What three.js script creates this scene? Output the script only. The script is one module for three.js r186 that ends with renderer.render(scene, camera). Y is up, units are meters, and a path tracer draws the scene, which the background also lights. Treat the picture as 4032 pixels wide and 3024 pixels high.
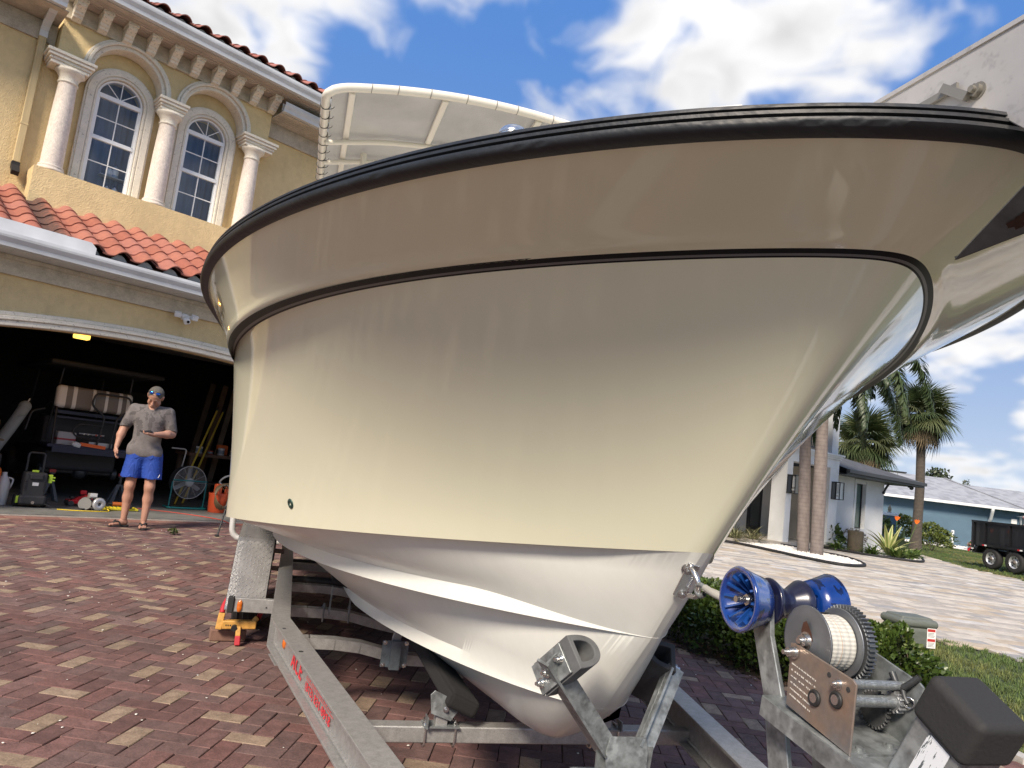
import * as THREE from 'three';
import { mergeGeometries, mergeVertices, toCreasedNormals } from 'three/addons/utils/BufferGeometryUtils.js';
import { RoundedBoxGeometry } from 'three/addons/geometries/RoundedBoxGeometry.js';
import { MarchingCubes } from 'three/addons/objects/MarchingCubes.js';
import { ImprovedNoise } from 'three/addons/math/ImprovedNoise.js';

// ---------- camera, exposure, sky, sun ----------
const scene = new THREE.Scene();
const camera = new THREE.PerspectiveCamera(56.82, 4 / 3, 0.05, 2000);
camera.position.set(0, 1.3, 0);
camera.rotation.order = 'YXZ';
camera.rotation.set(7.0 * Math.PI / 180, 0, 6.9 * Math.PI / 180);
const renderer = new THREE.WebGLRenderer({ antialias: true });
renderer.toneMapping = THREE.LinearToneMapping;
renderer.toneMappingExposure = 2.08;
renderer.shadowMap.enabled = true;

const sunDir = new THREE.Vector3(-0.27, 0.63, 0.73).normalize();
const imp = new ImprovedNoise();
const smooth = (a, b, x) => { const t = Math.min(1, Math.max(0, (x - a) / (b - a))); return t * t * (3 - 2 * t); };
const fbm3 = (x, y, z, o) => { let s = 0, a = 0.5, n = 0; for (let i = 0; i < o; i++) { s += a * imp.noise(x, y, z); n += a; a *= 0.52; x = x * 2.03 + 7.1; y = y * 2.03 + 3.7; z = z * 2.03 + 1.3; } return s / n; };
function skyTexture(W, H) {
  // cumulus banks and blue gaps by direction: [x, y, z, angular radius, amount]
  const banks = [[-0.400,0.474,-0.785,0.059,0.9],[-0.352,0.489,-0.798,0.072,1.0],[-0.302,0.503,-0.810,0.059,0.9],[-0.189,0.542,-0.819,0.046,0.7],[-0.192,0.488,-0.851,0.072,-1.2],[-0.136,0.517,-0.845,0.046,-0.9],[-0.058,0.559,-0.827,0.029,-0.7],[-0.010,0.551,-0.834,0.046,0.7],[0.061,0.548,-0.834,0.072,1.0],[0.150,0.533,-0.833,0.085,1.1],[0.225,0.554,-0.801,0.098,1.2],[0.313,0.556,-0.770,0.072,1.0],[0.186,0.497,-0.848,0.039,0.6],[0.150,0.564,-0.812,0.023,-1.0],[0.301,0.500,-0.812,0.046,-1.1],[0.407,0.509,-0.758,0.059,-1.0],[0.423,0.553,-0.718,0.039,0.5],[0.480,0.534,-0.696,0.046,-0.9],[-0.019,0.485,-0.874,0.052,-0.8],[-0.091,0.476,-0.875,0.052,-0.9],[0.049,0.481,-0.875,0.026,-0.5],[0.539,0.226,-0.811,0.059,1.2],[0.493,0.215,-0.843,0.046,0.9],[0.563,0.160,-0.811,0.023,-0.8],[0.541,0.156,-0.826,0.026,0.9],[0.556,0.127,-0.822,0.026,-1.0],[0.576,0.107,-0.810,0.026,1.0],[0.540,0.090,-0.837,0.026,0.6],[0.557,0.060,-0.828,0.039,0.5],[-0.253,0.461,-0.851,0.046,-1.0]];
  const data = new Float32Array(W * H * 4);
  for (let j = 0; j < H; j++) {
    const el = ((j + 0.5) / H - 0.5) * Math.PI, y = Math.sin(el), c = Math.cos(el);
    for (let i = 0; i < W; i++) {
      const az = ((i + 0.5) / W - 0.5) * 2 * Math.PI, x = c * Math.cos(az), z = c * Math.sin(az), k = (j * W + i) * 4;
      if (y < -0.02) { data[k] = 0.26; data[k + 1] = 0.25; data[k + 2] = 0.24; data[k + 3] = 1; continue; }
      const yy = Math.max(y, 0);
      const hz = Math.pow(1 - yy, 4.2);
      let r = 0.044 + 0.30 * hz, g = 0.125 + 0.27 * hz, b = 0.325 + 0.12 * hz;
      const q = 1 / (yy + 0.22), px = x * q, pz = z * q;
      const wx = 0.09 * fbm3(px * 5, pz * 5, 31.2, 3), wz = 0.09 * fbm3(px * 5, pz * 5, 47.8, 3), qx = px + wx, qz = pz + wz;
      let d = fbm3(qx * 2.1 + 11, qz * 2.1 - 4, 2.2, 4) * 0.75 + fbm3(qx * 7.5, qz * 7.5, 9.1, 5) * 0.75;
      let bias = 0.06;
      for (const B of banks) {
        const dot = x * B[0] + y * B[1] + z * B[2];
        if (dot > 0.97) { const t = (1 - dot) * 2 / (B[3] * B[3]); bias += 0.20 * B[4] * Math.exp(-t * 0.9); }
      }
      d += bias;
      const cov = Math.pow(smooth(-0.06, 0.46, d), 0.95);
      const thick = smooth(0.2, 0.75, d);
      const lum = 0.485 - 0.13 * thick * smooth(-0.12, 0.3, fbm3(qx * 3.3, qz * 3.3, 20.4, 4)) + 0.10 * fbm3(qx * 11, qz * 11, 5.5, 4);
      const cr = lum, cg = lum * 0.995, cb = lum * 1.0;
      data[k] = r + (cr - r) * cov; data[k + 1] = g + (cg - g) * cov; data[k + 2] = b + (cb - b) * cov; data[k + 3] = 1;
    }
  }
  const t = new THREE.DataTexture(data, W, H, THREE.RGBAFormat, THREE.FloatType);
  t.mapping = THREE.EquirectangularReflectionMapping; t.magFilter = THREE.LinearFilter; t.minFilter = THREE.LinearFilter; t.needsUpdate = true;
  return t;
}
const skyMap = skyTexture(2048, 1024);
scene.background = skyMap;
scene.environment = skyMap;
const sun = new THREE.DirectionalLight(0xfff0dc, 3.0);
sun.position.copy(sunDir).multiplyScalar(60);
sun.castShadow = true; sun.shadow.radius = 26; sun.shadow.mapSize.set(4096, 4096);
Object.assign(sun.shadow.camera, { left: -35, right: 35, top: 35, bottom: -35, near: 1, far: 160 });
scene.add(sun); scene.add(sun.target);

// ---------- helpers ----------
let seed = 12345;
const rnd = () => { seed = (seed * 1664525 + 1013904223) >>> 0; return seed / 4294967296; };
const rr = (a, b) => a + (b - a) * rnd();
const V = (x, y, z) => new THREE.Vector3(x, y, z);
const D2R = Math.PI / 180;
const taken = {};
const numbered = (n) => { if (!(n in taken)) { taken[n] = 0; return n; } taken[n]++; return n + '_' + String(taken[n]).padStart(3, '0'); };
function tag(o, label, category, group) { o.userData.label = label; if (category) o.userData.category = category; if (group) o.userData.group = group; return o; }
function thing(name, label, category, pos = [0, 0, 0], turn = 0, group) {
  const o = new THREE.Group(); o.name = numbered(name); o.position.set(...pos); o.rotation.y = turn; scene.add(o);
  return tag(o, label, category, group);
}
function mesh(name, g, m, parent = scene) {
  if (Array.isArray(g)) g = merge(g);
  const o = new THREE.Mesh(g, m); o.castShadow = true; o.receiveShadow = true;
  o.name = parent === scene ? numbered(name) : name; parent.add(o); return o;
}
function struct(name, g, m, parent = scene) { const o = mesh(name, g, m, parent); if (parent === scene) o.userData.kind = 'structure'; return o; }
function dup(root, pos, turn, label) { const r = root.clone(); r.name = numbered(root.name.replace(/_\d{3}$/, '')); r.userData = { ...root.userData, label }; r.position.set(...pos); r.rotation.y = turn; scene.add(r); return r; }
function merge(list) {
  const out = list.map((g) => { g = g.index ? g.toNonIndexed() : g; for (const k of Object.keys(g.attributes)) if (!['position', 'normal', 'uv'].includes(k)) g.deleteAttribute(k); if (!g.attributes.uv) g.setAttribute('uv', new THREE.BufferAttribute(new Float32Array(g.attributes.position.count * 2), 2)); return g; });
  return out.length === 1 ? out[0] : mergeGeometries(out);
}
// uv in metres from position (dominant normal)
function boxUV(g, s = 1) {
  g = g.index ? g.toNonIndexed() : g; const p = g.attributes.position, n = g.attributes.normal, uv = new Float32Array(p.count * 2);
  for (let i = 0; i < p.count; i++) {
    const ax = Math.abs(n.getX(i)), ay = Math.abs(n.getY(i)), az = Math.abs(n.getZ(i));
    const [a, b] = ay >= ax && ay >= az ? [p.getX(i), p.getZ(i)] : ax >= az ? [p.getZ(i), p.getY(i)] : [p.getX(i), p.getY(i)];
    uv[2 * i] = a * s; uv[2 * i + 1] = b * s;
  }
  g.setAttribute('uv', new THREE.BufferAttribute(uv, 2)); return g;
}
const box = (w, h, d, x = 0, y = 0, z = 0) => new THREE.BoxGeometry(w, h, d).translate(x, y, z);
const bb = (x0, x1, y0, y1, z0, z1) => box(x1 - x0, y1 - y0, z1 - z0, (x0 + x1) / 2, (y0 + y1) / 2, (z0 + z1) / 2);
const rbox = (w, h, d, r, x = 0, y = 0, z = 0, s = 2) => new RoundedBoxGeometry(w, h, d, s, Math.min(r, w / 2.01, h / 2.01, d / 2.01)).translate(x, y, z);
const cyl = (r0, r1, h, n = 16, x = 0, y = 0, z = 0) => new THREE.CylinderGeometry(r1, r0, h, n).translate(x, y, z);
function along(g, a, b) { // geometry made along +Y centred at the origin, laid from a to b
  const d = b.clone().sub(a), q = new THREE.Quaternion().setFromUnitVectors(V(0, 1, 0), d.clone().normalize());
  return g.applyQuaternion(q).translate((a.x + b.x) / 2, (a.y + b.y) / 2, (a.z + b.z) / 2);
}
const rod = (a, b, r, n = 10, r2 = r) => along(new THREE.CylinderGeometry(r2, r, a.distanceTo(b), n), a, b);
function bar(a, b, w, h, up = V(0, 1, 0), rad = 0) { // box from a to b, h along up
  const z = b.clone().sub(a), L = z.length(); z.normalize();
  const x = up.clone().cross(z).normalize(), y = z.clone().cross(x);
  const g = rad ? new RoundedBoxGeometry(w, h, L, 2, rad) : new THREE.BoxGeometry(w, h, L);
  return boxUV(g).applyMatrix4(new THREE.Matrix4().makeBasis(x, y, z).setPosition(a.clone().add(b).multiplyScalar(0.5)));
}
const tube = (pts, r, seg = 24, n = 8, closed = false, tension = 0.5) => new THREE.TubeGeometry(new THREE.CatmullRomCurve3(pts, closed, 'catmullrom', tension), seg, r, n, closed);
function bentTube(pts, r, rad = 0.05, n = 8) { // straight legs with rounded corners
  const path = new THREE.CurvePath(); let prev = pts[0];
  for (let i = 1; i < pts.length; i++) {
    if (i === pts.length - 1) { path.add(new THREE.LineCurve3(prev, pts[i])); break; }
    const a = pts[i - 1], c = pts[i], b = pts[i + 1];
    const k = Math.min(rad, c.distanceTo(a) * 0.45, c.distanceTo(b) * 0.45);
    const p = c.clone().add(a.clone().sub(c).setLength(k)), q = c.clone().add(b.clone().sub(c).setLength(k));
    path.add(new THREE.LineCurve3(prev, p)); path.add(new THREE.QuadraticBezierCurve3(p, c, q)); prev = q;
  }
  return new THREE.TubeGeometry(path, pts.length * 9, r, n, false);
}
const shape = (pts) => { const s = new THREE.Shape(); pts.forEach((p, i) => i ? s.lineTo(p[0], p[1]) : s.moveTo(p[0], p[1])); s.closePath(); return s; };
function extr(pts, depth, bevel = 0, bs = 1) { // outline in XY, thickness centred on z = 0
  const s = pts instanceof THREE.Shape ? pts : shape(pts);
  return new THREE.ExtrudeGeometry(s, { depth: depth - 2 * bevel, bevelEnabled: bevel > 0, bevelSize: bevel, bevelThickness: bevel, bevelOffset: -bevel, bevelSegments: bs, curveSegments: 20 }).translate(0, 0, -(depth - 2 * bevel) / 2);
}
const lathe = (pts, n = 24) => new THREE.LatheGeometry(pts.map((p) => new THREE.Vector2(p[0], p[1])), n);
const T = (g, x, y, z) => g.translate(x, y, z);
const rot = (g, x = 0, y = 0, z = 0) => { if (x) g.rotateX(x); if (y) g.rotateY(y); if (z) g.rotateZ(z); return g; };
function grid(nu, nv, f, flip = false) { // f(i/nu, j/nv) -> Vector3
  const p = [], uv = [], ix = [];
  for (let j = 0; j <= nv; j++) for (let i = 0; i <= nu; i++) { const q = f(i / nu, j / nv, i, j); p.push(q.x, q.y, q.z); uv.push(i / nu, j / nv); }
  for (let j = 0; j < nv; j++) for (let i = 0; i < nu; i++) { const a = j * (nu + 1) + i, b = a + 1, c = a + nu + 1, d = c + 1; flip ? ix.push(a, c, b, b, c, d) : ix.push(a, b, c, b, d, c); }
  const g = new THREE.BufferGeometry(); g.setAttribute('position', new THREE.Float32BufferAttribute(p, 3)); g.setAttribute('uv', new THREE.Float32BufferAttribute(uv, 2)); g.setIndex(ix); g.computeVertexNormals(); return g;
}
const hexBolt = (r, h) => merge([cyl(r, r, h, 6, 0, h / 2, 0), cyl(r * 0.55, r * 0.5, h * 0.8, 10, 0, h * 1.3, 0), cyl(r * 1.35, r * 1.35, h * 0.22, 16, 0, h * 0.05, 0)]);
const boltAt = (p, dir, r = 0.008, h = 0.008) => hexBolt(r, h).applyQuaternion(new THREE.Quaternion().setFromUnitVectors(V(0, 1, 0), dir.clone().normalize())).translate(p.x, p.y, p.z);

// ---------- textures ----------
function hash2(x, y, s) { let n = (x * 374761393 + y * 668265263 + s * 1442695041) | 0; n = Math.imul(n ^ (n >>> 13), 1274126177); n ^= n >>> 16; return (n >>> 0) / 4294967296; }
function vnoise(x, y, per, s) { const xi = Math.floor(x), yi = Math.floor(y), fx = x - xi, fy = y - yi, m = (a) => ((a % per) + per) % per, u = fx * fx * (3 - 2 * fx), v = fy * fy * (3 - 2 * fy); const a = hash2(m(xi), m(yi), s), b = hash2(m(xi + 1), m(yi), s), c = hash2(m(xi), m(yi + 1), s), d = hash2(m(xi + 1), m(yi + 1), s); return a + (b - a) * u + (c - a + (a - b - c + d) * u) * v; }
function pf(u, v, per, oct, s) { let r = 0, a = 0.5, n = 0; for (let i = 0; i < oct; i++) { r += a * vnoise(u * per, v * per, per, s + i); n += a; a *= 0.55; per *= 2; } return r / n; }
function tex(N, fn, srgb = false, rep = 1) { // fn(u, v) -> grey or [r, g, b], 0..1, tiling
  const d = new Uint8Array(N * N * 4);
  for (let j = 0; j < N; j++) for (let i = 0; i < N; i++) { let c = fn((i + 0.5) / N, (j + 0.5) / N); if (!Array.isArray(c)) c = [c, c, c]; const k = (j * N + i) * 4; for (let q = 0; q < 3; q++) d[k + q] = Math.max(0, Math.min(255, c[q] * 255)); d[k + 3] = 255; }
  const t = new THREE.DataTexture(d, N, N); t.wrapS = t.wrapT = THREE.RepeatWrapping; t.magFilter = THREE.LinearFilter; t.minFilter = THREE.LinearMipmapLinearFilter; t.generateMipmaps = true; if (srgb) t.colorSpace = THREE.SRGBColorSpace; t.repeat.set(rep, rep); t.needsUpdate = true; return t;
}
const lin = (r, g, b) => new THREE.Color().setRGB(r, g, b);
const M = (r, g, b, rough = 0.7, o = {}) => new THREE.MeshPhysicalMaterial({ color: lin(r, g, b), roughness: rough, side: THREE.DoubleSide, ...o });
const speck = tex(512, (u, v) => 0.72 + 0.5 * (pf(u, v, 8, 5, 3) - 0.5) + 0.25 * (pf(u, v, 90, 2, 8) - 0.5)); // general wear, multiplies a colour
const cloudy = tex(256, (u, v) => 0.8 + 0.4 * (pf(u, v, 4, 5, 31) - 0.5));
const stuccoB = tex(512, (u, v) => { const a = pf(u, v, 26, 3, 5), b = pf(u, v, 70, 2, 9); return Math.pow(Math.abs(a - 0.5) * 2, 0.6) * 0.7 + 0.3 * b; });
const grainB = tex(512, (u, v) => pf(u, v, 64, 4, 14));
const clone = (t, r, r2 = r) => { const c = t.clone(); c.repeat.set(r, r2); c.needsUpdate = true; return c; };
// shared materials
const galv = M(0.36, 0.39, 0.40, 0.52, { metalness: 0.45, map: clone(tex(512, (u, v) => { const a = pf(u, v, 14, 4, 41), b = pf(u, v, 40, 3, 47), w = Math.max(0, pf(u, v, 9, 4, 52) - 0.62) * 2.4; const q = 0.62 + 0.55 * (a - 0.5) + 0.4 * (b - 0.5) + w; return [q, q * 1.0, q * 1.0]; }), 3), roughnessMap: clone(tex(256, (u, v) => 0.75 + 0.5 * (pf(u, v, 12, 4, 61) - 0.5)), 3) });
const alu = M(0.52, 0.52, 0.51, 0.42, { metalness: 0.55, map: clone(tex(512, (u, v) => { const a = pf(u, v, 18, 5, 71), b = pf(u, v, 100, 2, 77); return 0.74 + 0.3 * (a - 0.5) + 0.28 * (b - 0.5); }), 3), bumpMap: clone(grainB, 4), bumpScale: 0.0004 });
const steel = M(0.62, 0.62, 0.61, 0.22, { metalness: 0.95 });
const black = M(0.018, 0.018, 0.019, 0.55);
const rubber = M(0.022, 0.022, 0.023, 0.8, { bumpMap: clone(grainB, 3), bumpScale: 0.0006 });
const darkSteel = M(0.1, 0.105, 0.11, 0.5, { metalness: 0.6, map: clone(speck, 4) });
const whitePaint = M(0.78, 0.79, 0.80, 0.45);

// ---------- ground ----------
const inPoly = (P, x, z) => { let c = false; for (let i = 0, j = P.length - 1; i < P.length; j = i++) if ((P[i][1] > z) !== (P[j][1] > z) && x < (P[j][0] - P[i][0]) * (z - P[i][1]) / (P[j][1] - P[i][1]) + P[i][0]) c = !c; return c; };
const sheet = (P, y) => boxUV(new THREE.ShapeGeometry(shape(P.map((p) => [p[0], -p[1]]))).rotateX(-Math.PI / 2).translate(0, y, 0));
const smoothPoly = (P, n = 60) => new THREE.CatmullRomCurve3(P.map((p) => V(p[0], 0, p[1])), true).getPoints(n).slice(0, -1).map((p) => [p.x, p.z]);
function instanced(name, g, m, mats, cols, parent) {
  const o = new THREE.InstancedMesh(g, m, mats.length); o.name = name;
  mats.forEach((x, i) => o.setMatrixAt(i, x)); if (cols) cols.forEach((c, i) => o.setColorAt(i, c));
  o.castShadow = o.receiveShadow = true; parent.add(o); return o;
}
const mtx = (p, q, s) => new THREE.Matrix4().compose(p, q, s);
const grassTex = clone(tex(512, (u, v) => { const a = pf(u, v, 5, 4, 91), b = pf(u, v, 60, 3, 95); return [0.62 + 0.5 * (a - 0.5) + 0.6 * (b - 0.5), 0.72 + 0.35 * (a - 0.5) + 0.6 * (b - 0.5), 0.55 + 0.2 * (a - 0.5) + 0.4 * (b - 0.5)]; }), 0.4);
struct('ground', [T(new THREE.PlaneGeometry(900, 900).rotateX(-Math.PI / 2), 0, -0.06, 0)].map((g) => boxUV(g)), M(0.10, 0.115, 0.05, 0.95, { map: grassTex }));

const HU = V(0.70711, 0, -0.70711), HN = V(0.70711, 0, 0.70711), HO = HN.clone().multiplyScalar(-10.85);
const hw = (u, w) => { const p = HO.clone().addScaledVector(HU, u).addScaledVector(HN, w); return [p.x, p.z]; };
const driveP = [[1.1, -8.4], [1.3, -7.5], [1.6, -6.5], [1.86, -5.96], [2.08, -5.5], [2.35, -5.32], [2.9, -5.2], [3.1, -4.4], [3.3, -2], [3.6, 3.5], [-11, 3.5], hw(-3.6, 4), hw(-3.6, 0.22), hw(9, 0.22), [0.2, -12]];
const drive = new THREE.Group(); drive.name = 'driveway'; drive.userData.kind = 'structure'; scene.add(drive);
mesh('sand_bed', sheet(driveP, -0.013), M(0.055, 0.04, 0.035, 0.95), drive);
{
  const a = -4 * D2R, ca = Math.cos(a), sa = Math.sin(a), w = 0.1, toW = (x, z) => [x * ca + z * sa, -x * sa + z * ca];
  const brickTex = [0, 1].map((s) => tex(256, (u, v) => { const q = 0.8 + 0.6 * (pf(u, v, 5, 5, 110 + s) - 0.5) + 0.5 * (pf(u, v, 50, 2, 120 + s) - 0.5), w = Math.max(0, pf(u, v, 16, 5, 140 + s) - 0.6) * (s ? 1.6 : 0.7); return [q + w * 0.5, q + w * 0.85, q + w * 0.95]; }));
  const brickB = clone(tex(256, (u, v) => 0.6 * pf(u, v, 30, 3, 130) + 0.4 * pf(u, v, 6, 3, 133)), 1);
  const geos = [0, 1, 2, 3].map((k) => {
    const g = new THREE.ExtrudeGeometry(shape([[-0.0955, -0.0455], [0.0955, -0.0455], [0.0955, 0.0455], [-0.0955, 0.0455]].map(([x, y]) => [x + rr(-0.0012, 0.0012), y + rr(-0.0012, 0.0012)])), { depth: 0.03, bevelEnabled: true, bevelSize: 0.0028, bevelThickness: 0.0035, bevelSegments: 1 }).rotateX(-Math.PI / 2);
    g.computeBoundingBox(); g.translate(0, -g.boundingBox.max.y, 0);
    return boxUV(g, 4).translate(0, 0, 0);
  });
  geos.forEach((g, k) => { const uv = g.attributes.uv; for (let i = 0; i < uv.count; i++) uv.setXY(i, uv.getX(i) + k * 0.37, uv.getY(i) + k * 0.61); });
  const bm = (c, t) => new THREE.MeshPhysicalMaterial({ color: c, roughness: 0.9, map: brickTex[t], bumpMap: brickB, bumpScale: 0.0015, side: THREE.DoubleSide });
  const red = () => { const k = rr(0.78, 1.22), h = rnd(); return lin((0.152 + 0.024 * h) * k, (0.084 + 0.014 * (1 - h)) * k, (0.075 + 0.015 * (1 - h)) * k); };
  const tan = () => { const k = rr(0.8, 1.15), h = rnd(); return lin((0.29 + 0.04 * h) * k, (0.21 + 0.03 * h) * k, (0.145 + 0.03 * h) * k); };
  const reds = Array.from({ length: 9 }, (_, i) => bm(red(), i % 2)), tans = Array.from({ length: 5 }, (_, i) => bm(tan(), i % 2));
  const list = [], tanAt = [];
  camera.updateMatrixWorld(); camera.updateProjectionMatrix();
  const view = new THREE.Matrix4().multiplyMatrices(camera.projectionMatrix, camera.matrixWorld.clone().invert());
  for (let j = -160; j < 60; j++) for (let i = -120; i < 60; i++) {
    const d = (((i - j) % 4) + 4) % 4; if (d === 1 || d === 2) continue;
    const hor = d === 0, lx = (hor ? i + 1 : i + 0.5) * w, lz = (hor ? j + 0.5 : j + 1) * w, [x, z] = toW(lx, lz);
    if (!inPoly(driveP, x, z)) continue;
    const isTan = hash2(i * 3 + 7, j * 5 + 3, 77) < 0.42 && !tanAt.some((t) => Math.abs(t[1] - lz) < 0.3 && Math.hypot(t[0] - lx, t[1] - lz) < 0.265); if (isTan) { tanAt.push([lx, lz]); if (tanAt.length > 220) tanAt.shift(); }
    const p = V(x, 0, z), n = p.clone().applyMatrix4(view), seen = Math.abs(n.x) < 1.02 && Math.abs(n.y) < 1.02 && z < -1;
    // tumbled, hand-laid: small height and angle differences
    const q = new THREE.Quaternion().setFromEuler(new THREE.Euler(rr(-0.006, 0.006), a + (hor ? 0 : Math.PI / 2) + rr(-0.012, 0.012), rr(-0.006, 0.006)));
    list.push({ p: p.setY(rr(-0.004, 0.001)), q, isTan, d: seen ? p.distanceTo(camera.position) : 1e3 + rnd(), k: Math.floor(rnd() * 4) });
  }
  list.sort((A, B) => A.d - B.d);
  list.slice(0, 300).forEach((b) => { const o = mesh('brick', geos[b.k], b.isTan ? tans[Math.floor(rnd() * 5)] : reds[Math.floor(rnd() * 9)], drive); o.position.copy(b.p); o.quaternion.copy(b.q); });
  const rest = list.slice(300), white = [bm(lin(1, 1, 1), 0), bm(lin(1, 1, 1), 1)];
  for (let k = 0; k < 4; k++) {
    const L = rest.filter((b) => b.k === k);
    instanced('brick_field', geos[k], white[k % 2], L.map((b) => mtx(b.p, b.q, V(1, 1, 1))), L.map((b) => (b.isTan ? tan() : red()).multiplyScalar(1 + 0.3 * imp.noise(b.p.x * 0.55, 2.2, b.p.z * 0.55) + 0.2 * imp.noise(b.p.x * 1.7, 7.2, b.p.z * 1.7))), drive).userData.kind = 'stuff';
  }
  // white petals and grit blown over the bricks
  const pet = [], pc = [];
  const pg = new THREE.IcosahedronGeometry(0.006, 0).scale(1.3, 0.35, 0.9);
  for (let i = 0; i < 520; i++) { const x = rr(-7, 3), z = -1.8 - 8 * rnd(); if (!inPoly(driveP, x, z)) continue; pet.push(mtx(V(x, 0.003, z), new THREE.Quaternion().setFromEuler(new THREE.Euler(0, rr(0, 6), 0)), V(1, 1, 1).multiplyScalar(rr(0.4, 1.25)))); pc.push(lin(0.75, 0.72, 0.66)); }
  const po = instanced('petal_litter', pg, M(1, 1, 1, 0.8), pet, pc, scene); tag(po, 'white petal flakes scattered over the red brick driveway', 'petals'); po.userData.kind = 'stuff';
}
{ // border course along the garage threshold
  const g = new THREE.Group(); g.name = 'driveway_border'; g.userData.kind = 'structure'; scene.add(g);
  const pm = [M(0.30, 0.15, 0.12, 0.85, { map: cloudy }), M(0.27, 0.13, 0.105, 0.85, { map: cloudy }), M(0.33, 0.18, 0.145, 0.85, { map: cloudy })];
  const bg = boxUV(rbox(0.195, 0.05, 0.215, 0.004)), bg2 = boxUV(rbox(0.195, 0.05, 0.09, 0.004));
  for (let i = 0; i < 40; i++) { const u = -0.6 + i * 0.2, [x, z] = hw(u, 0.235); let o = mesh('brick', bg, pm[i % 3], g); o.position.set(x, -0.017 + rr(0, 0.002), z); o.rotation.y = 45 * D2R; }
  const [x, z] = hw(3, 0.06); const o = mesh('concrete_edge', boxUV(box(9.4, 0.06, 0.11)), M(0.42, 0.36, 0.32, 0.9, { map: clone(speck, 2) }), g); o.position.set(x, -0.018, z); o.rotation.y = 45 * D2R;
}

// ---------- neighbouring ground: pale pavers, lawns, gravel beds ----------
const paveP = [[-1, -11.5], [1, -10], [2.2, -9.2], [3.6, -8.9], [4.6, -8.75], [5.15, -8.4], [5.77, -7.6], [6.5, -6.8], [9, -4.5], [17, -4], [17.5, -12], [14.8, -20.1], [15.2, -22.2], [15.12, -23.2], [15.96, -25.7], [16.8, -28.5], [15.6, -29], [11, -28], [6, -26], [1, -25]];
{
  const pg = new THREE.Group(); pg.name = 'neighbor_driveway'; pg.userData.kind = 'structure'; scene.add(pg);
  mesh('sand_bed', sheet(paveP, -0.02), M(0.16, 0.14, 0.12, 0.95), pg);
  const pt = clone(tex(512, (u, v) => { const a = pf(u, v, 4, 5, 141), b = pf(u, v, 30, 4, 145); const q = 0.82 + 0.4 * (a - 0.5) + 0.25 * (b - 0.5); return [q, q * 0.99, q * 0.98]; }), 1);
  const cols = () => { const r = rnd(), k = rr(0.9, 1.08); return r < 0.34 ? lin(0.60 * k, 0.55 * k, 0.47 * k) : r < 0.58 ? lin(0.46 * k, 0.42 * k, 0.37 * k) : r < 0.76 ? lin(0.35 * k, 0.34 * k, 0.33 * k) : r < 0.9 ? lin(0.50 * k, 0.42 * k, 0.32 * k) : lin(0.64 * k, 0.62 * k, 0.58 * k); };
  const pm = () => new THREE.MeshPhysicalMaterial({ color: cols(), roughness: 0.85, map: pt, side: THREE.DoubleSide });
  const mats = Array.from({ length: 14 }, pm), white = new THREE.MeshPhysicalMaterial({ color: 0xffffff, roughness: 0.85, map: pt, side: THREE.DoubleSide });
  const Ls = [0.15, 0.3, 0.45], a = -3 * D2R, ca = Math.cos(a), sa = Math.sin(a), list = [];
  const view = new THREE.Matrix4().multiplyMatrices(camera.projectionMatrix, camera.matrixWorld.clone().invert());
  const gs = {}; const geo = (L, W) => gs[L + '_' + W] ||= boxUV(new THREE.ExtrudeGeometry(shape([[-L / 2 + 0.006, -W / 2 + 0.006], [L / 2 - 0.006, -W / 2 + 0.006], [L / 2 - 0.006, W / 2 - 0.006], [-L / 2 + 0.006, W / 2 - 0.006]]), { depth: 0.02, bevelEnabled: true, bevelSize: 0.003, bevelThickness: 0.003, bevelSegments: 1 }).rotateX(-Math.PI / 2).translate(0, -0.023, 0), 2);
  let lz = -34, row = 0;
  while (lz < -2) {
    const W = [0.3, 0.15, 0.3, 0.225][row++ % 4]; let lx = -3 - rnd() * 0.4;
    while (lx < 22) {
      const L = [0.225, 0.3, 0.45, 0.525][Math.floor(rnd() * 4)], x = (lx + L / 2) * ca + (lz + W / 2) * sa, z = -(lx + L / 2) * sa + (lz + W / 2) * ca;
      lx += L; if (!inPoly(paveP, x, z)) continue;
      const p = V(x, rr(-0.002, 0.001), z), n = p.clone().applyMatrix4(view), seen = Math.abs(n.x) < 1 && Math.abs(n.y) < 1 && n.x > 0.35;
      list.push({ p, L, W, d: seen ? p.length() : 1e3 });
    }
    lz += W;
  }
  list.sort((A, B) => A.d - B.d);
  list.slice(0, 300).forEach((b) => { const o = mesh('paver', geo(b.L, b.W), mats[Math.floor(rnd() * 14)], pg); o.position.copy(b.p); o.rotation.y = a; });
  const q = new THREE.Quaternion().setFromAxisAngle(V(0, 1, 0), a), by = {};
  list.slice(300).forEach((b) => (by[b.L + '_' + b.W] ||= []).push(b));
  for (const k in by) instanced('paver_field', geo(by[k][0].L, by[k][0].W), white, by[k].map((b) => mtx(b.p, q, V(1, 1, 1))), by[k].map(cols), pg).userData.kind = 'stuff';
}
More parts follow.
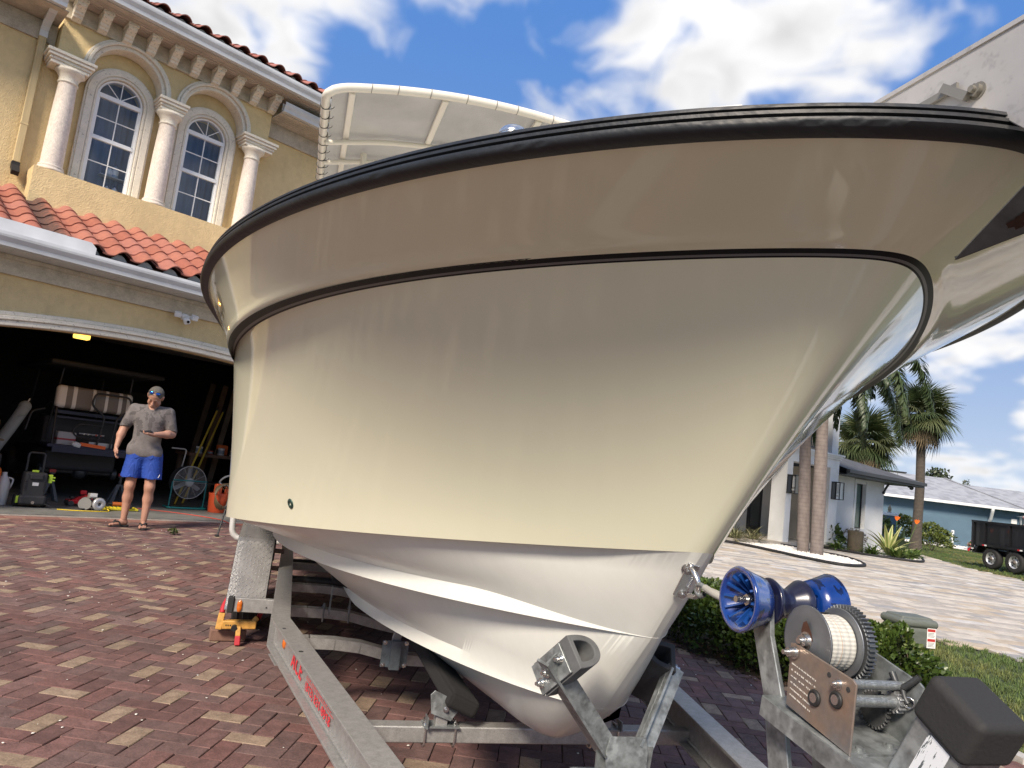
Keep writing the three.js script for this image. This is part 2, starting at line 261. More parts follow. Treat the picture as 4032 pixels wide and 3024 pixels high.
const blade = (() => { const p = [], ix = []; for (let k = 0; k < 6; k++) { const a = k * 1.05 + 0.3, r = 0.012 * (k % 3), x = Math.cos(a) * r, z = Math.sin(a) * r, dx = Math.cos(a) * (0.35 + 0.12 * (k % 3)), dz = Math.sin(a) * (0.35 + 0.12 * (k % 3)), b = p.length / 3, wx = -Math.sin(a) * 0.05, wz = Math.cos(a) * 0.05; p.push(x - wx, 0, z - wz, x + wx, 0, z + wz, x + dx * 0.45 - wx * 0.8, 0.62, z + dz * 0.45 - wz * 0.8, x + dx * 0.45 + wx * 0.8, 0.62, z + dz * 0.45 + wz * 0.8, x + dx, 1, z + dz); ix.push(b, b + 1, b + 3, b, b + 3, b + 2, b + 2, b + 3, b + 4); } const g = new THREE.BufferGeometry(); g.setAttribute('position', new THREE.Float32BufferAttribute(p, 3)); g.setAttribute('uv', new THREE.Float32BufferAttribute(new Float32Array(p.length / 3 * 2), 2)); g.setIndex(ix); g.computeVertexNormals(); return g; })();
const leafMat = M(1, 1, 1, 0.6, { transmission: 0.25, thickness: 0 });
const grassMat = M(1, 1, 1, 0.75, { transmission: 0.3, thickness: 0 });
function lawn(name, P, n, h, label) {
  struct(name, sheet(P, -0.03), M(0.085, 0.10, 0.035, 0.95, { map: grassTex }));
  let x0 = 1e9, x1 = -1e9, z0 = 1e9, z1 = -1e9; P.forEach(([x, z]) => { x0 = Math.min(x0, x); x1 = Math.max(x1, x); z0 = Math.min(z0, z); z1 = Math.max(z1, z); });
  const ms = [], cs = [];
  for (let i = 0; i < n * 3 && ms.length < n; i++) {
    const x = rr(x0, x1), z = rr(z0, z1); if (!inPoly(P, x, z)) continue;
    const dry = smooth(-0.1, 0.4, imp.noise(x * 0.7, z * 0.7, 3)) * 0.8 + rnd() * 0.25, k = rr(0.75, 1.3), s = h * rr(0.6, 1.35);
    ms.push(mtx(V(x, -0.03, z), new THREE.Quaternion().setFromEuler(new THREE.Euler(rr(-0.25, 0.25), rr(0, 6.3), rr(-0.25, 0.25))), V(s * 1.3, s, s * 1.3)));
    cs.push(lin((0.085 + 0.17 * dry) * k, (0.15 + 0.085 * dry) * k, (0.028 + 0.05 * dry) * k));
  }
  const o = instanced(name + '_grass', blade, grassMat, ms, cs, scene); tag(o, label, 'grass'); o.userData.kind = 'stuff';
}
const stripP = [[3.15, -4.3], [3.0, -5.1], [2.6, -5.6], [3.2, -6.3], [3.0, -7.5], [2.2, -8.6], [2.4, -9.15], [3.6, -8.88], [4.6, -8.73], [5.15, -8.38], [5.77, -7.58], [6.5, -6.78], [9, -4.48], [9, -2], [3.4, -2]];
lawn('grass_strip', stripP, 13000, 0.05, 'patchy dry grass strip between the hedge and the pale pavers');
lawn('lawn', [[14.8, -20], [15.2, -22.2], [15.15, -23.2], [16, -25.7], [16.9, -28.5], [15.6, -29.2], [17.2, -33], [19.5, -39.5], [24.5, -42.6], [27, -39.2], [34, -39], [34, -8], [17.6, -12]], 26000, 0.07, 'green lawn in front of the blue house, under the black trailer');
struct('lawn_edging', bar(V(3.2, 0, -4.25), V(3.05, 0, -5.1), 0.09, 0.07), M(0.6, 0.57, 0.52, 0.85, { map: clone(speck, 3) }));
function gravelBed(name, P, n, edge, label, big = 0.03) {
  const S = smoothPoly(P, 90);
  struct(name, sheet(S, 0.008), M(0.62, 0.60, 0.57, 0.9, { map: clone(speck, 3) }));
  if (edge) { const c = new THREE.CatmullRomCurve3(S.map((p) => V(p[0], 0.03, p[1])), true); struct(name + '_edging', new THREE.TubeGeometry(c, 160, 0.045, 6, true), M(0.012, 0.012, 0.013, 0.7)); }
  const ms = [], cs = []; let x0 = 1e9, x1 = -1e9, z0 = 1e9, z1 = -1e9; S.forEach(([x, z]) => { x0 = Math.min(x0, x); x1 = Math.max(x1, x); z0 = Math.min(z0, z); z1 = Math.max(z1, z); });
  for (let i = 0; i < n * 4 && ms.length < n; i++) { const x = rr(x0, x1), z = rr(z0, z1); if (!inPoly(S, x, z)) continue; const s = big * rr(0.5, 1.2); ms.push(mtx(V(x, 0.012, z), new THREE.Quaternion().setFromEuler(new THREE.Euler(rr(0, 6), rr(0, 6), rr(0, 6))), V(s * 1.2, s * 0.8, s))); const k = rr(0.75, 1.05); cs.push(lin(0.72 * k, 0.70 * k, 0.67 * k)); }
  const o = instanced(name + '_pebbles', new THREE.DodecahedronGeometry(1, 0), M(1, 1, 1, 0.8), ms, cs, scene); tag(o, label, 'pebbles'); o.userData.kind = 'stuff';
}
gravelBed('gravel_bed', [[5.2, -22.6], [6.99, -21.1], [7.61, -19.5], [7.96, -18.3], [8.5, -17.55], [9.3, -18.1], [9.95, -19.8], [10.0, -20.9], [9.6, -21.6], [9.3, -22.9], [7.5, -23.6]], 4200, true, 'white pebbles around the twin palm trunks', 0.035);
gravelBed('garden_bed', [[10.9, -25.1], [11.7, -23.6], [12.6, -22.9], [13.4, -22.8], [14.7, -24.7], [15.5, -26.4], [15.2, -27.6], [14.4, -28.6], [12.6, -27.6]], 2600, true, 'white pebbles around the yellow striped plant', 0.035);
gravelBed('house_bed', [[20.5, -41.0], [24.8, -43.2], [26, -41.2], [26.6, -39.2], [28, -39.2], [27.5, -42.5], [31, -44.5], [31, -45.5], [20, -45.5]], 1500, false, 'white pebbles along the blue house', 0.06);

// ---------- hedge beside the red driveway ----------
const leafGeo = (() => { const p = [0, 0, 0, -0.36, 0.04, 0.45, 0, -0.05, 0.45, 0.36, 0.04, 0.45, -0.24, 0.02, 0.8, 0.24, 0.02, 0.8, 0, -0.06, 1], ix = [0, 2, 1, 0, 3, 2, 1, 2, 4, 2, 3, 5, 2, 6, 4, 2, 5, 6]; const g = new THREE.BufferGeometry(); g.setAttribute('position', new THREE.Float32BufferAttribute(p, 3)); g.setAttribute('uv', new THREE.Float32BufferAttribute(new Float32Array(14), 2)); g.setIndex(ix); g.computeVertexNormals(); return g; })();
const glossLeaf = M(1, 1, 1, 0.38, { transmission: 0.2, thickness: 0 });
function leafCloud(parent, name, n, place, size, col, mat = glossLeaf) {
  const ms = [], cs = [], up = V(0, 0, 1);
  for (let i = 0; i < n; i++) { const { p, n: nn } = place(); const d = nn.clone().add(V(rr(-0.8, 0.8), rr(-0.6, 0.9), rr(-0.8, 0.8))).normalize(), q = new THREE.Quaternion().setFromUnitVectors(up, d).multiply(new THREE.Quaternion().setFromAxisAngle(up, rr(0, 6.3))); const s = size * rr(0.65, 1.25); ms.push(mtx(p, q, V(s, s, s))); cs.push(col()); }
  const o = instanced(name, leafGeo, mat, ms, cs, parent); o.userData.kind = 'stuff'; return o;
}
{
  const hd = thing('boxwood_hedge', 'low trimmed green hedge along the edge of the red brick driveway', 'hedge', [0, 0, 0]);
  const front = [[0.9, -9.0], [1.3, -7.7], [1.62, -6.55], [1.88, -5.98], [2.1, -5.55], [2.38, -5.38], [2.8, -5.38], [3.1, -5.55]], back = [[2.0, -9.4], [2.35, -8.4], [2.7, -7.5], [3.0, -6.9], [3.3, -6.45], [3.4, -6.2], [3.42, -6.0], [3.4, -5.8]];
  const L = (A, t) => { const f = t * (A.length - 1), i = Math.min(A.length - 2, Math.floor(f)), k = f - i; return [A[i][0] + (A[i + 1][0] - A[i][0]) * k, A[i][1] + (A[i + 1][1] - A[i][1]) * k]; };
  const lump = (x, z) => 1 + 0.16 * imp.noise(x * 3.3, z * 3.3, 1.5) + 0.1 * imp.noise(x * 9, z * 9, 4);
  const surf = (t, a, k = 1) => { const f = L(front, t), b = L(back, t), cx = (f[0] + b[0]) / 2, cz = (f[1] + b[1]) / 2, c = Math.cos(a), s = Math.max(0, Math.sin(a)), se = (v) => Math.sign(v) * Math.pow(Math.abs(v), 0.55); const x = cx + (f[0] - b[0]) / 2 * se(c) * k, z = cz + (f[1] - b[1]) / 2 * se(c) * k; const h = lump(x, z); return V(cx + (x - cx) * h, 0.02 + 0.40 * Math.pow(s, 0.5) * k * h, cz + (z - cz) * h); };
  const green = () => { const k = rr(0.55, 1.5), y = rnd() < 0.2 ? 1.5 : 1; return lin(0.052 * k * y, 0.088 * k * (0.5 + 0.5 * y), 0.017 * k); };
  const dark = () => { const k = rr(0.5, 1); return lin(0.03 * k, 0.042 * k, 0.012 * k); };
  leafCloud(hd, 'foliage', 30000, () => { const t = rnd(), a = -0.02 + Math.PI * 1.02 * rnd(), k = 1 - 0.25 * rnd() * rnd(), p = surf(t, a, k), f = L(front, t), b = L(back, t); return { p, n: V((f[0] - b[0]) * Math.cos(a), 1.0 * Math.sin(a) + 0.2, (f[1] - b[1]) * Math.cos(a)).normalize() }; }, 0.042, green);
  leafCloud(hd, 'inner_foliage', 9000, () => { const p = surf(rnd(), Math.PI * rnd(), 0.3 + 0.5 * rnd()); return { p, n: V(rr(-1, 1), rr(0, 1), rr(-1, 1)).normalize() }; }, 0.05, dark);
  leafCloud(hd, 'end_foliage', 2600, () => { const b = L(front, 1), e = L(back, 1), a = rnd() * 6.3, r = Math.sqrt(rnd()) * 0.36, cx = (b[0] + e[0]) / 2 - 0.02, cz = (b[1] + e[1]) / 2; return { p: V(cx + Math.cos(a) * r, 0.03 + Math.sqrt(Math.max(0, 1 - r * r / 0.14)) * 0.34 * rnd(), cz + Math.sin(a) * r), n: V(Math.cos(a), 0.6, Math.sin(a)).normalize() }; }, 0.042, green);
  const tw = []; for (let i = 0; i < 90; i++) { const t = rnd(), p = surf(t, Math.PI * rnd(), 0.9), c = L(front, t), e = L(back, t); tw.push(rod(V((c[0] + e[0]) / 2 + rr(-0.3, 0.3), 0, (c[1] + e[1]) / 2 + rr(-0.2, 0.2)), p, 0.006, 5, 0.003)); }
  mesh('stems', tw, M(0.09, 0.065, 0.045, 0.9), hd).userData.kind = 'stuff';
  const mulch = [], mc = []; for (let i = 0; i < 900; i++) { const t = rnd(), f = L(front, t), b = L(back, t), k = rr(-0.12, 0.25); mulch.push(mtx(V(f[0] + (b[0] - f[0]) * k, 0.004, f[1] + (b[1] - f[1]) * k), new THREE.Quaternion().setFromEuler(new THREE.Euler(rr(-0.3, 0.3), rr(0, 6), 0)), V(rr(0.6, 2.4), 0.6, rr(0.5, 1)))); const q = rr(0.5, 1.5); mc.push(lin(0.10 * q, 0.06 * q, 0.04 * q)); }
  const mo = instanced('mulch_litter', new THREE.BoxGeometry(0.014, 0.006, 0.012), M(1, 1, 1, 0.9), mulch, mc, scene); tag(mo, 'brown mulch chips and dead leaves under the front of the hedge', 'mulch'); mo.userData.kind = 'stuff';
}
struct('hedge_bed', sheet([[1.0, -8.6], [1.3, -7.48], [1.6, -6.48], [1.86, -5.94], [2.08, -5.48], [2.35, -5.3], [2.9, -5.18], [3.5, -5.6], [3.5, -6.4], [2.5, -8.7]], -0.004), M(0.06, 0.042, 0.03, 0.95, { map: clone(speck, 2) }));

// ---------- yellow house ----------
const HOUSE = (name, label, cat, u, h, w, group) => { const p = HO.clone().addScaledVector(HU, u).addScaledVector(HN, w); return thing(name, label, cat, [p.x, h, p.z], 45 * D2R, group); };
const house = thing('yellow_house', 'yellow stucco two storey house with red tile roofs and arched windows', 'house', HO.toArray(), 45 * D2R);
const stucco = M(0.78, 0.61, 0.34, 0.9, { map: clone(tex(512, (u, v) => { const a = pf(u, v, 4, 5, 151), b = pf(u, v, 40, 3, 155); const st = pf(u, 0.3, 40, 3, 158), q = 0.86 + 0.26 * (a - 0.5) + 0.14 * (b - 0.5) - 0.12 * Math.max(0, st - 0.55) * (0.4 + v); return [q, q, q * 0.98]; }), 0.35), bumpMap: clone(stuccoB, 1.6), bumpScale: 0.007 });
const stoneTex = tex(512, (u, v) => { const a = pf(u, v, 8, 4, 161), b = pf(u, v, 60, 2, 165), pit = Math.max(0, pf(u, v * 1, 34, 2, 171) - 0.72) * 2.2; const q = 0.88 + 0.18 * (a - 0.5) + 0.14 * (b - 0.5) - pit; return [q, q * 0.99, q * 0.965]; });
const stone = M(0.80, 0.755, 0.665, 0.8, { map: clone(stoneTex, 1.5), bumpMap: clone(stoneTex, 1.5), bumpScale: 0.004 });
const coral = M(0.78, 0.72, 0.66, 0.85, { map: clone(tex(512, (u, v) => { const b = pf(u, v, 50, 3, 181), a = pf(u, v, 10, 3, 185); const q = 0.84 + 0.4 * (b - 0.5) + 0.15 * (a - 0.5); return [q, q * 0.975, q * 0.95]; }), 1.6), bumpMap: clone(grainB, 2), bumpScale: 0.003 });
const trimPaint = M(0.70, 0.62, 0.49, 0.75, { map: clone(speck, 1.2) });
const whiteAlu = M(0.74, 0.77, 0.80, 0.38, { clearcoat: 0.2, map: clone(cloudy, 0.7) });
{
  // garage wall with the segmental opening
  const R = 15, uc = 3.75, hw2 = 2.75, crown = 2.5, cy = crown - R, arch = (r, half, n = 36) => Array.from({ length: n + 1 }, (_, i) => { const u = uc - half + 2 * half * i / n; return [u, cy + Math.sqrt(r * r - (u - uc) ** 2)]; });
  const s = new THREE.Shape(); s.moveTo(-4, 0); const a = arch(R, hw2);
  s.lineTo(a[0][0], 0); a.forEach((p) => s.lineTo(p[0], p[1])); s.lineTo(a[a.length - 1][0], 0); s.lineTo(9.5, 0); s.lineTo(9.5, 3.4); s.lineTo(-4, 3.4); s.closePath();
  mesh('garage_wall', boxUV(T(extr(s, 0.3), 0, 0, -0.15)), stucco, house);
  // upper main wall with two arched window holes
  const up = shape([[-4, 3.3], [9.5, 3.3], [9.5, 8.2], [-4, 8.2]]);
  for (const c of [2.96, 4.38]) { const h = new THREE.Path(); h.moveTo(c - 0.345, 5.0); h.lineTo(c + 0.345, 5.0); h.lineTo(c + 0.345, 6.53); h.absarc(c, 6.53, 0.345, 0, Math.PI); h.closePath(); up.holes.push(h); }
  mesh('upper_wall', boxUV(T(extr(up, 0.2), 0, 0, -2.1)), stucco, house);
  mesh('side_wall', boxUV(bb(-4, -3.9, 0, 8, -9, -0.31)), stucco, house); mesh('side_wall', boxUV(bb(9.4, 9.5, 0, 8, -9, -0.31)), stucco, house);
  // moulding round the garage arch: two stepped bands
  const band = (d0, d1, w0, w1) => { const o = arch(R + d1, hw2 + d1), i = arch(R + d0, hw2 + d0).reverse(); const q = new THREE.Shape(); q.moveTo(o[0][0], 0); o.forEach((p) => q.lineTo(p[0], p[1])); q.lineTo(o[o.length - 1][0], 0); q.lineTo(i[0][0], 0); i.forEach((p) => q.lineTo(p[0], p[1])); q.lineTo(i[i.length - 1][0], 0); q.closePath(); return boxUV(T(extr(q, w1 - w0, 0.008), 0, 0, (w0 + w1) / 2)); };
  mesh('arch_moulding', [band(-0.006, 0.065, -0.1, 0.05), band(0.066, 0.12, -0.02, 0.075), band(0.121, 0.175, -0.02, 0.055)], stone, house);
  mesh('frieze_band', boxUV(merge([bb(-4, 9.5, 3.0, 3.245, 0.002, 0.045), bb(-4, 9.5, 3.19, 3.245, 0.046, 0.075), bb(-4, 9.5, 3.0, 3.03, 0.046, 0.06)])), trimPaint, house);
  // lower soffit: ribbed white panels
  const sof = []; for (let k = 0; k < 5; k++) sof.push(bb(-4, 9.5, 3.25, 3.258, 0.002 + k * 0.09, 0.086 + k * 0.09)); for (let u = -4; u < 9.5; u += 0.4) sof.push(bb(u, u + 0.012, 3.244, 3.2495, 0.08, 0.44));
  mesh('soffit', sof, whiteAlu, house);
}
const gutterProfile = (H, W) => [[0, 0], [W * 0.62, 0], [W * 0.68, H * 0.3], [W * 0.95, H * 0.62], [W, H * 0.78], [W, H], [W * 0.86, H], [W * 0.86, H * 0.93], [W * 0.9, H * 0.8], [W * 0.84, H * 0.66], [W * 0.6, H * 0.34], [W * 0.55, H * 0.08], [W * 0.06, H * 0.08], [W * 0.06, H], [0, H]];
const gutter = (u0, u1, h, w, H, W) => { const g = extr(gutterProfile(H, W), u1 - u0, 0); return boxUV(rot(g, 0, -Math.PI / 2, 0).translate((u0 + u1) / 2, h, w)); };
// shape XY with X -> +w after turning: rotateY(-90) sends +x to +z
mesh('gutter', gutter(-4, 9.5, 3.255, 0.445, 0.165, 0.135), whiteAlu, house);
mesh('splash_guard', extr([[-4, 0], [2.43, 0], [2.435, 0.1], [2.37, 0.165], [-4, 0.165]], 0.006).rotateX(-0.12).translate(0, 3.405, 0.574), whiteAlu, house);
// roofs with single tiles
const tileTones = [[0.40, 0.145, 0.098], [0.375, 0.13, 0.086], [0.43, 0.165, 0.115], [0.355, 0.118, 0.08], [0.41, 0.16, 0.12]].map(([r, g, b], i) => M(r, g, b, 0.72, { map: clone(tex(256, (u, v) => { const a = pf(u, v, 5, 4, 191 + i), c = pf(u, v, 50, 2, 197); const q = 0.84 + 0.3 * (a - 0.5) + 0.2 * (c - 0.5); return [q, q, q]; }), 2) }));
const stainTones = [3, 8].map((s) => M(1, 1, 1, 0.72, { map: tex(256, (u, v) => { const e = u + 0.35 * (pf(u, v, 6, 4, s * 50) - 0.5), k = smooth(0.78, 0.5, e) * smooth(-0.12, 0.1, e) * (0.75 + 0.5 * (pf(u, v, 20, 3, s * 9) - 0.4)), q = 0.84 + 0.3 * (pf(u, v, 5, 4, s) - 0.5); return [0.40 * q * (1 - k) + 0.035 * k, 0.14 * q * (1 - k) + 0.03 * k, 0.09 * q * (1 - k) + 0.028 * k]; }) }));
const TW = 0.335, TL = 0.395, TSL = 0.44;
function tileGeo(stain = 0) { // S tile: pan on the left, barrel on the right; local x across, z down the slope (+z = lower edge)
  const N = 14, prof = (t) => { const x = t * (TW + 0.03); return [x, t < 0.42 ? -0.012 * Math.sin(Math.PI * t / 0.42) + 0.004 : 0.004 + 0.082 * Math.pow(Math.sin(Math.PI * (t - 0.42) / 0.60), 0.75) * (t < 1.02 ? 1 : 0)]; };
  const L = TL + 0.08, th = 0.016, top = grid(N, 2, (a, b) => { const [x, y] = prof(a); return V(x, y + th + 0.022 * b, (b - 1) * L + 0.02); }, true);
  const front = grid(N, 1, (a, b) => { const [x, y] = prof(a); return V(x, y + 0.022 + th * b, 0.02); }, true);
  const under = grid(N, 1, (a, b) => { const [x, y] = prof(a); return V(x, y + 0.022 * b, (b - 1) * L + 0.02); }, false);
  const rib = grid(1, 1, (a, b) => V(0.155 + 0.012 * a, 0.012 + th + 0.022 * b + (a ? 0.012 : 0), (b - 1) * L + 0.02), true);
  return merge([top, front, under, rib]);
}
const tGeo = tileGeo();
function roof(name, u0, n, hE, wE, rows, fillerU) {
  const ang = Math.atan(TSL), r = mesh(name, boxUV(bar(V(u0, 0, 0), V(u0 + n * TW, 0, 0), rows * TL + 0.1, 0.03).applyMatrix4(new THREE.Matrix4()).translate(0, 0, -(rows * TL) / 2).rotateX(ang)).translate(0, hE - 0.03, wE), M(0.16, 0.075, 0.055, 0.9), house);
  const cs = Math.cos(ang), sn = Math.sin(ang);
  for (let j = 0; j < rows; j++) for (let i = 0; i < n; i++) {
    const u = u0 + i * TW; let m = tileTones[Math.floor(hash2(i, j, 9) * 5)];
    if (name === 'lower_roof' && j < rows && Math.abs(u - (1.93 + (j > 4 ? -0.05 : 0))) < 0.17) m = stainTones[j > 4 || j < 2 ? 0 : 1];
    const o = mesh('roof_tile', tGeo, m, r); const d = j * TL;
    o.position.set(u, hE + 0.012 + d * sn, wE + 0.03 - d * cs); o.rotation.set(ang, rr(-0.008, 0.008), rr(-0.006, 0.006));
  }
  // scalloped closure strip under the first row
  const f = shape([[0, -0.09], [n * TW, -0.09], ...Array.from({ length: n * 8 + 1 }, (_, k) => { const x = n * TW - k * TW / 8, t = ((x / TW) % 1 + 1) % 1; return [x, t < 0.42 ? 0.005 : 0.012 + 0.07 * Math.sin(Math.PI * (t - 0.42) / 0.58)]; })]);
  mesh('tile_closure', T(new THREE.ExtrudeGeometry(f, { depth: 0.02, bevelEnabled: false }), u0, hE, wE - 0.06), M(0.42, 0.46, 0.49, 0.7), r);
  return r;
}
roof('lower_roof', 0.51, 17, 3.455, 0.46, 7);
// upper roof over the bay
mesh('upper_gutter', gutter(-0.2, 6.35, 7.66, -1.16, 0.19, 0.14), whiteAlu, house);
roof('upper_roof', 1.5, 15, 7.89, -1.13, 3);
{
  mesh('upper_soffit', [bb(1.9, 6.35, 7.645, 7.66, -1.78, -1.16), ...Array.from({ length: 12 }, (_, i) => bb(1.98 + i * 0.37, 1.99 + i * 0.37, 7.638, 7.6445, -1.6, -1.18)), ...[0.12, 0.2, 0.28, 0.36].map((k) => bb(1.9, 6.35, 7.638, 7.6445, -1.16 - k - 0.008, -1.16 - k))], M(0.60, 0.53, 0.46, 0.8, { map: clone(speck, 1) }), house);
  mesh('bay_frieze', boxUV(merge([bb(1.945, 5.4, 7.38, 7.64, -1.745, -1.70), bb(1.945, 5.4, 7.38, 7.41, -1.70, -1.685)])), trimPaint, house);
  for (let i = 0; i < 10; i++) { // scrolled brackets
    const p = new THREE.Shape(); p.moveTo(0, 0.245); p.lineTo(0.27, 0.245); p.lineTo(0.27, 0.19); p.bezierCurveTo(0.27, 0.13, 0.20, 0.15, 0.18, 0.11); p.lineTo(0.15, 0.10); p.lineTo(0.14, 0.06); p.lineTo(0.11, 0.05); p.lineTo(0.10, 0.012); p.lineTo(0.05, 0.0); p.lineTo(0, -0.02); p.closePath();
    const p2 = shape([[0, 0.2455], [0.295, 0.2455], [0.295, 0.20], [0, 0.20]]);
    mesh('bracket', boxUV(merge([extr(p, 0.135, 0.006), T(extr(p2, 0.16, 0.006), 0, 0.012, 0)].map((g) => rot(g, 0, -Math.PI / 2, 0)))).translate(2.09 + i * 0.3605, 7.385, -1.695), stone, house);
  }
  // bay wall over the arcade
  const s = shape([[1.95, 6.80], [2.36, 6.80], ...Array.from({ length: 25 }, (_, k) => { const t = Math.PI - Math.PI * k / 24; return [2.96 + 0.6 * Math.cos(t), 6.80 + 0.6 * Math.sin(t)]; }), ...Array.from({ length: 25 }, (_, k) => { const t = Math.PI - Math.PI * k / 24; return [4.38 + 0.6 * Math.cos(t), 6.80 + 0.6 * Math.sin(t)]; }), [5.0, 6.80], [5.395, 6.80], [5.395, 7.64], [1.95, 7.64]]);
  mesh('bay_wall', boxUV(T(extr(s, 0.255), 0, 0, -1.8725)), stucco, house);
  for (const c of [2.96, 4.38]) { // moulded arch rings
    const ring = (r0, r1, w0, w1) => { const q = new THREE.Shape(); q.absarc(c, 6.80, r1, 0, Math.PI); q.lineTo(c - r0, 6.80); q.absarc(c, 6.80, r0, Math.PI, 0, true); q.closePath(); return boxUV(T(extr(q, w1 - w0, 0.01, 2), 0, 0, (w0 + w1) / 2)); };
    mesh('window_arch', [ring(0.515, 0.575, -1.99, -1.715), ring(0.576, 0.622, -1.76, -1.665), ring(0.6225, 0.665, -1.76, -1.70)], stone, house);
  }
  mesh('bay_base', boxUV(bb(1.93, 5.42, 4.1, 4.945, -1.999, -1.56)), stucco, house);
  [[2.17, 0.33], [3.67, 0.24], [5.17, 0.33]].forEach(([u, half], i) => {
    const c = mesh('column', T(lathe([[0.152, 0.09], [0.15, 0.4], [0.142, 0.9], [0.126, 1.42], [0.125, 1.445]], 28), u, 4.945, -1.77), coral, house);
    mesh('column_base', T(lathe([[0, 0], [0.19, 0], [0.195, 0.03], [0.185, 0.055], [0.165, 0.065], [0.178, 0.08], [0.172, 0.1], [0.152, 0.105]], 28), u, 4.945, -1.77), coral, c);
    mesh('capital', [T(lathe([[0.125, 0], [0.142, 0.012], [0.142, 0.03], [0.13, 0.04], [0.135, 0.1], [0.165, 0.15], [0.2, 0.185], [0.205, 0.23], [0, 0.23]], 28), u, 6.37, -1.77), ...[[0.30, 0.0, 0.055, 0.93], [0.34, 0.056, 0.1, 1.0], [0.40, 0.101, 0.15, 1.1], [0.44, 0.151, 0.205, 1.18]].map(([d, a, b, k]) => boxUV(rbox(half * 2 * k * 0.86, b - a, d, 0.012, u + (i === 0 ? -0.03 : i === 2 ? 0.05 : 0), 6.595 + (a + b) / 2, -1.80)))], stone, c);
  });
  // right-hand lower eave of the main wall
  mesh('side_gutter', gutter(5.42, 9.4, 7.36, -1.42, 0.17, 0.13), whiteAlu, house);
  mesh('side_soffit', boxUV(merge([bb(5.42, 9.4, 7.345, 7.36, -2.0, -1.42), ...[0.1, 0.18, 0.26, 0.34, 0.42].map((k) => bb(5.42, 9.4, 7.338, 7.3445, -1.42 - k - 0.01, -1.42 - k)), bb(5.42, 9.4, 7.05, 7.34, -1.999, -1.95)])), M(0.66, 0.60, 0.53, 0.8, { map: clone(speck, 1) }), house);
  mesh('left_eave', boxUV(merge([bb(-4, 1.93, 7.30, 7.315, -2.0, -1.35), bb(-4, 1.93, 6.98, 7.29, -1.999, -1.96)])), M(0.60, 0.54, 0.45, 0.8, { map: clone(speck, 1) }), house);
  mesh('left_gutter', gutter(-4, 1.88, 7.32, -1.36, 0.17, 0.13), whiteAlu, house);
  mesh('upper_roof_deck', boxUV(bb(-4, 9.5, 8.2, 8.25, -9, -2)), M(0.16, 0.075, 0.055, 0.9), house);
}
